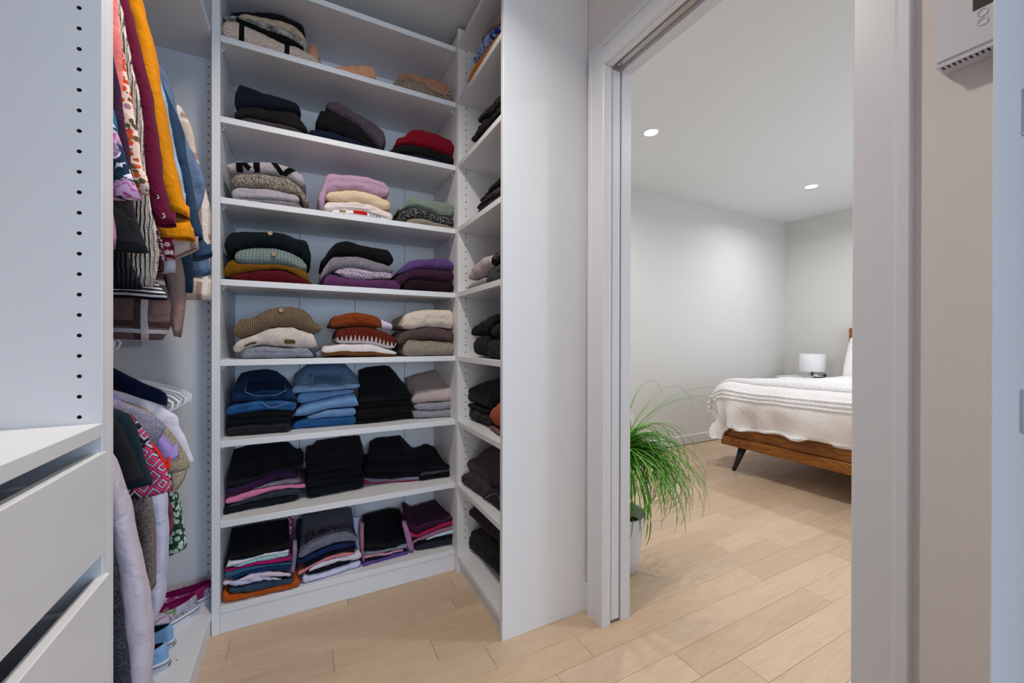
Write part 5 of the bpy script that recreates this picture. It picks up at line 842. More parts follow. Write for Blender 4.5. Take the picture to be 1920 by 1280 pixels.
 ('folded_trousers', 'black-brown sweatpants with pale seam, top in front pile, second shelf, narrow bookcase', 'trousers', 'plain:#262021', 's', 0.015, 0.0, 0.0, 0.22, 1, [(1.3569, 2.0422), (1.4056, 2.0481), (1.4485, 2.0461), (1.5311, 2.0521), (1.6092, 2.0537)], [(1.3569, 1.9963), (1.3571, 1.9963), (1.4487, 2.0029), (1.5312, 2.0257), (1.6062, 2.0353), (1.6092, 2.0327)], None, {}),
 ('folded_trousers', 'black wrinkled leggings, bottom in front pile, third shelf, narrow bookcase', 'trousers', 'plain:#1f1c20', 's', 0.015, 0.0, 0.0, 0.2, 1, [(1.3557, 1.6529), (1.4161, 1.6603), (1.4957, 1.672), (1.5727, 1.6736), (1.6117, 1.6616)], [(1.3557, 1.6347), (1.6117, 1.6347)], None, {'amp': 0.005}),
 ('folded_trousers', 'plum leggings, second from bottom in front pile, third shelf, narrow bookcase', 'trousers', 'plain:#3c313b', 's', 0.015, 0.0, 0.0, 0.2, 1, [(1.3555, 1.6982), (1.391, 1.6932), (1.4504, 1.6948), (1.543, 1.6799), (1.6085, 1.6686)], [(1.3555, 1.6529), (1.3557, 1.6529), (1.4161, 1.6603), (1.4957, 1.672), (1.5727, 1.6736), (1.6085, 1.6626)], None, {}),
 ('folded_trousers', 'black wool trousers, top in front pile, third shelf, narrow bookcase', 'trousers', 'plain:#151416', 's', 0.015, 0.0, 0.0, 0.2, 1, [(1.3554, 1.7273), (1.399, 1.7276), (1.4415, 1.7214), (1.4954, 1.7179), (1.5796, 1.6931)], [(1.3555, 1.6982), (1.391, 1.6932), (1.4504, 1.6948), (1.5334, 1.6769), (1.5726, 1.6852)], None, {}),
 ('folded_sweatpants', 'pale grey rolled sweatpants, bottom in rear pile, fourth shelf, narrow bookcase', 'sweatpants', 'plain:#7b7476', 's', 0.015, 0.0, 0.0, 0.22, 1, [(1.4999, 1.3593), (1.6071, 1.3624), (1.6776, 1.3586), (1.7302, 1.3498)], [(1.4999, 1.3289), (1.7302, 1.3289)], None, {}),
 ('folded_sweatpants', 'light grey sweatpants with drawstring, top in rear pile, fourth shelf, narrow bookcase', 'sweatpants', 'plain:#8a8280', 's', 0.015, 0.0, 0.0, 0.22, 1, [(1.4549, 1.4449), (1.5622, 1.4551), (1.6295, 1.4438), (1.7083, 1.3979)], [(1.4552, 1.3934), (1.5202, 1.3848), (1.607, 1.371), (1.6898, 1.3705)], None, {}),
 ('folded_sweatpants', 'charcoal rolled sweatpants, bottom in front pile, fourth shelf, narrow bookcase', 'sweatpants', 'plain:#3e3e42', 's', 0.015, 0.0, 0.0, 0.2, 1, [(1.3525, 1.4008), (1.4037, 1.4003), (1.4698, 1.3918), (1.5286, 1.3695)], [(1.3525, 1.3289), (1.5286, 1.3289)], None, {}),
 ('folded_sweatpants', 'black sweatpants with white script, top in front pile, fourth shelf, narrow bookcase', 'sweatpants', 'script:#1d191f,#6d6870', 's', 0.015, 0.0, 0.0, 0.2, 1, [(1.3522, 1.4606), (1.4125, 1.4561), (1.4715, 1.4373)], [(1.3525, 1.4008), (1.4037, 1.3996), (1.462, 1.3969)], None, {}),
 ('folded_sweatpants', 'black rolled sweatpants, bottom in rear pile, fifth shelf, narrow bookcase', 'sweatpants', 'plain:#1e1e23', 's', 0.015, 0.0, 0.0, 0.22, 1, [(1.4965, 1.0826), (1.5115, 1.1283), (1.6086, 1.1191), (1.6672, 1.1055)], [(1.5018, 1.0328), (1.6092, 1.032), (1.6557, 1.0371)], None, {}),
 ('folded_sweatpants', 'black fleece sweatpants, top in rear pile, fifth shelf, narrow bookcase', 'sweatpants', 'plain:#19191c', 's', 0.015, 0.0, 0.0, 0.22, 1, [(1.412, 1.2073), (1.4611, 1.2044), (1.5423, 1.1954), (1.643, 1.1699), (1.6889, 1.1393)], [(1.4122, 1.1705), (1.4614, 1.1506), (1.5115, 1.1283), (1.6086, 1.1191), (1.6671, 1.122)], None, {}),
 ('folded_sweatpants', 'dark grey rolled sweatpants, bottom in front pile, fifth shelf, narrow bookcase', 'sweatpants', 'plain:#26272c', 's', 0.015, 0.0, 0.0, 0.2, 1, [(1.3523, 1.0995), (1.4053, 1.1092), (1.4569, 1.1076), (1.4913, 1.0988), (1.5117, 1.0784)], [(1.3523, 1.027), (1.5117, 1.027)], None, {}),
 ('folded_sweatpants', 'faded black rolled sweatpants, second from bottom in front pile, fifth shelf, narrow bookcase', 'sweatpants', 'plain:#212126', 's', 0.015, 0.0, 0.0, 0.2, 1, [(1.352, 1.1707), (1.3869, 1.1741), (1.4327, 1.1702), (1.4712, 1.1489)], [(1.3523, 1.0995), (1.4053, 1.1092), (1.4425, 1.1087), (1.4665, 1.1188)], None, {}),
 ('folded_sweatpants', 'black sweatpants with lilac lining, top in front pile, fifth shelf, narrow bookcase', 'sweatpants', 'plain:#1b1b20', 's', 0.015, 0.0, 0.0, 0.18, 1, [(1.3517, 1.2253), (1.3822, 1.2112), (1.4139, 1.1977)], [(1.352, 1.1707), (1.3869, 1.1741), (1.4187, 1.1727)], None, {}),
 ('folded_sweatpants', 'green-grey crumpled sweatpants, bottom in rear pile, sixth shelf, narrow bookcase', 'sweatpants', 'plain:#2c302f', 's', 0.0518, -0.028, 1.716, 0.22, 1, [(1.5741, 0.7857), (1.7417, 0.7834), (1.8062, 0.769), (1.8655, 0.7353)], [(1.5741, 0.7221), (1.8655, 0.7221)], None, {'amp': 0.005}),
 ('folded_sweatpants', 'thin black sweatpants, second from bottom in rear pile, sixth shelf, narrow bookcase', 'sweatpants', 'plain:#17171a', 's', 0.0518, -0.028, 1.716, 0.22, 1, [(1.574, 0.8025), (1.6145, 0.7981), (1.7416, 0.8001), (1.8138, 0.7979)], [(1.5741, 0.7857), (1.7417, 0.7834), (1.7843, 0.7723), (1.8116, 0.7842)], None, {}),
 ('folded_sweater', 'large charcoal wool sweater, top in rear pile, sixth shelf, narrow bookcase', 'sweater', 'melange:#2b2c32,#1f2026', 's', 0.0518, -0.028, 1.716, 0.25, 1, [(1.4258, 0.9605), (1.5515, 0.9381), (1.7001, 0.9048), (1.8392, 0.8654), (1.8766, 0.8201)], [(1.4263, 0.8696), (1.5265, 0.8428), (1.5784, 0.8018), (1.6145, 0.7981), (1.806, 0.805), (1.8627, 0.8055)], None, {}),
 ('folded_sweater', 'taupe brown sweater, bottom in front pile, sixth shelf, narrow bookcase', 'sweater', 'plain:#5c4a44', 's', 0.0446, 0.118, 1.486, 0.2, 1, [(1.4122, 0.7463), (1.5113, 0.7404), (1.5625, 0.7394)], [(1.4122, 0.7221), (1.5625, 0.7221)], None, {}),
 ('folded_blanket', 'rolled orange fleece, top in front pile, sixth shelf, narrow bookcase', 'blanket', 'plain:#8c4630', 's', 0.0446, 0.118, 1.486, 0.2, 1, [(1.4115, 0.8694), (1.4781, 0.8499), (1.5361, 0.8211), (1.564, 0.7869)], [(1.4122, 0.7519), (1.5113, 0.7421), (1.558, 0.7579)], None, {}),
 ('folded_sweater', 'plum grey fleece trousers, rear pile, seventh shelf, narrow bookcase', 'sweater', 'melange:#413741,#352c35', 's', 0.0232, -0.063, 1.669, 0.2, 1, [(1.5452, 0.4898), (1.6309, 0.4983), (1.7075, 0.5042), (1.7784, 0.4794), (1.857, 0.4296)], [(1.5452, 0.4208), (1.857, 0.4208)], None, {}),
 ('folded_jeans', 'dark plum jeans with zip, front pile, seventh shelf, narrow bookcase', 'jeans', 'denim:#2f272e,#251e25', 's', 0.0369, -0.026, 1.489, 0.2, 1, [(1.3956, 0.5055), (1.4611, 0.4999), (1.5336, 0.4828), (1.5991, 0.4404)], [(1.3956, 0.4208), (1.5991, 0.4208)], None, {'zip': 1}),
 ('folded_sweater', 'big plum-grey fleece sweater, upper pile, seventh shelf, narrow bookcase', 'sweater', 'melange:#453c45,#383039', 's', 0.045, 0.0, 0.0, 0.24, 1, [(1.4112, 0.6936), (1.5134, 0.6736), (1.62, 0.6273), (1.7057, 0.5734), (1.8112, 0.5245), (1.8812, 0.4915)], [(1.4123, 0.4984), (1.4785, 0.4927), (1.5519, 0.4755), (1.6008, 0.4523), (1.7064, 0.4593), (1.7872, 0.4865), (1.8749, 0.4706)], None, {}),
 ('folded_jacket', 'olive green cotton jacket, bottom in rear pile, lowest shelf, narrow bookcase', 'jacket', 'plain:#2b2f2b', 's', 0.0711, -0.11, 1.661, 0.22, 1, [(1.5301, 0.2237), (1.6348, 0.2221), (1.7273, 0.2268), (1.8358, 0.1611)], [(1.5301, 0.0895), (1.8358, 0.0895)], None, {'amp': 0.005}),
 ('folded_trousers', 'purple velour trousers, top in rear pile, lowest shelf, narrow bookcase', 'trousers', 'plain:#2f2733', 's', 0.0711, -0.11, 1.661, 0.22, 1, [(1.4644, 0.3271), (1.5295, 0.3292), (1.6342, 0.3312), (1.7636, 0.3157), (1.8244, 0.273)], [(1.4648, 0.2599), (1.5301, 0.2279), (1.6348, 0.2266), (1.7272, 0.2398), (1.8153, 0.2595)], None, {}),
 ('folded_trousers', 'navy purple velour trousers, front pile, lowest shelf, narrow bookcase', 'trousers', 'plain:#22202d', 's', 0.0842, -0.012, 1.529, 0.18, 1, [(1.4896, 0.2454), (1.538, 0.2148), (1.5786, 0.1895), (1.634, 0.145)], [(1.4904, 0.0895), (1.5288, 0.0901), (1.5689, 0.0895), (1.6157, 0.1325)], None, {}),
]
for i, rec in enumerate(FOLDED): make_folded(rec, i)

# ------------------------------------------------------------------ hanging clothes
def hermite(rows, n):
    L = [0]
    for a, b in zip(rows, rows[1:]): L.append(L[-1]+max(.004, sqrt((b[2]-a[2])**2+(b[3]-a[3])**2)))
    out = []
    for i in range(n+1):
        s = L[-1]*i/n; k = 0
        while k < len(L)-2 and s > L[k+1]: k += 1
        t = (s-L[k])/(L[k+1]-L[k]); t = max(0, min(1, t))
        out.append(tuple(rows[k][c]+(rows[k+1][c]-rows[k][c])*t for c in range(4)))
    for _ in range(2):
        out = [out[0]] + [tuple((out[i-1][c]+2*out[i][c]+out[i+1][c])/4 for c in range(4)) for i in range(1, n)] + [out[-1]]
    return out
def loft(rows, Y, th, seed, n=40, ring=40, fold=.5, straight=True):
    R = hermite(rows, n); bm = bmesh.new(); uvl = bm.loops.layers.uv.new('UVMap'); U = {}; rings = []; va = 0
    sv = Vector((seed*5.1, seed*2.3, 1.0))
    for i, (xl, zl, xr, zr) in enumerate(R):
        if i: va += sqrt((R[i][2]-R[i-1][2])**2+(R[i][3]-R[i-1][3])**2)
        wd = sqrt((xr-xl)**2+(zr-zl)**2); rg = []; taper = min(1, .35+i/6)
        for k in range(ring):
            a = 2*pi*k/ring; c = cos(a); s = sin(a)
            q = .5+.5*(abs(c)**.75)*(1 if c > 0 else -1)
            y = Y+th/2*taper*(abs(s)**.7)*(1 if s > 0 else -1)
            x = xl+(xr-xl)*q; z = zl+(zr-zl)*q
            p = Vector((x, y, z))
            g = sin((x*62+seed*2.1)+1.2*sin(z*5+seed))*.3 + sin(x*28+seed+z*3)*.5 + noise.noise(Vector((x*14, seed*3.0, z*4)))*.9
            y2 = g*th*.22*fold*min(1, i/8)
            nv = noise.noise_vector(p*20+sv)*.0035
            v = bm.verts.new(p+Vector((nv.x, y2+nv.y, nv.z))); U[v] = (wd*q, va); rg.append(v)
        rings.append(rg)
    for A, B in zip(rings, rings[1:]):
        for k in range(ring): bm.faces.new((A[k], A[(k+1) % ring], B[(k+1) % ring], B[k]))
    # hem: turn in a little, then close inside so the garment end reads as an opening
    inn = [bm.verts.new(v.co*.0 + Vector((v.co.x*.94+sum(w_.co.x for w_ in rings[-1])/ring*.06, Y+(v.co.y-Y)*.55, v.co.z+.002))) for v in rings[-1]]
    up = [bm.verts.new(v.co+Vector((0, 0, .03))) for v in inn]
    for v in inn+up: U[v] = (0, va)
    for A, B in ((rings[-1], inn), (inn, up)):
        for k in range(ring): bm.faces.new((A[k], A[(k+1) % ring], B[(k+1) % ring], B[k]))
    bm.faces.new(up); bm.faces.new(rings[0][::-1])
    bmesh.ops.recalc_face_normals(bm, faces=bm.faces[:])
    for f in bm.faces:
        f.smooth = True
        for l in f.loops: l[uvl].uv = U[l.vert]
    return bm
def hanger_path(bm, x, y, z, rz, half=.205, hook=True):
    # plastic tubular hanger in the XZ plane; z is the rod height it hooks over
    b = z-.10
    P = [(x, b), (x+half*.5, b-.028), (x+half*.92, b-.062), (x+half, b-.078), (x+half*.99, b-.096), (x+half*.93, b-.106), (x, b-.108), (x-half*.93, b-.106), (x-half*.99, b-.096), (x-half, b-.078), (x-half*.92, b-.062), (x-half*.5, b-.028)]
    cs, sn = cos(rz), sin(rz)
    W = lambda px, pz: (x+(px-x)*cs, y+(px-x)*sn, pz)
    tube(bm, [W(*p) for p in P], .0042, 8, closed=True)
    H = [(x, b), (x, z-.03), (x+.002, z-.02), (x+.017, z-.008), (x+.020, z+.006), (x+.012, z+.0165), (x, z+.0205), (x-.012, z+.0165), (x-.0195, z+.004), (x-.0195, z-.004)]
    tube(bm, [W(*p) for p in H], .0036, 8)
HANGING = [
 ('blouse', 'navy blouse with pink and magenta flowers, nearest on the upper rod', 'blouse', 'floral:#1c3247,#8a2f72,#a888a4,#c9b3c6', 1.0, 0.04, 'upper', [(-0.62, 2.04, -0.5, 2.04), (-0.76, 1.96, -0.5, 1.96), (-0.8, 1.84, -0.46, 1.84), (-0.8, 1.5664, -0.3286, 1.5652), (-0.8, 1.5125, -0.3203, 1.5101), (-0.8, 1.4929, -0.3126, 1.49), (-0.8, 1.4839, -0.3057, 1.4807), (-0.8, 1.4456, -0.2954, 1.4415), (-0.8, 1.4286, -0.2901, 1.4241), (-0.8, 1.4133, -0.2857, 1.4084), (-0.8, 1.3938, -0.2786, 1.3885), (-0.8, 1.3684, -0.2715, 1.3624)], {}),
 ('blouse', 'teal satin blouse peeping out above the navy floral blouse', 'blouse', 'plain:#1b5a78', 1.03, 0.03, 'upper', [(-0.62, 2.04, -0.5, 2.04), (-0.76, 1.96, -0.5, 1.96), (-0.8, 1.84, -0.46, 1.84), (-0.8, 1.6038, -0.3348, 1.6038), (-0.8, 1.563, -0.3289, 1.563), (-0.8, 1.536, -0.3231, 1.536), (-0.8, 1.5133, -0.3184, 1.5133), (-0.8, 1.4928, -0.314, 1.4928), (-0.8, 1.4669, -0.3119, 1.4669)], {}),
 ('shirt', 'plum purple shirt with a rolled cuff on the upper rod', 'shirt', 'plain:#3a2038', 1.05, 0.035, 'upper', [(-0.62, 2.04, -0.5, 2.04), (-0.76, 1.96, -0.5, 1.96), (-0.8, 1.84, -0.46, 1.84), (-0.8, 1.6993, -0.3375, 1.6993), (-0.8, 1.6608, -0.3295, 1.6608), (-0.8, 1.6088, -0.3252, 1.6088), (-0.8, 1.5856, -0.3167, 1.5856), (-0.8, 1.5643, -0.314, 1.5643), (-0.8, 1.4768, -0.3054, 1.4768), (-0.8, 1.4215, -0.2997, 1.4215), (-0.8, 1.3971, -0.2973, 1.3971)], {}),
 ('shirt', 'coral shirt, pale red strip at the near end of the upper rod', 'shirt', 'plain:#b0605f', 1.075, 0.03, 'upper', [(-0.62, 2.05, -0.5, 2.05), (-0.8, 1.8045, -0.3341, 1.8045), (-0.8, 1.7802, -0.3327, 1.7802), (-0.8, 1.7194, -0.3289, 1.7194), (-0.8, 1.6829, -0.3262, 1.6829), (-0.8, 1.6335, -0.3241, 1.6335), (-0.8, 1.5985, -0.324, 1.5985), (-0.8, 1.5584, -0.3242, 1.5584)], {}),
 ('jacket', 'black jacket with dark lining showing at its hem, upper rod', 'jacket', 'plain:#26262a', 1.1, 0.04, 'upper', [(-0.62, 2.04, -0.5, 2.04), (-0.76, 1.96, -0.5, 1.96), (-0.8, 1.84, -0.46, 1.84), (-0.8, 1.6438, -0.3387, 1.6438), (-0.8, 1.544, -0.3295, 1.544), (-0.8, 1.4281, -0.3279, 1.4393), (-0.8, 1.3892, -0.3203, 1.4046), (-0.8, 1.356, -0.3116, 1.375), (-0.8, 1.316, -0.3068, 1.3393), (-0.8, 1.2818, -0.3005, 1.3087), (-0.8, 1.2532, -0.2896, 1.2832)], {}),
 ('shirt', 'dusty pink sleeve end in front of the black jacket', 'shirt', 'plain:#8a6474', 1.03, 0.03, 'upper', [(-0.6, 2.05, -0.5, 2.04), (-0.6, 2.0, -0.42, 1.98), (-0.3358, 1.3178, -0.3239, 1.3193), (-0.3359, 1.3036, -0.32, 1.3031), (-0.3359, 1.2894, -0.3162, 1.2832), (-0.336, 1.2716, -0.3237, 1.2733)], {}),
 ('blouse', 'cream blouse with small red and green flowers, upper rod', 'blouse', 'flowers:#b5a096,#a03a22,#4b4a30,#7d5a70', 1.14, 0.04, 'upper', [(-0.62, 2.05, -0.5, 2.05), (-0.8, 1.8471, -0.3543, 1.8471), (-0.8, 1.8168, -0.3509, 1.8168), (-0.8, 1.7651, -0.3477, 1.7651), (-0.8, 1.7134, -0.3439, 1.7134), (-0.8, 1.655, -0.3351, 1.655), (-0.8, 1.6091, -0.3272, 1.6091), (-0.8, 1.5648, -0.3223, 1.5648), (-0.8, 1.5126, -0.3153, 1.5126), (-0.8, 1.5156, -0.3153, 1.5156), (-0.8, 1.4699, -0.3144, 1.4699), (-0.8, 1.4512, -0.2985, 1.4512), (-0.8, 1.4347, -0.2965, 1.4347), (-0.8, 1.4178, -0.2999, 1.4178)], {}),
 ('cardigan', 'long cream ribbed knit cardigan on the upper rod', 'cardigan', 'ribv:#a39a92,#958c84', 1.19, 0.045, 'upper', [(-0.62, 2.05, -0.5, 2.05), (-0.8, 1.8756, -0.3668, 1.8756), (-0.8, 1.8544, -0.3648, 1.8544), (-0.8, 1.7973, -0.3547, 1.7973), (-0.8, 1.75, -0.3464, 1.75), (-0.8, 1.7073, -0.3403, 1.7073), (-0.8, 1.6352, -0.3277, 1.6352), (-0.8, 1.5886, -0.3225, 1.5886), (-0.8, 1.5103, -0.3184, 1.5103), (-0.8, 1.4771, -0.3164, 1.4771), (-0.8, 1.3944, -0.3068, 1.3905), (-0.8, 1.3331, -0.296, 1.3262), (-0.8, 1.3005, -0.2946, 1.2919), (-0.8, 1.2323, -0.3037, 1.2203)], {}),
 ('jacket', 'burgundy jacket sleeve with two snap buttons, upper rod', 'jacket', 'plain:#56102c', 1.25, 0.05, 'upper', [(-0.6, 2.06, -0.5, 2.05), (-0.3928, 1.9233, -0.3733, 1.9312), (-0.3908, 1.8895, -0.3679, 1.8983), (-0.3824, 1.8289, -0.3537, 1.8303), (-0.3696, 1.7342, -0.3378, 1.7558), (-0.3521, 1.6601, -0.321, 1.6684), (-0.3436, 1.5292, -0.3068, 1.5367), (-0.3348, 1.448, -0.2995, 1.4689), (-0.3246, 1.4049, -0.2878, 1.4192), (-0.3148, 1.3708, -0.2786, 1.379)], {'snaps': [(-0.3105, 1.225, 1.4345), (-0.2993, 1.225, 1.3917)]}),
 ('sweatshirt', 'mustard yellow sweatshirt with a wide cuff, upper rod', 'sweatshirt', 'plain:#9c6208', 1.33, 0.06, 'upper', [(-0.6, 2.06, -0.5, 2.05), (-0.4065, 1.9806, -0.37, 1.9953), (-0.3996, 1.9462, -0.3661, 1.9592), (-0.3835, 1.8745, -0.3494, 1.8865), (-0.3694, 1.8261, -0.3374, 1.8366), (-0.3601, 1.7471, -0.3302, 1.7558), (-0.3482, 1.6871, -0.3177, 1.6951), (-0.3339, 1.5631, -0.3033, 1.5693), (-0.3302, 1.5418, -0.2983, 1.548), (-0.3217, 1.4856, -0.2856, 1.4917), (-0.3119, 1.4292, -0.2677, 1.4174)], {'cuff': [(-0.3325, 1.3942, -0.2677, 1.4164), (-0.3308, 1.3752, -0.2638, 1.3899), (-0.3291, 1.3578, -0.2597, 1.3633)]}),
 ('shirt', 'pale blue shirt edge between mustard sweatshirt and denim jacket', 'shirt', 'plain:#6f86a0', 1.41, 0.03, 'upper', [(-0.6, 2.05, -0.5, 2.04), (-0.6, 2.0, -0.42, 1.98), (-0.3661, 1.831, -0.3518, 1.8218), (-0.3623, 1.8052, -0.3485, 1.8093), (-0.3482, 1.7381, -0.3344, 1.7417), (-0.3301, 1.5958, -0.3134, 1.5992), (-0.3248, 1.587, -0.308, 1.5904), (-0.3102, 1.4933, -0.2947, 1.4732)], {}),
 ('jacket', 'blue denim jacket with a bent sleeve, upper rod', 'jacket', 'denim:#586880,#3d4b62', 1.5, 0.07, 'upper', [(-0.62, 2.05, -0.5, 2.05), (-0.8, 1.8891, -0.3756, 1.8891), (-0.8, 1.8833, -0.3616, 1.8833), (-0.8, 1.8476, -0.3447, 1.8476), (-0.8, 1.7879, -0.3363, 1.7879), (-0.8, 1.7531, -0.3293, 1.7531), (-0.8, 1.698, -0.3134, 1.698), (-0.8, 1.6401, -0.2894, 1.6401), (-0.8, 1.5993, -0.2706, 1.5993), (-0.8, 1.5666, -0.2641, 1.5666), (-0.8, 1.5404, -0.2632, 1.5404), (-0.8, 1.4779, -0.284, 1.4779)], {}),
 ('jacket', 'dark blue denim jacket with a hanging cuff, upper rod', 'jacket', 'denim:#2b4058,#1e2e44', 1.46, 0.05, 'upper', [(-0.6, 2.05, -0.5, 2.04), (-0.6, 2.0, -0.42, 1.98), (-0.3498, 1.6934, -0.3093, 1.703), (-0.339, 1.6392, -0.3038, 1.6467), (-0.3224, 1.5713, -0.2906, 1.5592), (-0.3114, 1.5016, -0.2764, 1.4708), (-0.3002, 1.4313, -0.2649, 1.4103), (-0.2918, 1.3854, -0.2649, 1.3901)], {'cuff': [(-0.2903, 1.3783, -0.264, 1.3939), (-0.2867, 1.3461, -0.2413, 1.3651), (-0.2868, 1.3272, -0.2419, 1.351)]}),
 ('shorts', 'washed denim shorts with a frayed hem, upper rod', 'shorts', 'denim:#566b85,#33475f', 1.56, 0.05, 'upper', [(-0.6, 2.05, -0.5, 2.04), (-0.6, 2.0, -0.42, 1.98), (-0.3393, 1.3636, -0.268, 1.3704), (-0.3089, 1.3356, -0.2649, 1.3491), (-0.3066, 1.2939, -0.2625, 1.3096)], {}),
 ('shirt', 'cream and brown checked shirt at far end of upper rod', 'shirt', 'plaid:#a3958a,#7a6158,#b9afa8', 1.66, 0.05, 'upper', [(-0.62, 2.05, -0.5, 2.05), (-0.8, 1.8617, -0.3706, 1.8617), (-0.8, 1.8525, -0.3466, 1.8525), (-0.8, 1.8254, -0.3376, 1.8254), (-0.8, 1.7911, -0.3266, 1.7911), (-0.8, 1.6997, -0.3103, 1.6997), (-0.8, 1.6718, -0.3071, 1.6718), (-0.8, 1.5958, -0.2906, 1.5958), (-0.8, 1.5559, -0.2792, 1.5559), (-0.8, 1.489, -0.2781, 1.489), (-0.8, 1.4049, -0.2811, 1.4049), (-0.8, 1.3589, -0.2802, 1.3589), (-0.8, 1.2962, -0.2781, 1.2962), (-0.8, 1.2319, -0.2749, 1.2319)], {}),
 ('shirt', 'beige checked cuff hanging below the mustard sweatshirt', 'shirt', 'plaid:#978a80,#6b5048,#a69c94', 1.37, 0.04, 'upper', [(-0.6, 2.05, -0.5, 2.04), (-0.6, 2.0, -0.42, 1.98), (-0.3446, 1.3831, -0.2764, 1.3912), (-0.3332, 1.348, -0.2629, 1.369), (-0.3294, 1.3079, -0.2542, 1.3508)], {}),
 ('blouse', 'crimson and white floral sleeve end, upper rod', 'blouse', 'flowers:#7b1b33,#b59aa5,#3b1524,#a1a0a8', 1.345, 0.03, 'upper', [(-0.6, 2.05, -0.5, 2.04), (-0.6, 2.0, -0.42, 1.98), (-0.3282, 1.3791, -0.3066, 1.3817), (-0.3253, 1.356, -0.3038, 1.3571), (-0.3244, 1.3099, -0.304, 1.3131)], {}),
 ('blouse', 'maroon speckled blouse hem, upper rod', 'blouse', 'fleck:#3c1a26,#8f7680', 1.3, 0.03, 'upper', [(-0.6, 2.05, -0.5, 2.04), (-0.6, 2.0, -0.42, 1.98), (-0.3368, 1.3145, -0.3125, 1.3168), (-0.3284, 1.2934, -0.3131, 1.3011), (-0.3278, 1.2679, -0.3151, 1.2701)], {}),
 ('shirt', 'small white hem above dark teal denim, upper rod', 'shirt', 'plain:#9a98a4', 1.39, 0.03, 'upper', [(-0.6, 2.05, -0.5, 2.04), (-0.6, 2.0, -0.42, 1.98), (-0.3446, 1.3308, -0.3144, 1.3337), (-0.34, 1.3128, -0.3131, 1.3152), (-0.3401, 1.2789, -0.3127, 1.2809)], {}),
 ('skirt', 'dark teal denim skirt hem, upper rod', 'skirt', 'denim:#152a3c,#10202e', 1.44, 0.05, 'upper', [(-0.6, 2.05, -0.5, 2.04), (-0.6, 2.0, -0.42, 1.98), (-0.3757, 1.3374, -0.2845, 1.3461), (-0.3647, 1.2831, -0.2841, 1.2889), (-0.3626, 1.259, -0.2833, 1.264), (-0.3552, 1.2358, -0.2843, 1.2342)], {}),
 ('skirt', 'dark slate skirt with a frilled hem, upper rod', 'skirt', 'ribv:#22262e,#15181e', 1.15, 0.04, 'upper', [(-0.62, 2.04, -0.5, 2.04), (-0.76, 1.96, -0.5, 1.96), (-0.8, 1.84, -0.46, 1.84), (-0.8, 1.2828, -0.3374, 1.2806), (-0.8, 1.2569, -0.3272, 1.2544), (-0.8, 1.2308, -0.317, 1.228), (-0.8, 1.2134, -0.3139, 1.2104)], {}),
 ('shirt', 'black and white striped shirt hem, upper rod', 'shirt', 'hstripe:#a3a1a6,#16161c', 1.29, 0.05, 'upper', [(-0.62, 2.04, -0.5, 2.04), (-0.76, 1.96, -0.5, 1.96), (-0.8, 1.84, -0.46, 1.84), (-0.8, 1.2461, -0.3297, 1.2394), (-0.8, 1.237, -0.3201, 1.23), (-0.8, 1.231, -0.3031, 1.2238), (-0.8, 1.2222, -0.2958, 1.2147), (-0.8, 1.2122, -0.2966, 1.2043), (-0.8, 1.2076, -0.3032, 1.1996)], {}),
 ('shirt', 'long brown and white checked flannel shirt, upper rod', 'shirt', 'plaid:#5d4a48,#3d2a2a,#a19a9c', 1.36, 0.05, 'upper', [(-0.62, 2.04, -0.5, 2.04), (-0.76, 1.96, -0.5, 1.96), (-0.8, 1.84, -0.46, 1.84), (-0.8, 1.2656, -0.3272, 1.2613), (-0.8, 1.2346, -0.3196, 1.2288), (-0.8, 1.194, -0.312, 1.1861), (-0.8, 1.1466, -0.3082, 1.1364), (-0.8, 1.1308, -0.3091, 1.1198), (-0.8, 1.115, -0.3174, 1.1032), (-0.8, 1.111, -0.3303, 1.099)], {}),
 ('shirt', 'brown wool shirt flap beside the checked flannel shirt', 'shirt', 'plain:#6d5853', 1.42, 0.04, 'upper', [(-0.6, 2.05, -0.5, 2.04), (-0.6, 2.0, -0.42, 1.98), (-0.3336, 1.2552, -0.2931, 1.2577), (-0.3337, 1.2276, -0.294, 1.2331), (-0.3312, 1.1725, -0.297, 1.1867), (-0.3259, 1.1311, -0.3018, 1.1453), (-0.3192, 1.1096, -0.3063, 1.1079)], {}),
 ('trousers', 'long cream trousers hanging nearest on the lower rod', 'trousers', 'plain:#97909a', 1.02, 0.05, 'lower', [(-0.6, 1.045, -0.5, 1.035), (-0.3612, 0.9122, -0.3245, 0.8969), (-0.3457, 0.8853, -0.3186, 0.878), (-0.3275, 0.7997, -0.2998, 0.7891), (-0.317, 0.7177, -0.2848, 0.6916), (-0.3064, 0.6236, -0.2708, 0.6133), (-0.2984, 0.5476, -0.2627, 0.5357), (-0.293, 0.4903, -0.2638, 0.4796), (-0.2904, 0.4412, -0.2651, 0.4312), (-0.2878, 0.3771, -0.265, 0.3673)], {}),
 ('cardigan', 'long grey wool cardigan behind the cream trousers', 'cardigan', 'melange:#4a4a55,#33333d', 1.07, 0.05, 'lower', [(-0.62, 1.025, -0.5, 1.025), (-0.76, 0.945, -0.5, 0.945), (-0.8, 0.825, -0.46, 0.825), (-0.8, 0.7817, -0.3464, 0.7817), (-0.8, 0.7187, -0.3353, 0.7187), (-0.8, 0.6394, -0.3242, 0.6394), (-0.8, 0.5196, -0.3101, 0.5196), (-0.8, 0.4599, -0.3059, 0.4599), (-0.8, 0.408, -0.3023, 0.408), (-0.8, 0.3531, -0.3013, 0.3531)], {}),
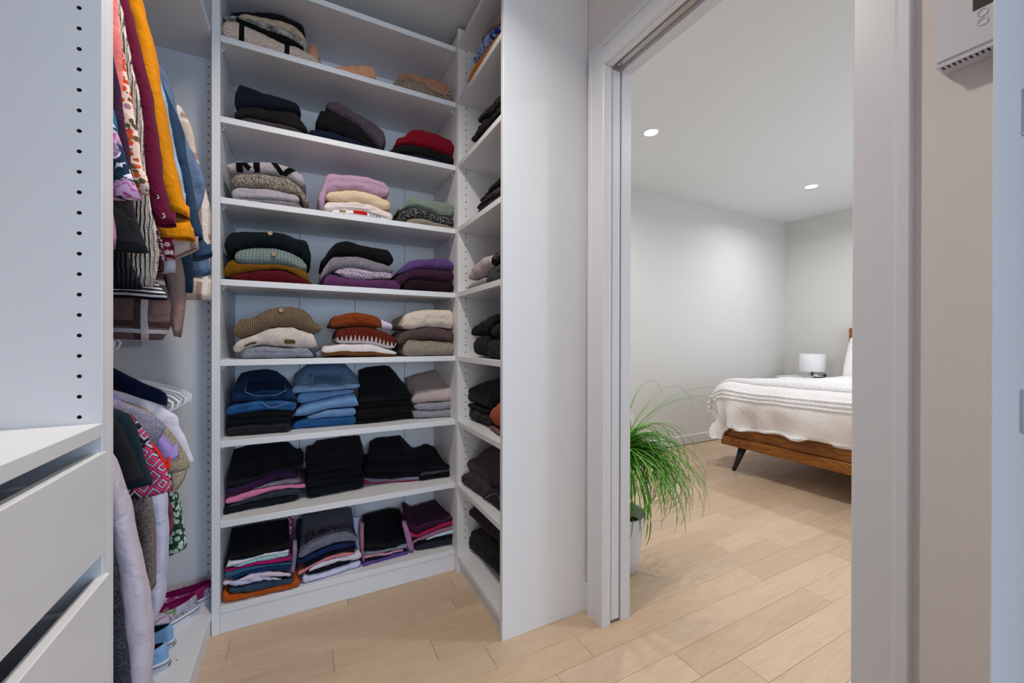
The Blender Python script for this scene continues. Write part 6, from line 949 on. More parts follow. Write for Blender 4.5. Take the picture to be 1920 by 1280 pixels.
 ('t-shirt', 'black t-shirt on the lower rod', 't-shirt', 'plain:#202024', 1.1, 0.05, 'lower', [(-0.62, 1.0318, -0.5, 1.035), (-0.8, 0.937, -0.3525, 0.9533), (-0.8, 0.9245, -0.3454, 0.9425), (-0.8, 0.8994, -0.3336, 0.9209), (-0.8, 0.8777, -0.3275, 0.9022), (-0.8, 0.8372, -0.3163, 0.8672), (-0.8, 0.7933, -0.3065, 0.8294), (-0.8, 0.7649, -0.2975, 0.8049)], {}),
 ('shirt', 'dark teal shirt on the lower rod', 'shirt', 'plain:#1d2c35', 1.14, 0.05, 'lower', [(-0.62, 1.035, -0.5, 1.035), (-0.8, 0.938, -0.3614, 0.9542), (-0.8, 0.9285, -0.3456, 0.9463), (-0.8, 0.9223, -0.3326, 0.9411), (-0.8, 0.8905, -0.3225, 0.9147), (-0.8, 0.8339, -0.3113, 0.8674), (-0.8, 0.7835, -0.3028, 0.8255), (-0.8, 0.7352, -0.2935, 0.7852)], {}),
 ('tunic', 'tunic with pink, navy and white tribal pattern, lower rod', 'tunic', 'tribal:#3a1c36,#a82e52,#8f8c96,#1b2236', 1.2, 0.05, 'lower', [(-0.62, 1.035, -0.5, 1.035), (-0.8, 0.9257, -0.3596, 0.9378), (-0.8, 0.9211, -0.3473, 0.934), (-0.8, 0.8925, -0.3351, 0.9102), (-0.8, 0.8668, -0.3211, 0.8887), (-0.8, 0.8345, -0.3119, 0.8618), (-0.8, 0.7901, -0.2942, 0.8248), (-0.8, 0.7459, -0.2812, 0.788), (-0.8, 0.6983, -0.2749, 0.7483)], {}),
 ('shirt', 'red-orange sleeve sliver beside the patterned tunic', 'shirt', 'plain:#a5241c', 1.26, 0.02, 'lower', [(-0.6, 1.035, -0.5, 1.025), (-0.6, 0.985, -0.42, 0.965), (-0.3187, 0.8367, -0.314, 0.8361), (-0.3129, 0.8177, -0.3065, 0.8107), (-0.3047, 0.7983, -0.2928, 0.7873), (-0.2995, 0.7798, -0.2933, 0.7825)], {}),
 ('t-shirt', 'blue-grey marl t-shirt on the lower rod', 't-shirt', 'melange:#74727f,#5c5b6b', 1.29, 0.05, 'lower', [(-0.62, 1.035, -0.5, 1.035), (-0.8, 0.9611, -0.4177, 0.9611), (-0.8, 0.9573, -0.4066, 0.9573), (-0.8, 0.9351, -0.3613, 0.9351), (-0.8, 0.9182, -0.3355, 0.9182), (-0.8, 0.8945, -0.314, 0.8945), (-0.8, 0.8757, -0.3072, 0.8757), (-0.8, 0.8352, -0.3275, 0.8352)], {}),
 ('t-shirt', 'lavender sleeve below the blue-grey t-shirt', 't-shirt', 'plain:#7b6aa0', 1.335, 0.04, 'lower', [(-0.6, 1.035, -0.5, 1.025), (-0.6, 0.985, -0.42, 0.965), (-0.3571, 0.8841, -0.3325, 0.8687), (-0.3462, 0.8541, -0.3246, 0.8533), (-0.3396, 0.8245, -0.3075, 0.8221), (-0.3323, 0.7801, -0.2932, 0.7951)], {}),
 ('cardigan', 'sandy knit cardigan with ribbed cuff, lower rod', 'cardigan', 'melange:#857a6c,#675d50', 1.4, 0.06, 'lower', [(-0.62, 1.035, -0.5, 1.035), (-0.8, 0.9621, -0.4532, 0.9621), (-0.8, 0.9549, -0.4413, 0.9549), (-0.8, 0.922, -0.3871, 0.922), (-0.8, 0.8883, -0.3538, 0.8883), (-0.8, 0.8625, -0.3324, 0.8625), (-0.8, 0.8151, -0.3063, 0.8151), (-0.8, 0.7785, -0.2895, 0.7785), (-0.8, 0.7523, -0.2813, 0.7523), (-0.8, 0.7431, -0.2846, 0.7431)], {'cuff': [(-0.3306, 0.7534, -0.2901, 0.7439), (-0.3227, 0.7317, -0.2896, 0.73), (-0.3188, 0.7071, -0.2985, 0.7037), (-0.3148, 0.6893, -0.3094, 0.6863)]}),
 ('shirt', 'white shirt with pointed collar, lower rod', 'shirt', 'plain:#a9a6b3', 1.48, 0.05, 'lower', [(-0.62, 1.035, -0.5041, 1.035), (-0.8, 0.9642, -0.4741, 0.9642), (-0.8, 0.9436, -0.4224, 0.9436), (-0.8, 0.919, -0.3739, 0.919), (-0.8, 0.8977, -0.354, 0.8977), (-0.8, 0.8722, -0.3229, 0.8722), (-0.8, 0.8569, -0.3301, 0.8569), (-0.8, 0.8156, -0.3116, 0.8156), (-0.8, 0.7383, -0.2871, 0.7383)], {}),
 ('cardigan', 'long taupe bouclé cardigan, lower rod', 'cardigan', 'melange:#6e6664,#4f4845', 1.24, 0.05, 'lower', [(-0.6, 1.035, -0.5, 1.025), (-0.6, 0.985, -0.42, 0.965), (-0.3884, 0.7331, -0.3204, 0.7205), (-0.3585, 0.6962, -0.3188, 0.6974), (-0.3484, 0.6491, -0.3182, 0.6515), (-0.3424, 0.5936, -0.3188, 0.5877), (-0.3391, 0.5565, -0.3168, 0.5414), (-0.3324, 0.5038, -0.3197, 0.5102)], {}),
 ('trousers', 'white trousers hanging low in the wardrobe', 'trousers', 'plain:#9d9cb0', 1.33, 0.06, 'lower', [(-0.6, 1.035, -0.5, 1.025), (-0.6, 0.985, -0.42, 0.965), (-0.366, 0.7214, -0.3162, 0.7176), (-0.3513, 0.6602, -0.3141, 0.6528), (-0.3471, 0.5811, -0.3132, 0.5731), (-0.3442, 0.5412, -0.313, 0.5075), (-0.3556, 0.5149, -0.323, 0.5003), (-0.3502, 0.4499, -0.3156, 0.4297), (-0.3474, 0.3756, -0.3272, 0.4061)], {}),
 ('shirt', 'coral pink sleeve end beside green floral dress', 'shirt', 'knit:#8a4a50', 1.53, 0.03, 'lower', [(-0.6, 1.035, -0.5, 1.025), (-0.6, 0.985, -0.42, 0.965), (-0.3703, 0.6224, -0.3558, 0.6197), (-0.3635, 0.6017, -0.3469, 0.576), (-0.3618, 0.5686, -0.3485, 0.5359), (-0.3597, 0.519, -0.3509, 0.5215)], {}),
 ('dress', 'green dress with small white flowers, lower rod', 'dress', 'ditsy:#27402f,#93a29c,#93a29c,#2d4a38', 1.57, 0.05, 'lower', [(-0.6, 1.035, -0.5, 1.025), (-0.6, 0.985, -0.42, 0.965), (-0.3856, 0.6945, -0.3559, 0.6899), (-0.3734, 0.6354, -0.3485, 0.6348), (-0.3712, 0.5929, -0.3405, 0.587), (-0.369, 0.516, -0.3303, 0.5075), (-0.3681, 0.4481, -0.3234, 0.4592)], {}),
 ('trousers', 'navy trousers folded over a white hanger, lower rod', 'trousers', 'plain:#121a36', 1.52, 0.03, 'lower', [(-0.6, 1.045, -0.5, 1.035), (-0.5022, 0.9992, -0.3668, 0.9435), (-0.4971, 0.9885, -0.3577, 0.9314), (-0.4868, 0.9746, -0.3595, 0.9024)], {}),
]
EDGES = [
 ('multicoloured floral shirt edge behind the left stack, lowest shelf, wide bookcase', 'flowers:#6d2445,#5c7a78,#8a8494,#2a2030', 1.9598, [(-0.0628, 0.3448, -0.0355, 0.3419), (-0.0572, 0.3163, -0.0379, 0.3232), (-0.055, 0.2556, -0.0405, 0.2633), (-0.0517, 0.2439, -0.0382, 0.249)]),
 ('mauve shirt standing on edge right of the left stack, lowest shelf, wide bookcase', 'plain:#77687c', 1.8998000000000002, [(-0.0426, 0.2684, -0.0267, 0.2647), (-0.0442, 0.2156, -0.0255, 0.2109), (-0.0505, 0.148, -0.0327, 0.154), (-0.0533, 0.1318, -0.0375, 0.1329)]),
 ('dark navy shirt on edge left of the grey lettered t-shirt, lowest shelf', 'plain:#10131f', 1.9498000000000002, [(-0.0305, 0.3311, -0.0087, 0.3293), (-0.0332, 0.2441, -0.0138, 0.2451), (-0.0358, 0.1735, -0.0189, 0.1748), (-0.0336, 0.1291, -0.0248, 0.1378)]),
 ('pale lavender shirt with straps on edge right of the grey lettered t-shirt', 'plain:#8e90ac', 1.9398000000000002, [(0.1951, 0.2997, 0.2245, 0.2966), (0.1987, 0.2353, 0.221, 0.2304), (0.2066, 0.1698, 0.2241, 0.1714), (0.2175, 0.1381, 0.2311, 0.1289)]),
 ('mauve pink shirt on edge right of the ruffled black t-shirt, lowest shelf', 'plain:#7d5a7a', 1.8998000000000002, [(0.4041, 0.2546, 0.4248, 0.2533), (0.4158, 0.2042, 0.4426, 0.1983), (0.4274, 0.1295, 0.4586, 0.1221), (0.4364, 0.1165, 0.4598, 0.1127)]),
 ('rose shirt edge left of the ruffled black t-shirt, lowest shelf', 'plain:#7c5566', 1.8998000000000002, [(0.2187, 0.2935, 0.2376, 0.2809), (0.2185, 0.2193, 0.2373, 0.1979), (0.2264, 0.1547, 0.2399, 0.1456), (0.2317, 0.119, 0.2425, 0.1163)]),
]
for i, (name, label, cat, mt, Y, th, rod, rows, ex) in enumerate(HANGING):
    strip = rows[0][0] is not None and len(set(r[0] for r in rows[2:])) > 1
    o = tag(obj(name, loft(rows, Y, th, i+1, n=36, ring=36 if not strip else 24, fold=.9 if not strip else .6), cloth(mt)), label, cat, 'clothes on the %s wardrobe rod' % rod)
    if 'cuff' in ex:
        bm = loft([tuple(r) for r in ex['cuff']], Y, th*1.12, i+71, n=8, ring=24, fold=.3); obj('cuff', bm, cloth(mt), o)
    for p in ex.get('snaps', []):
        b2 = bmesh.new(); disc_stack(b2, ((.0, 0), (.0075, 0), (.0075, .002), (.0055, .0034), (.0045, .0026), (.0006, .0026)), 16)
        bmesh.ops.transform(b2, matrix=Matrix.Translation(Vector(p)+Vector((0, -.003, 0))) @ Matrix.Rotation(pi/2, 4, 'X'), verts=b2.verts[:])
        so = obj('snap_button', b2, CHROME, o, True); so['label'] = 'silver snap button'
    # hook over the rod
    bm = bmesh.new(); z = RZ[rod]
    tube(bm, [(RX, Y, z-.06), (RX, Y, z-.03), (RX+.017, Y, z-.008), (RX+.018, Y, z+.006), (RX, Y, z+.0175), (RX-.017, Y, z+.004)], .0022, 6)
    obj('hanger_hook', bm, CHROME, o, True)
# shirts standing on edge between the stacks of the lowest shelf
for i, (label, mt, Y, rows) in enumerate(EDGES):
    tag(obj('folded_shirt', loft(rows, Y, .035, i+201, n=14, ring=16, fold=.4), cloth(mt)), label, 'shirt', 'folded clothes on the wide bookcase shelves')
for i, (y, rz, dx) in enumerate(((1.55, .02, .0), (1.605, -.05, .005), (1.65, .06, -.004), (1.69, -.03, .004), (1.725, .05, .0), (1.76, -.02, .003))):
    bm = bmesh.new(); hanger_path(bm, RX+dx, y, RZ['lower'], rz)
    o = obj('clothes_hanger', bm, WPLAS, None, True)
    tag(o, 'empty white plastic hanger, %s of the bunch on the lower rod' % ('nearest', 'second from front', 'third from front', 'third from back', 'second from back', 'farthest')[i], 'hanger', 'empty white hangers on the lower rod')

# ------------------------------------------------------------------ shoes on the wardrobe base
def foot_outline(L, W, n=36, grow=0.0):
    P = []
    for k in range(n):
        a = 2*pi*k/n; c, s = cos(a), sin(a)       # a=0 heel end (+x), pi toe (-x)
        x = c*L/2; t = .5-.5*c                    # 0 heel .. 1 toe
        hw = W/2*(.72+.34*sin(pi*min(1, max(0, (t-.12)/.9)))**1.0 * (1 if t > .12 else 0))
        y = s*hw*(1.0 if abs(s) < 1 else 1) * (1.12-.12*abs(c))
        P.append(((1+grow/L)*x, y*(1+grow/W*2)))
    return P
def shoe(label, upper_m, lining_m, heel_xy, ang, L=.255, W=.092, text=None, stripe=True, group=None, laces=False):
    o = thing('shoe', label, 'shoe', (0, 0, 0), group); n = 36; zb = .0815
    mx = Matrix.Translation((heel_xy[0], heel_xy[1], zb)) @ Matrix.Rotation(ang, 4, 'Z') @ Matrix.Translation((-L/2, 0, 0))
    def fin(bm, name, m, par=o, sm=True):
        bmesh.ops.transform(bm, matrix=mx, verts=bm.verts[:]); bmesh.ops.recalc_face_normals(bm, faces=bm.faces[:]); return obj(name, bm, m, par, sm)
    out = foot_outline(L, W); big = foot_outline(L, W, grow=.006)
    bm = bmesh.new(); R0 = [bm.verts.new((x, y, 0)) for x, y in big]; R1 = [bm.verts.new((x*1.004, y*1.01, .004)) for x, y in big]; R2 = [bm.verts.new((x, y, .029)) for x, y in big]; R3 = [bm.verts.new((x*.98, y*.95, .031)) for x, y in big]
    for A, B in ((R0, R1), (R1, R2), (R2, R3)):
        for k in range(n): bm.faces.new((A[k], A[(k+1) % n], B[(k+1) % n], B[k]))
    bm.faces.new(R0[::-1]); bm.faces.new(R3); sole = fin(bm, 'sole', simple('white_rubber', '#d8d8de', .55, .3), o, False)
    if stripe:
        bm = bmesh.new(); tube(bm, [(x*1.003, y*1.006, .0225) for x, y in big], .0013, 6, closed=True); fin(bm, 'sole_stripe', simple('navy_rubber', '#1c2440', .5, .3), sole)
    # opening ring: rear 58 % of the shoe
    bm = bmesh.new(); uvl = bm.loops.layers.uv.new('UVMap'); U = {}
    rings = []; NR = 8
    for j in range(NR+1):
        t = j/NR; ring = []
        for k in range(n):
            a = 2*pi*k/n; c, s = cos(a), sin(a); px, py = out[k]
            ox_, oy_ = L*.17+L*.29*c, s*W*.29
            oz = .031+.036+.012*max(0, c)**2+.010*max(0, -c)**2
            bulge = sin(pi*t)*.006; f = t**(1.0 if c > -.2 else .85)
            x = px+(ox_-px)*(t**1.25 if c < 0 else t*t*.9+t*.1); y = py+(oy_-py)*(t**1.7)
            y += bulge*(1 if s > 0 else -1)*abs(s)
            z = .028+(oz-.028)*sin(t*pi/2)**.9
            v = bm.verts.new((x, y, z)); U[v] = (k/n*.6, t*.08); ring.append(v)
        rings.append(ring)
    for A, B in zip(rings, rings[1:]):
        for k in range(n): bm.faces.new((A[k], A[(k+1) % n], B[(k+1) % n], B[k]))
    for f in bm.faces:
        for l in f.loops: l[uvl].uv = U[l.vert]
    topr = [v.co.copy() for v in rings[-1]]; fin(bm, 'upper', upper_m)
    bm = bmesh.new(); uvl = bm.loops.layers.uv.new('UVMap')
    A = [bm.verts.new(p) for p in topr]; cx = sum(p.x for p in topr)/n
    B = [bm.verts.new((cx+(p.x-cx)*.93, p.y*.9, p.z-.003)) for p in topr]; D = [bm.verts.new((cx+(p.x-cx)*1.0, p.y*1.0, .034)) for p in topr]
    for P_, Q in ((A, B), (B, D)):
        for k in range(n): bm.faces.new((P_[k], P_[(k+1) % n], Q[(k+1) % n], Q[k]))
    bm.faces.new(D); fin(bm, 'lining', lining_m)
    bm = bmesh.new(); tube(bm, [(p.x, p.y, p.z) for p in topr], .0022, 6, closed=True); fin(bm, 'collar', lining_m if not text else upper_m)
    if laces:
        bm = bmesh.new()
        for q in range(4):
            x0 = -L*.16-.016*q
            tube(bm, [(x0, -W*.22, .066-.004*q), (x0-.004, 0, .071-.004*q), (x0, W*.22, .066-.004*q)], .0022, 6)
        tube(bm, [(-L*.14, -.01, .074), (-L*.08, -.03, .080), (-L*.12, -.045, .070)], .002, 6); fin(bm, 'laces', WPLAS)
    # heel patch
    bm = bmesh.new(); G = []
    for zz in (.006, .026):
        G.append([bm.verts.new((big[k % n][0]*1.006, big[k % n][1]*1.012, zz)) for k in range(-4, 5)])
    for k in range(8): bm.faces.new((G[0][k], G[0][k+1], G[1][k+1], G[1][k]))
    bmesh.ops.solidify(bm, geom=bm.faces[:], thickness=.0008)
    hp = fin(bm, 'heel_patch', simple('white_heel_tag', '#e8e8ee', .5, .3), sole, False)
    if text:
        cu = bpy.data.curves.new('lettering', 'FONT'); cu.body = text; cu.size = .0105; cu.align_x = 'CENTER'; cu.extrude = .0003
        to = bpy.data.objects.new('lettering', cu); C.objects.link(to)
        dg = bpy.context.evaluated_depsgraph_get(); dg.update(); me = bpy.data.meshes.new_from_object(to.evaluated_get(dg)); bpy.data.objects.remove(to)
        for v in me.vertices:
            s_ = v.co.x; R_ = W*.36
            v.co = mx @ Vector((L/2*1.012+.0042-(1-cos(s_/R_))*R_*1.25+v.co.z, sin(s_/R_)*R_*1.1, .011+v.co.y))
        me.materials.append(BLACK); lo_ = bpy.data.objects.new('lettering', me); link(lo_, sole)
    return o
FLO = cloth('floral:#8a8594,#7c1f55,#a39aa6,#58683f'); MAG = cloth('plain:#6a1046')

FLO = cloth('floral:#8a8594,#7c1f55,#a39aa6,#58683f'); FLM = cloth('floral:#7c1f55,#5a1440,#a39aa6,#6e2a55'); MAG = cloth('plain:#6a1046')
LB = cloth('denim:#6f8fb0,#6484a6'); NV = cloth('plain:#1c2230'); NVU = cloth('plain:#2a2d38')
G_ = 'shoes on the wardrobe base'
shoe('white floral slip-on shoe with magenta lining, in front of the laced pink shoe', FLO, MAG, (-.352, 1.862), radians(20), group=G_)
shoe('pink floral shoe with white laces, farthest on the wardrobe base', FLM, MAG, (-.318, 1.935), radians(12), group=G_, laces=True)
shoe('light blue canvas shoe, farther of the two blue ones', LB, NV, (-.384, 1.690), radians(-12), group=G_, text='HUR')
shoe('light blue canvas shoe, nearer of the two blue ones', LB, NV, (-.374, 1.594), radians(-8), group=G_, text='HUR')
shoe('dark navy shoe just entering at the bottom of the photo', NVU, NV, (-.386, 1.50), radians(-5), group=G_)

# things lying in the drawers
for i, (zt, cols_) in enumerate(((.868, ('plain:#2a2d33', 'plain:#1c1e24')), (.655, ('plain:#3a2a2a', 'plain:#5a4844')))):
    for j in range(2):
        y0 = .05+.43*j
        rec = ('folded_shirt', ('dark folded shirt in the %s drawer, %s half' % (('top', 'second')[i], ('near', 'far')[j])), 'shirt', cols_[j], 'd', 0, 0, 0, .4, 1, [], [], None, {})
        bm = bmesh.new(); uvl = bm.loops.layers.uv.new('UVMap'); nx, ny = 14, 12; G = []
        for a in range(nx+1):
            row = []
            for b in range(ny+1):
                x = -.80+.44*a/nx; y = y0+.40*b/ny; e = min(1, min(a, nx-a, b, ny-b)/2)
                z = zt-.125+.075*e**.5+noise.noise(Vector((x*9, y*9, i*4+j)))*.012
                v = bm.verts.new((x, y, z)); row.append(v)
            G.append(row)
        base_ = [[bm.verts.new((v.co.x, v.co.y, zt-.148)) for v in row] for row in G]
        for a in range(nx):
            for b in range(ny):
                bm.faces.new((G[a][b], G[a+1][b], G[a+1][b+1], G[a][b+1])); bm.faces.new((base_[a][b], base_[a][b+1], base_[a+1][b+1], base_[a+1][b]))
        rim = [(a, 0) for a in range(nx)] + [(nx, b) for b in range(ny)] + [(a, ny) for a in range(nx, 0, -1)] + [(0, b) for b in range(ny, 0, -1)]
        for k in range(len(rim)):
            p, q = rim[k], rim[(k+1) % len(rim)]; bm.faces.new((base_[p[0]][p[1]], base_[q[0]][q[1]], G[q[0]][q[1]], G[p[0]][p[1]]))
        for f in bm.faces:
            for l in f.loops: l[uvl].uv = (l.vert.co.x, l.vert.co.y)
        bmesh.ops.recalc_face_normals(bm, faces=bm.faces[:])
        tag(obj(rec[0], bm, cloth(rec[3]), None, True), rec[1], rec[2], 'clothes in the drawers')

# ------------------------------------------------------------------ thermostat
th = thing('thermostat', 'white wall thermostat with a dark screen and two round buttons', 'thermostat', (XW, .24, 1.63))
P0 = Matrix.Translation(-Vector((XW, .24, 1.63)))
def tch(o): o.parent = th; o.matrix_parent_inverse = P0; return o
THW = simple('thermostat_plastic', '#cfccd2', .45, .4, namp=.01)
y0, y1, z0 = .2, .2865, 1.578
tch(bx('back_plate', THW, None, XW-.020, XW-.0005, y0, y1+.0005, z0, z0+.125, .002))
tch(bx('cover', THW, None, XW-.040, XW-.0205, y0, y1, z0+.008, z0+.125, .0025))
bm = bmesh.new()
box(bm, XW-.0395, XW-.0205, y0, y1+.0005, z0+.004, z0+.0065, .0005); box(bm, XW-.0395, XW-.0365, y0, y1, z0, z0+.004, .0003)
for k in range(13): box(bm, XW-.0365, XW-.021, y0+.002+k*.0066, y0+.0052+k*.0066, z0, z0+.004, .0002)
tch(obj('vent_grille', bm, THW))
bm = bmesh.new(); box(bm, XW-.0362, XW-.0215, y0+.001, y1-.0005, z0+.003, z0+.0039); tch(obj('vent_gap_shade', bm, BLACK))  # black sheet behind the slats, shade of the vent put into its colour
tch(bx('screen', simple('lcd_screen', '#3a3a30', .25, .5, nscale=60, namp=.3), None, XW-.0405, XW-.0399, .2, .2425, z0+.069, z0+.115, .0002))
for zz in (.0605, .0455):
    bm = bmesh.new()
    disc_stack(bm, ((.0005, 0), (.0052, 0), (.0056, .0012), (.0064, .0012), (.0066, 0)), 24)
    bmesh.ops.transform(bm, matrix=Matrix.Translation((XW-.0401, .2315, z0+zz)) @ Matrix.Rotation(-pi/2, 4, 'Y'), verts=bm.verts[:])
    bmesh.ops.recalc_face_normals(bm, faces=bm.faces[:]); tch(obj('button', bm, THW, None, True))

# ------------------------------------------------------------------ ceiling lights
LAMP = simple('lit_lens', '#fff6ee', .5, .2, emis=9)
def downlight(label, x, y, r=.05):
    o = thing('ceiling_light', label, 'light', (x, y, ZC), 'recessed ceiling lights')
    bm = bmesh.new(); disc_stack(bm, ((r*1.32, -.0005), (r*1.3, -.003), (r*1.06, -.004), (r, -.001)), 32); bmesh.ops.recalc_face_normals(bm, faces=bm.faces[:]); obj('trim_ring', bm, WPLAS, o, True)
    bm = bmesh.new(); disc_stack(bm, ((.0005, -.0012), (r, -.0012)), 32); bmesh.ops.recalc_face_normals(bm, faces=bm.faces[:])
    obj('lens', bm, LAMP, o)
downlight('lit round recessed ceiling light nearer the doorway in the bedroom', 2.2058, 2.1032, .046)
downlight('lit round recessed ceiling light above the bed', 4.3473, 2.1209, .05)
downlight('lit round ceiling light in the middle of the closet', .08, .95, .075)

# ------------------------------------------------------------------ bed
bed = thing('bed', 'walnut platform bed with tapered dark legs and tall headboard', 'bed', (4.3, 1.4, 0))
PB = Matrix.Translation((-4.3, -1.4, 0))
def bch(o): o.parent = bed; o.matrix_parent_inverse = PB; return o
XFt, YL, YRt = 3.17, 2.232, .56     # outer foot face, far side, near side
def prism_y(name, P, y0, y1, m):      # cross-section (x,z) swept along y
    bm = bmesh.new(); A = [bm.verts.new((x, y0, z)) for x, z in P]; B = [bm.verts.new((x, y1, z)) for x, z in P]; n = len(P)
    for k in range(n): bm.faces.new((A[k], A[(k+1) % n], B[(k+1) % n], B[k]))
    bm.faces.new(A); bm.faces.new(B); bmesh.ops.recalc_face_normals(bm, faces=bm.faces[:])
    bmesh.ops.bevel(bm, geom=bm.edges[:], offset=.003, segments=1, affect='EDGES'); return obj(name, bm, m)
def prism_x(name, P, x0, x1, m):
    bm = bmesh.new(); A = [bm.verts.new((x0, y, z)) for y, z in P]; B = [bm.verts.new((x1, y, z)) for y, z in P]; n = len(P)
    for k in range(n): bm.faces.new((A[k], A[(k+1) % n], B[(k+1) % n], B[k]))
    bm.faces.new(A); bm.faces.new(B); bmesh.ops.recalc_face_normals(bm, faces=bm.faces[:])
    bmesh.ops.bevel(bm, geom=bm.edges[:], offset=.003, segments=1, affect='EDGES'); return obj(name, bm, m)
bch(prism_y('foot_rail', [(XFt, .296), (XFt+.004, .222), (XFt+.10, .200), (XFt+.14, .215), (XFt+.14, .296)], YRt, YL, BEDW))
bch(prism_y('upper_rail', [(XFt+.030, .298), (XFt+.046, .43), (XFt+.070, .43), (XFt+.070, .298)], YRt+.03, YL-.03, BEDW))
for y, s in ((YL, -1), (YRt, 1)):
    bch(prism_x('side_rail', [(y, .296), (y+s*.004, .222), (y+s*.10, .200), (y+s*.14, .215), (y+s*.14, .296)], XFt+.1405, 5.34, BEDW))
    bch(prism_x('upper_side_rail', [(y+s*.022, .298), (y+s*.030, .44), (y+s*.055, .44), (y+s*.055, .298)], XFt+.0705, 5.34, BEDW))
bch(bx('headboard', BEDW, None, 5.345, 5.395, YRt, YL, .2, 1.246, .004))
bch(bx('platform', simple('pale_slats', '#b9ac9c', .8, .2), None, XFt+.145, 5.33, YRt+.145, YL-.145, .235, .292, .002))
for x, y, sx, sy in ((3.245, 2.165, 1, -1), (3.245, .63, 1, 1), (5.25, 2.165, -1, -1), (5.25, .63, -1, 1)):
    bm = bmesh.new(); tube(bm, [(x, y, 0), (x+sx*.018, y+sy*.03, .1), (x+sx*.036, y+sy*.06, .212)], [.015, .022, .033], 18); bch(obj('leg', bm, DARKM, None, True))
bch(bx('centre_leg', BEDW, None, 3.34, 3.38, 1.33, 1.38, 0, .24, .003))
mat_ = tag(bx('mattress', simple('mattress_ticking', '#dcdcdc', .9, .1), None, XFt+.16, 5.32, YRt+.07, YL-.07, .30, .60, .03), 'white mattress under the duvet on the walnut bed', 'mattress')
# duvet
def cloth_white(): 
    b = NB('white_duvet_cotton', .9, .15); co = b.n('ShaderNodeTexCoord').outputs['Object']
    b.col(colr('#f0edee', 1)); n0 = b.bump(b.noise(co, 22, 3, .55, .8), .35, .012); b.bump(b.noise(co, 260, 2), .2, .001, n0); return b.m
DUV = cloth_white()
RD = .20; X0, YA0, YB0 = XFt+.135, YRt+.13, YL-.07
def duvet_pt(a, b):      # a = metres beyond the foot crest (negative on top), b = metres across
    dx = max(0, a); dy = max(0, YA0-b, b-YB0); r = sqrt(dx*dx+dy*dy); bx_ = max(YA0, min(YB0, b))
    xx = X0 - min(a, 0) ; sgn = 1 if b > YB0 else -1
    top = .775 - .055*min(1, max(0, -a)/1.3) + .018*noise.noise(Vector((a*2.2, b*2.2, .3)))
    if r < 1e-6: return Vector((xx, bx_, top)), r
    lim = .485 + .025*noise.noise(Vector((b*2.6, 4.0, 0)))+.012*noise.noise(Vector((b*7, 1.0, 3))) - .03*math.exp(-((b-2.13)/.05)**2)
    lim += .13*min(1, max(0, (min(dx, dy)-.06)/.16))
    rr = min(r, lim); ux, uy = dx/r, dy/r
    if rr < RD*pi/2: o = RD*sin(rr/RD); d = RD*(1-cos(rr/RD))
    else: q = rr-RD*pi/2; o = RD - .04*q/.25*min(1, q/.1) ; d = RD+q
    fo_ = max(0, rr-.16)
    phi = b*13 if dx > dy else a*13
    o += .034*fo_/.3*(1+.5*math.exp(-((b-2.0)/.25)**2))*(sin(phi+noise.noise(Vector((b*3, a*3, 1)))*3)+.6*sin(phi*2.1+1)) + .012*noise.noise(Vector((a*9, b*9, 2)))*min(1, fo_*5)
    d += .006*noise.noise(Vector((a*4, b*5, 7)))
    return Vector((xx-ux*o, bx_+uy*o*sgn, top-d)), r
bm = bmesh.new(); NA, NBn = 62, 84; G = []
for i in range(NA+1):
    a = .62-(.62+1.85)*(i/NA)**1.25; row = []
    for j in range(NBn+1):
        b = (YA0-.5)+(YB0-YA0+1.0)*j/NBn; row.append(bm.verts.new(duvet_pt(a, b)[0]))
    G.append(row)
for i in range(NA):
    for j in range(NBn): bm.faces.new((G[i][j], G[i][j+1], G[i+1][j+1], G[i+1][j]))
bmesh.ops.remove_doubles(bm, verts=bm.verts[:], dist=.0004)
bmesh.ops.recalc_face_normals(bm, faces=bm.faces[:])
duvet = tag(obj('duvet', bm, DUV, None, True), 'white tufted duvet draped over the foot of the walnut bed', 'duvet')
sm = duvet.modifiers.new('thick', 'SOLIDIFY'); sm.thickness = .02; sm.offset = -1
# tufted rows of small loops
bm = bmesh.new()
ico = bmesh.new(); bmesh.ops.create_icosphere(ico, subdivisions=1, radius=1.0); iv = [v.co.copy() for v in ico.verts]; ifc = [[v.index for v in f.verts] for f in ico.faces]; ico.free()
rngt = random.Random(5)
rows_ = [.262, .230, .198, .075, .05, .025] + [-.02-.03*k for k in range(26)]
for ri, a in enumerate(rows_):
    b = YA0-.12; end = YB0+.34 if a > 0 else YB0+.25
    while b < end:
        dyy = max(0, b-YB0)
        aa = sqrt(max(0, a*a-dyy*dyy*.0)) if a > 0 else a
        p, r = duvet_pt(aa, b)
        if r < .5:
            s = rngt.uniform(.8, 1.15)*(1.6 if ri < 3 else 1.05)
            vs = [bm.verts.new(p+Vector((c.x*.0075*s-.003*(a > 0), c.y*.0085*s, c.z*.0075*s+.004))) for c in iv]
            for f in ifc: bm.faces.new([vs[k] for k in f])
        b += (.0175, .0175, .0175, .014, .014, .014)[ri] if ri < 6 else .019
tf = obj('tufts', bm, DUV, duvet, True); tf['kind'] = 'stuff'
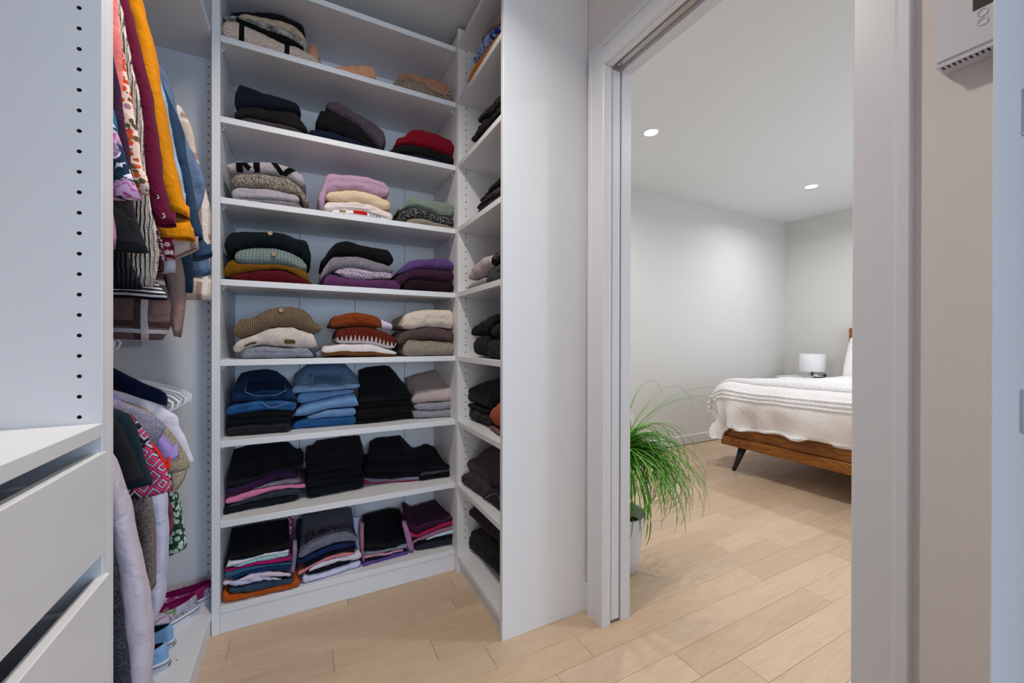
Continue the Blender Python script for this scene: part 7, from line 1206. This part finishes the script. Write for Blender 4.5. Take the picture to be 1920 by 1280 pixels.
# pillow leaning on the headboard
def pillow(label, cx, cy, cz, hx, hy, hz, tilt):
    bm = bmesh.new(); n = 20; G = {}
    for sgn in (1, -1):
        for i in range(n+1):
            for j in range(n+1):
                u, v = -1+2*i/n, -1+2*j/n; e = (max(0, 1-u**4)*max(0, 1-v**4))**.5
                pin = 1-.08*(1-e)
                if sgn < 0 and e == 0: G[(-1, i, j)] = G[(1, i, j)]; continue
                p = Vector((sgn*hz*e*(1+.15*noise.noise(Vector((u*3, v*3, sgn)))), u*hx*pin, v*hy*pin))
                G[(sgn, i, j)] = bm.verts.new(p)
    for sgn in (1, -1):
        for i in range(n):
            for j in range(n):
                q = [G[(sgn, i, j)], G[(sgn, i+1, j)], G[(sgn, i+1, j+1)], G[(sgn, i, j+1)]]
                try: bm.faces.new(q if sgn > 0 else q[::-1])
                except ValueError: pass
    bmesh.ops.transform(bm, matrix=Matrix.Translation((cx, cy, cz)) @ Matrix.Rotation(tilt, 4, 'Y'), verts=bm.verts[:])
    bmesh.ops.recalc_face_normals(bm, faces=bm.faces[:])
    return tag(obj('pillow', bm, DUV, None, True), label, 'pillow')
pillow('white pillow leaning against the walnut headboard', 5.19, 1.86, .92, .36, .26, .09, radians(22))

# nightstand, lamp and the small things on it
ns = thing('nightstand', 'low white nightstand in the corner behind the bed', 'nightstand', (5.2, 2.55, 0))
PN = Matrix.Translation((-5.2, -2.55, 0))
def nch(o): o.parent = ns; o.matrix_parent_inverse = PN; return o
nch(bx('body', TRIM, None, 4.98, 5.41, 2.33, 2.78, .12, .665, .004)); nch(bx('top', TRIM, None, 4.965, 5.415, 2.315, 2.795, .6655, .69, .003))
for z in (.15, .40):
    f = nch(bx('drawer_front', TRIM, None, 4.962, 4.9795, 2.345, 2.765, z, z+.235, .003)); bx('knob', DARKM, f, 4.945, 4.9615, 2.545, 2.565, z+.11, z+.13, .003)
for x in (5.0, 5.39):
    for y in (2.35, 2.76):
        bm = bmesh.new(); tube(bm, [(x, y, 0), (x, y, .1199)], [.012, .018], 12); nch(obj('leg', bm, BEDW, None, True))
lp = thing('table_lamp', 'small table lamp with a white drum shade on the nightstand', 'lamp', (5.19, 2.515, .6905))
bm = bmesh.new(); disc_stack(bm, ((.0005, 0), (.082, 0), (.085, .006), (.08, .012), (.0005, .013)), 32); bmesh.ops.recalc_face_normals(bm, faces=bm.faces[:]); obj('base', bm, WPLAS, lp, True)
bm = bmesh.new(); tube(bm, [(0, 0, .012), (0, 0, .14)], .011, 14); obj('stem', bm, simple('brushed_dark_metal', '#55555a', .35, .5, metal=.6), lp, True)
bm = bmesh.new(); disc_stack(bm, ((.127, .065), (.122, .262), (.119, .262), (.124, .065), (.127, .065)), 40); bmesh.ops.recalc_face_normals(bm, faces=bm.faces[:])
obj('shade', bm, simple('white_lampshade', '#e4e3e8', .9, .1), lp, True)
bm = bmesh.new(); tube(bm, [(0, 0, .14), (0, 0, .16)], [.012, .02], 12); bmesh.ops.create_uvsphere(bm, u_segments=14, v_segments=10, radius=.032, matrix=Matrix.Translation((0, 0, .185))); obj('bulb', bm, WPLAS, lp, True)
bm = bmesh.new(); tube(bm, [(5.05, 2.44, .699), (5.04, 2.40, .698), (5.05, 2.345, .700), (5.06, 2.325, .716)], .0055, 8); bmesh.ops.create_uvsphere(bm, u_segments=12, v_segments=8, radius=.017, matrix=Matrix.Translation((5.06, 2.328, .727)))
tag(obj('sleep_mask_strap', bm, BLACK, None, True), 'small curved black gadget with a round tip on the nightstand', 'gadget')
bm = bmesh.new(); bmesh.ops.create_icosphere(bm, subdivisions=2, radius=.03, matrix=Matrix.Translation((5.10, 2.435, .7085)) @ Matrix.Diagonal((1.2, 1, .6, 1)))
for v in bm.verts: v.co += noise.noise_vector(v.co*40)*.006
tag(obj('crumpled_tissue', bm, simple('crumpled_tissue', '#c9c6c4', .9, .1), None, True), 'small pale crumpled tissue beside the lamp base', 'tissue')

# wall outlet behind the plant
ot = thing('wall_outlet', 'white wall outlet low on the far bedroom wall behind the plant', 'outlet', (2.83, YFAR, .32))
PO = Matrix.Translation((-2.83, -YFAR, -.32))
def och(o): o.parent = ot; o.matrix_parent_inverse = PO; return o
och(bx('cover_plate', TRIM, None, 2.795, 2.865, YFAR-.006, YFAR-.0005, .265, .38, .002))
for z in (.292, .332): och(bx('socket', WPLAS, None, 2.815, 2.845, YFAR-.008, YFAR-.0062, z, z+.024, .0008))

# ------------------------------------------------------------------ ponytail palm in a white pot
pl = thing('potted_plant', 'green potted plant with long thin drooping leaves in a white pot', 'plant', (1.36, 1.50, 0))
PX, PY = 1.362, 1.500
bm = bmesh.new(); disc_stack(bm, ((.0005, 0), (.078, 0), (.092, .006), (.104, .10), (.130, .262), (.131, .272), (.127, .274), (.124, .262), (.112, .19), (.0005, .185)), 44)
bmesh.ops.recalc_face_normals(bm, faces=bm.faces[:]); obj('pot', bm, simple('white_ceramic', '#dcdde4', .4, .4, bump=.3, bscale=30), pl, True)
bm = bmesh.new(); rs = disc_stack(bm, ((.0005, .222), (.06, .222), (.1165, .215)), 36)
for v in bm.verts: v.co.z += noise.noise(v.co*60)*.006
bmesh.ops.recalc_face_normals(bm, faces=bm.faces[:]); obj('soil', bm, simple('dark_soil', '#3b332c', .95, .1, bump=.6, bscale=90), pl, True)
bm = bmesh.new(); tube(bm, [(0, 0, .21), (.004, 0, .26), (0, .004, .34), (.006, 0, .44), (.01, 0, .53)], [.05, .058, .036, .024, .018], 16)
obj('trunk', bm, simple('grey_bark', '#7a6a58', .9, .1, nscale=40, namp=.25, bump=.7, bscale=50), pl, True)
def leafm(name, h1, h2):
    b = NB(name, .45, .35); co = b.n('ShaderNodeTexCoord').outputs['Object']; ran = b.n('ShaderNodeObjectInfo').outputs['Random']
    b.col(b.mix(b.math('MULTIPLY_ADD', b.noise(co, 8, 2), .4, b.math('MULTIPLY', ran, .6)), colr(h1, 1.0), colr(h2, 1.0))); return b.m
LEAF = leafm('leaf_green', '#2c6e12', '#74c034')
rl = random.Random(23)
def leaf(az, up0, L, droop, w0, crown):
    P = []; pos = Vector(crown); th_ = up0; n = 16; st = L/n; az_ = az
    for k in range(n+1):
        P.append(pos.copy()); t = k/n
        pos = pos + Vector((cos(az_)*cos(th_), sin(az_)*cos(th_), sin(th_)))*st
        th_ -= droop*(.55+.9*t)/n; az_ += rl.uniform(-.03, .03)
    lim = 1.165-PX
    bm = bmesh.new(); rows = []
    for k, p in enumerate(P):
        if p.x < lim: p.x = lim + (lim-p.x)*.25
        if p.z < .015: p.z = .015+.002*(k % 3)
        t = k/n; wd = w0*(1-t)**.6*(.5+.5*min(1, t*6)) + .0004
        tg = (P[min(k+1, n)]-P[max(k-1, 0)]).normalized(); sd = tg.cross(Vector((0, 0, 1)))
        sd = sd.normalized() if sd.length > .05 else Vector((-sin(az), cos(az), 0)); nn = sd.cross(tg)
        rows.append([bm.verts.new(p-sd*wd+nn*wd*.45), bm.verts.new(p-nn*wd*.12), bm.verts.new(p+sd*wd+nn*wd*.45)])
    for A, B in zip(rows, rows[1:]):
        for j in range(2): bm.faces.new((A[j], A[j+1], B[j+1], B[j]))
    return obj('leaf', bm, LEAF, pl, True)
for k in range(235):
    az = rl.gauss(-.3, .95) if k % 4 else rl.uniform(-pi, pi)
    up = rl.choice((rl.uniform(-.2, .6), rl.uniform(.3, 1.25))); L = rl.uniform(.32, .56)
    end = rl.uniform(1.8, 2.7) if k % 3 else rl.uniform(2.6, 3.6)      # how far past vertical the tip curls
    leaf(az, up, L, up+end, rl.uniform(.0038, .0066), (.02+rl.uniform(-.02, .02), rl.uniform(-.02, .02), .545+rl.uniform(-.04, .03)))
for az, up, L, dr in ((.15, .95, .95, 2.0), (.02, .8, 1.0, 2.0), (-.35, 1.05, .95, 2.2), (.4, 1.2, .8, 2.2), (-.6, 1.15, .8, 2.4)):
    leaf(az, up, L, dr, .0030, (.01, 0, .54))
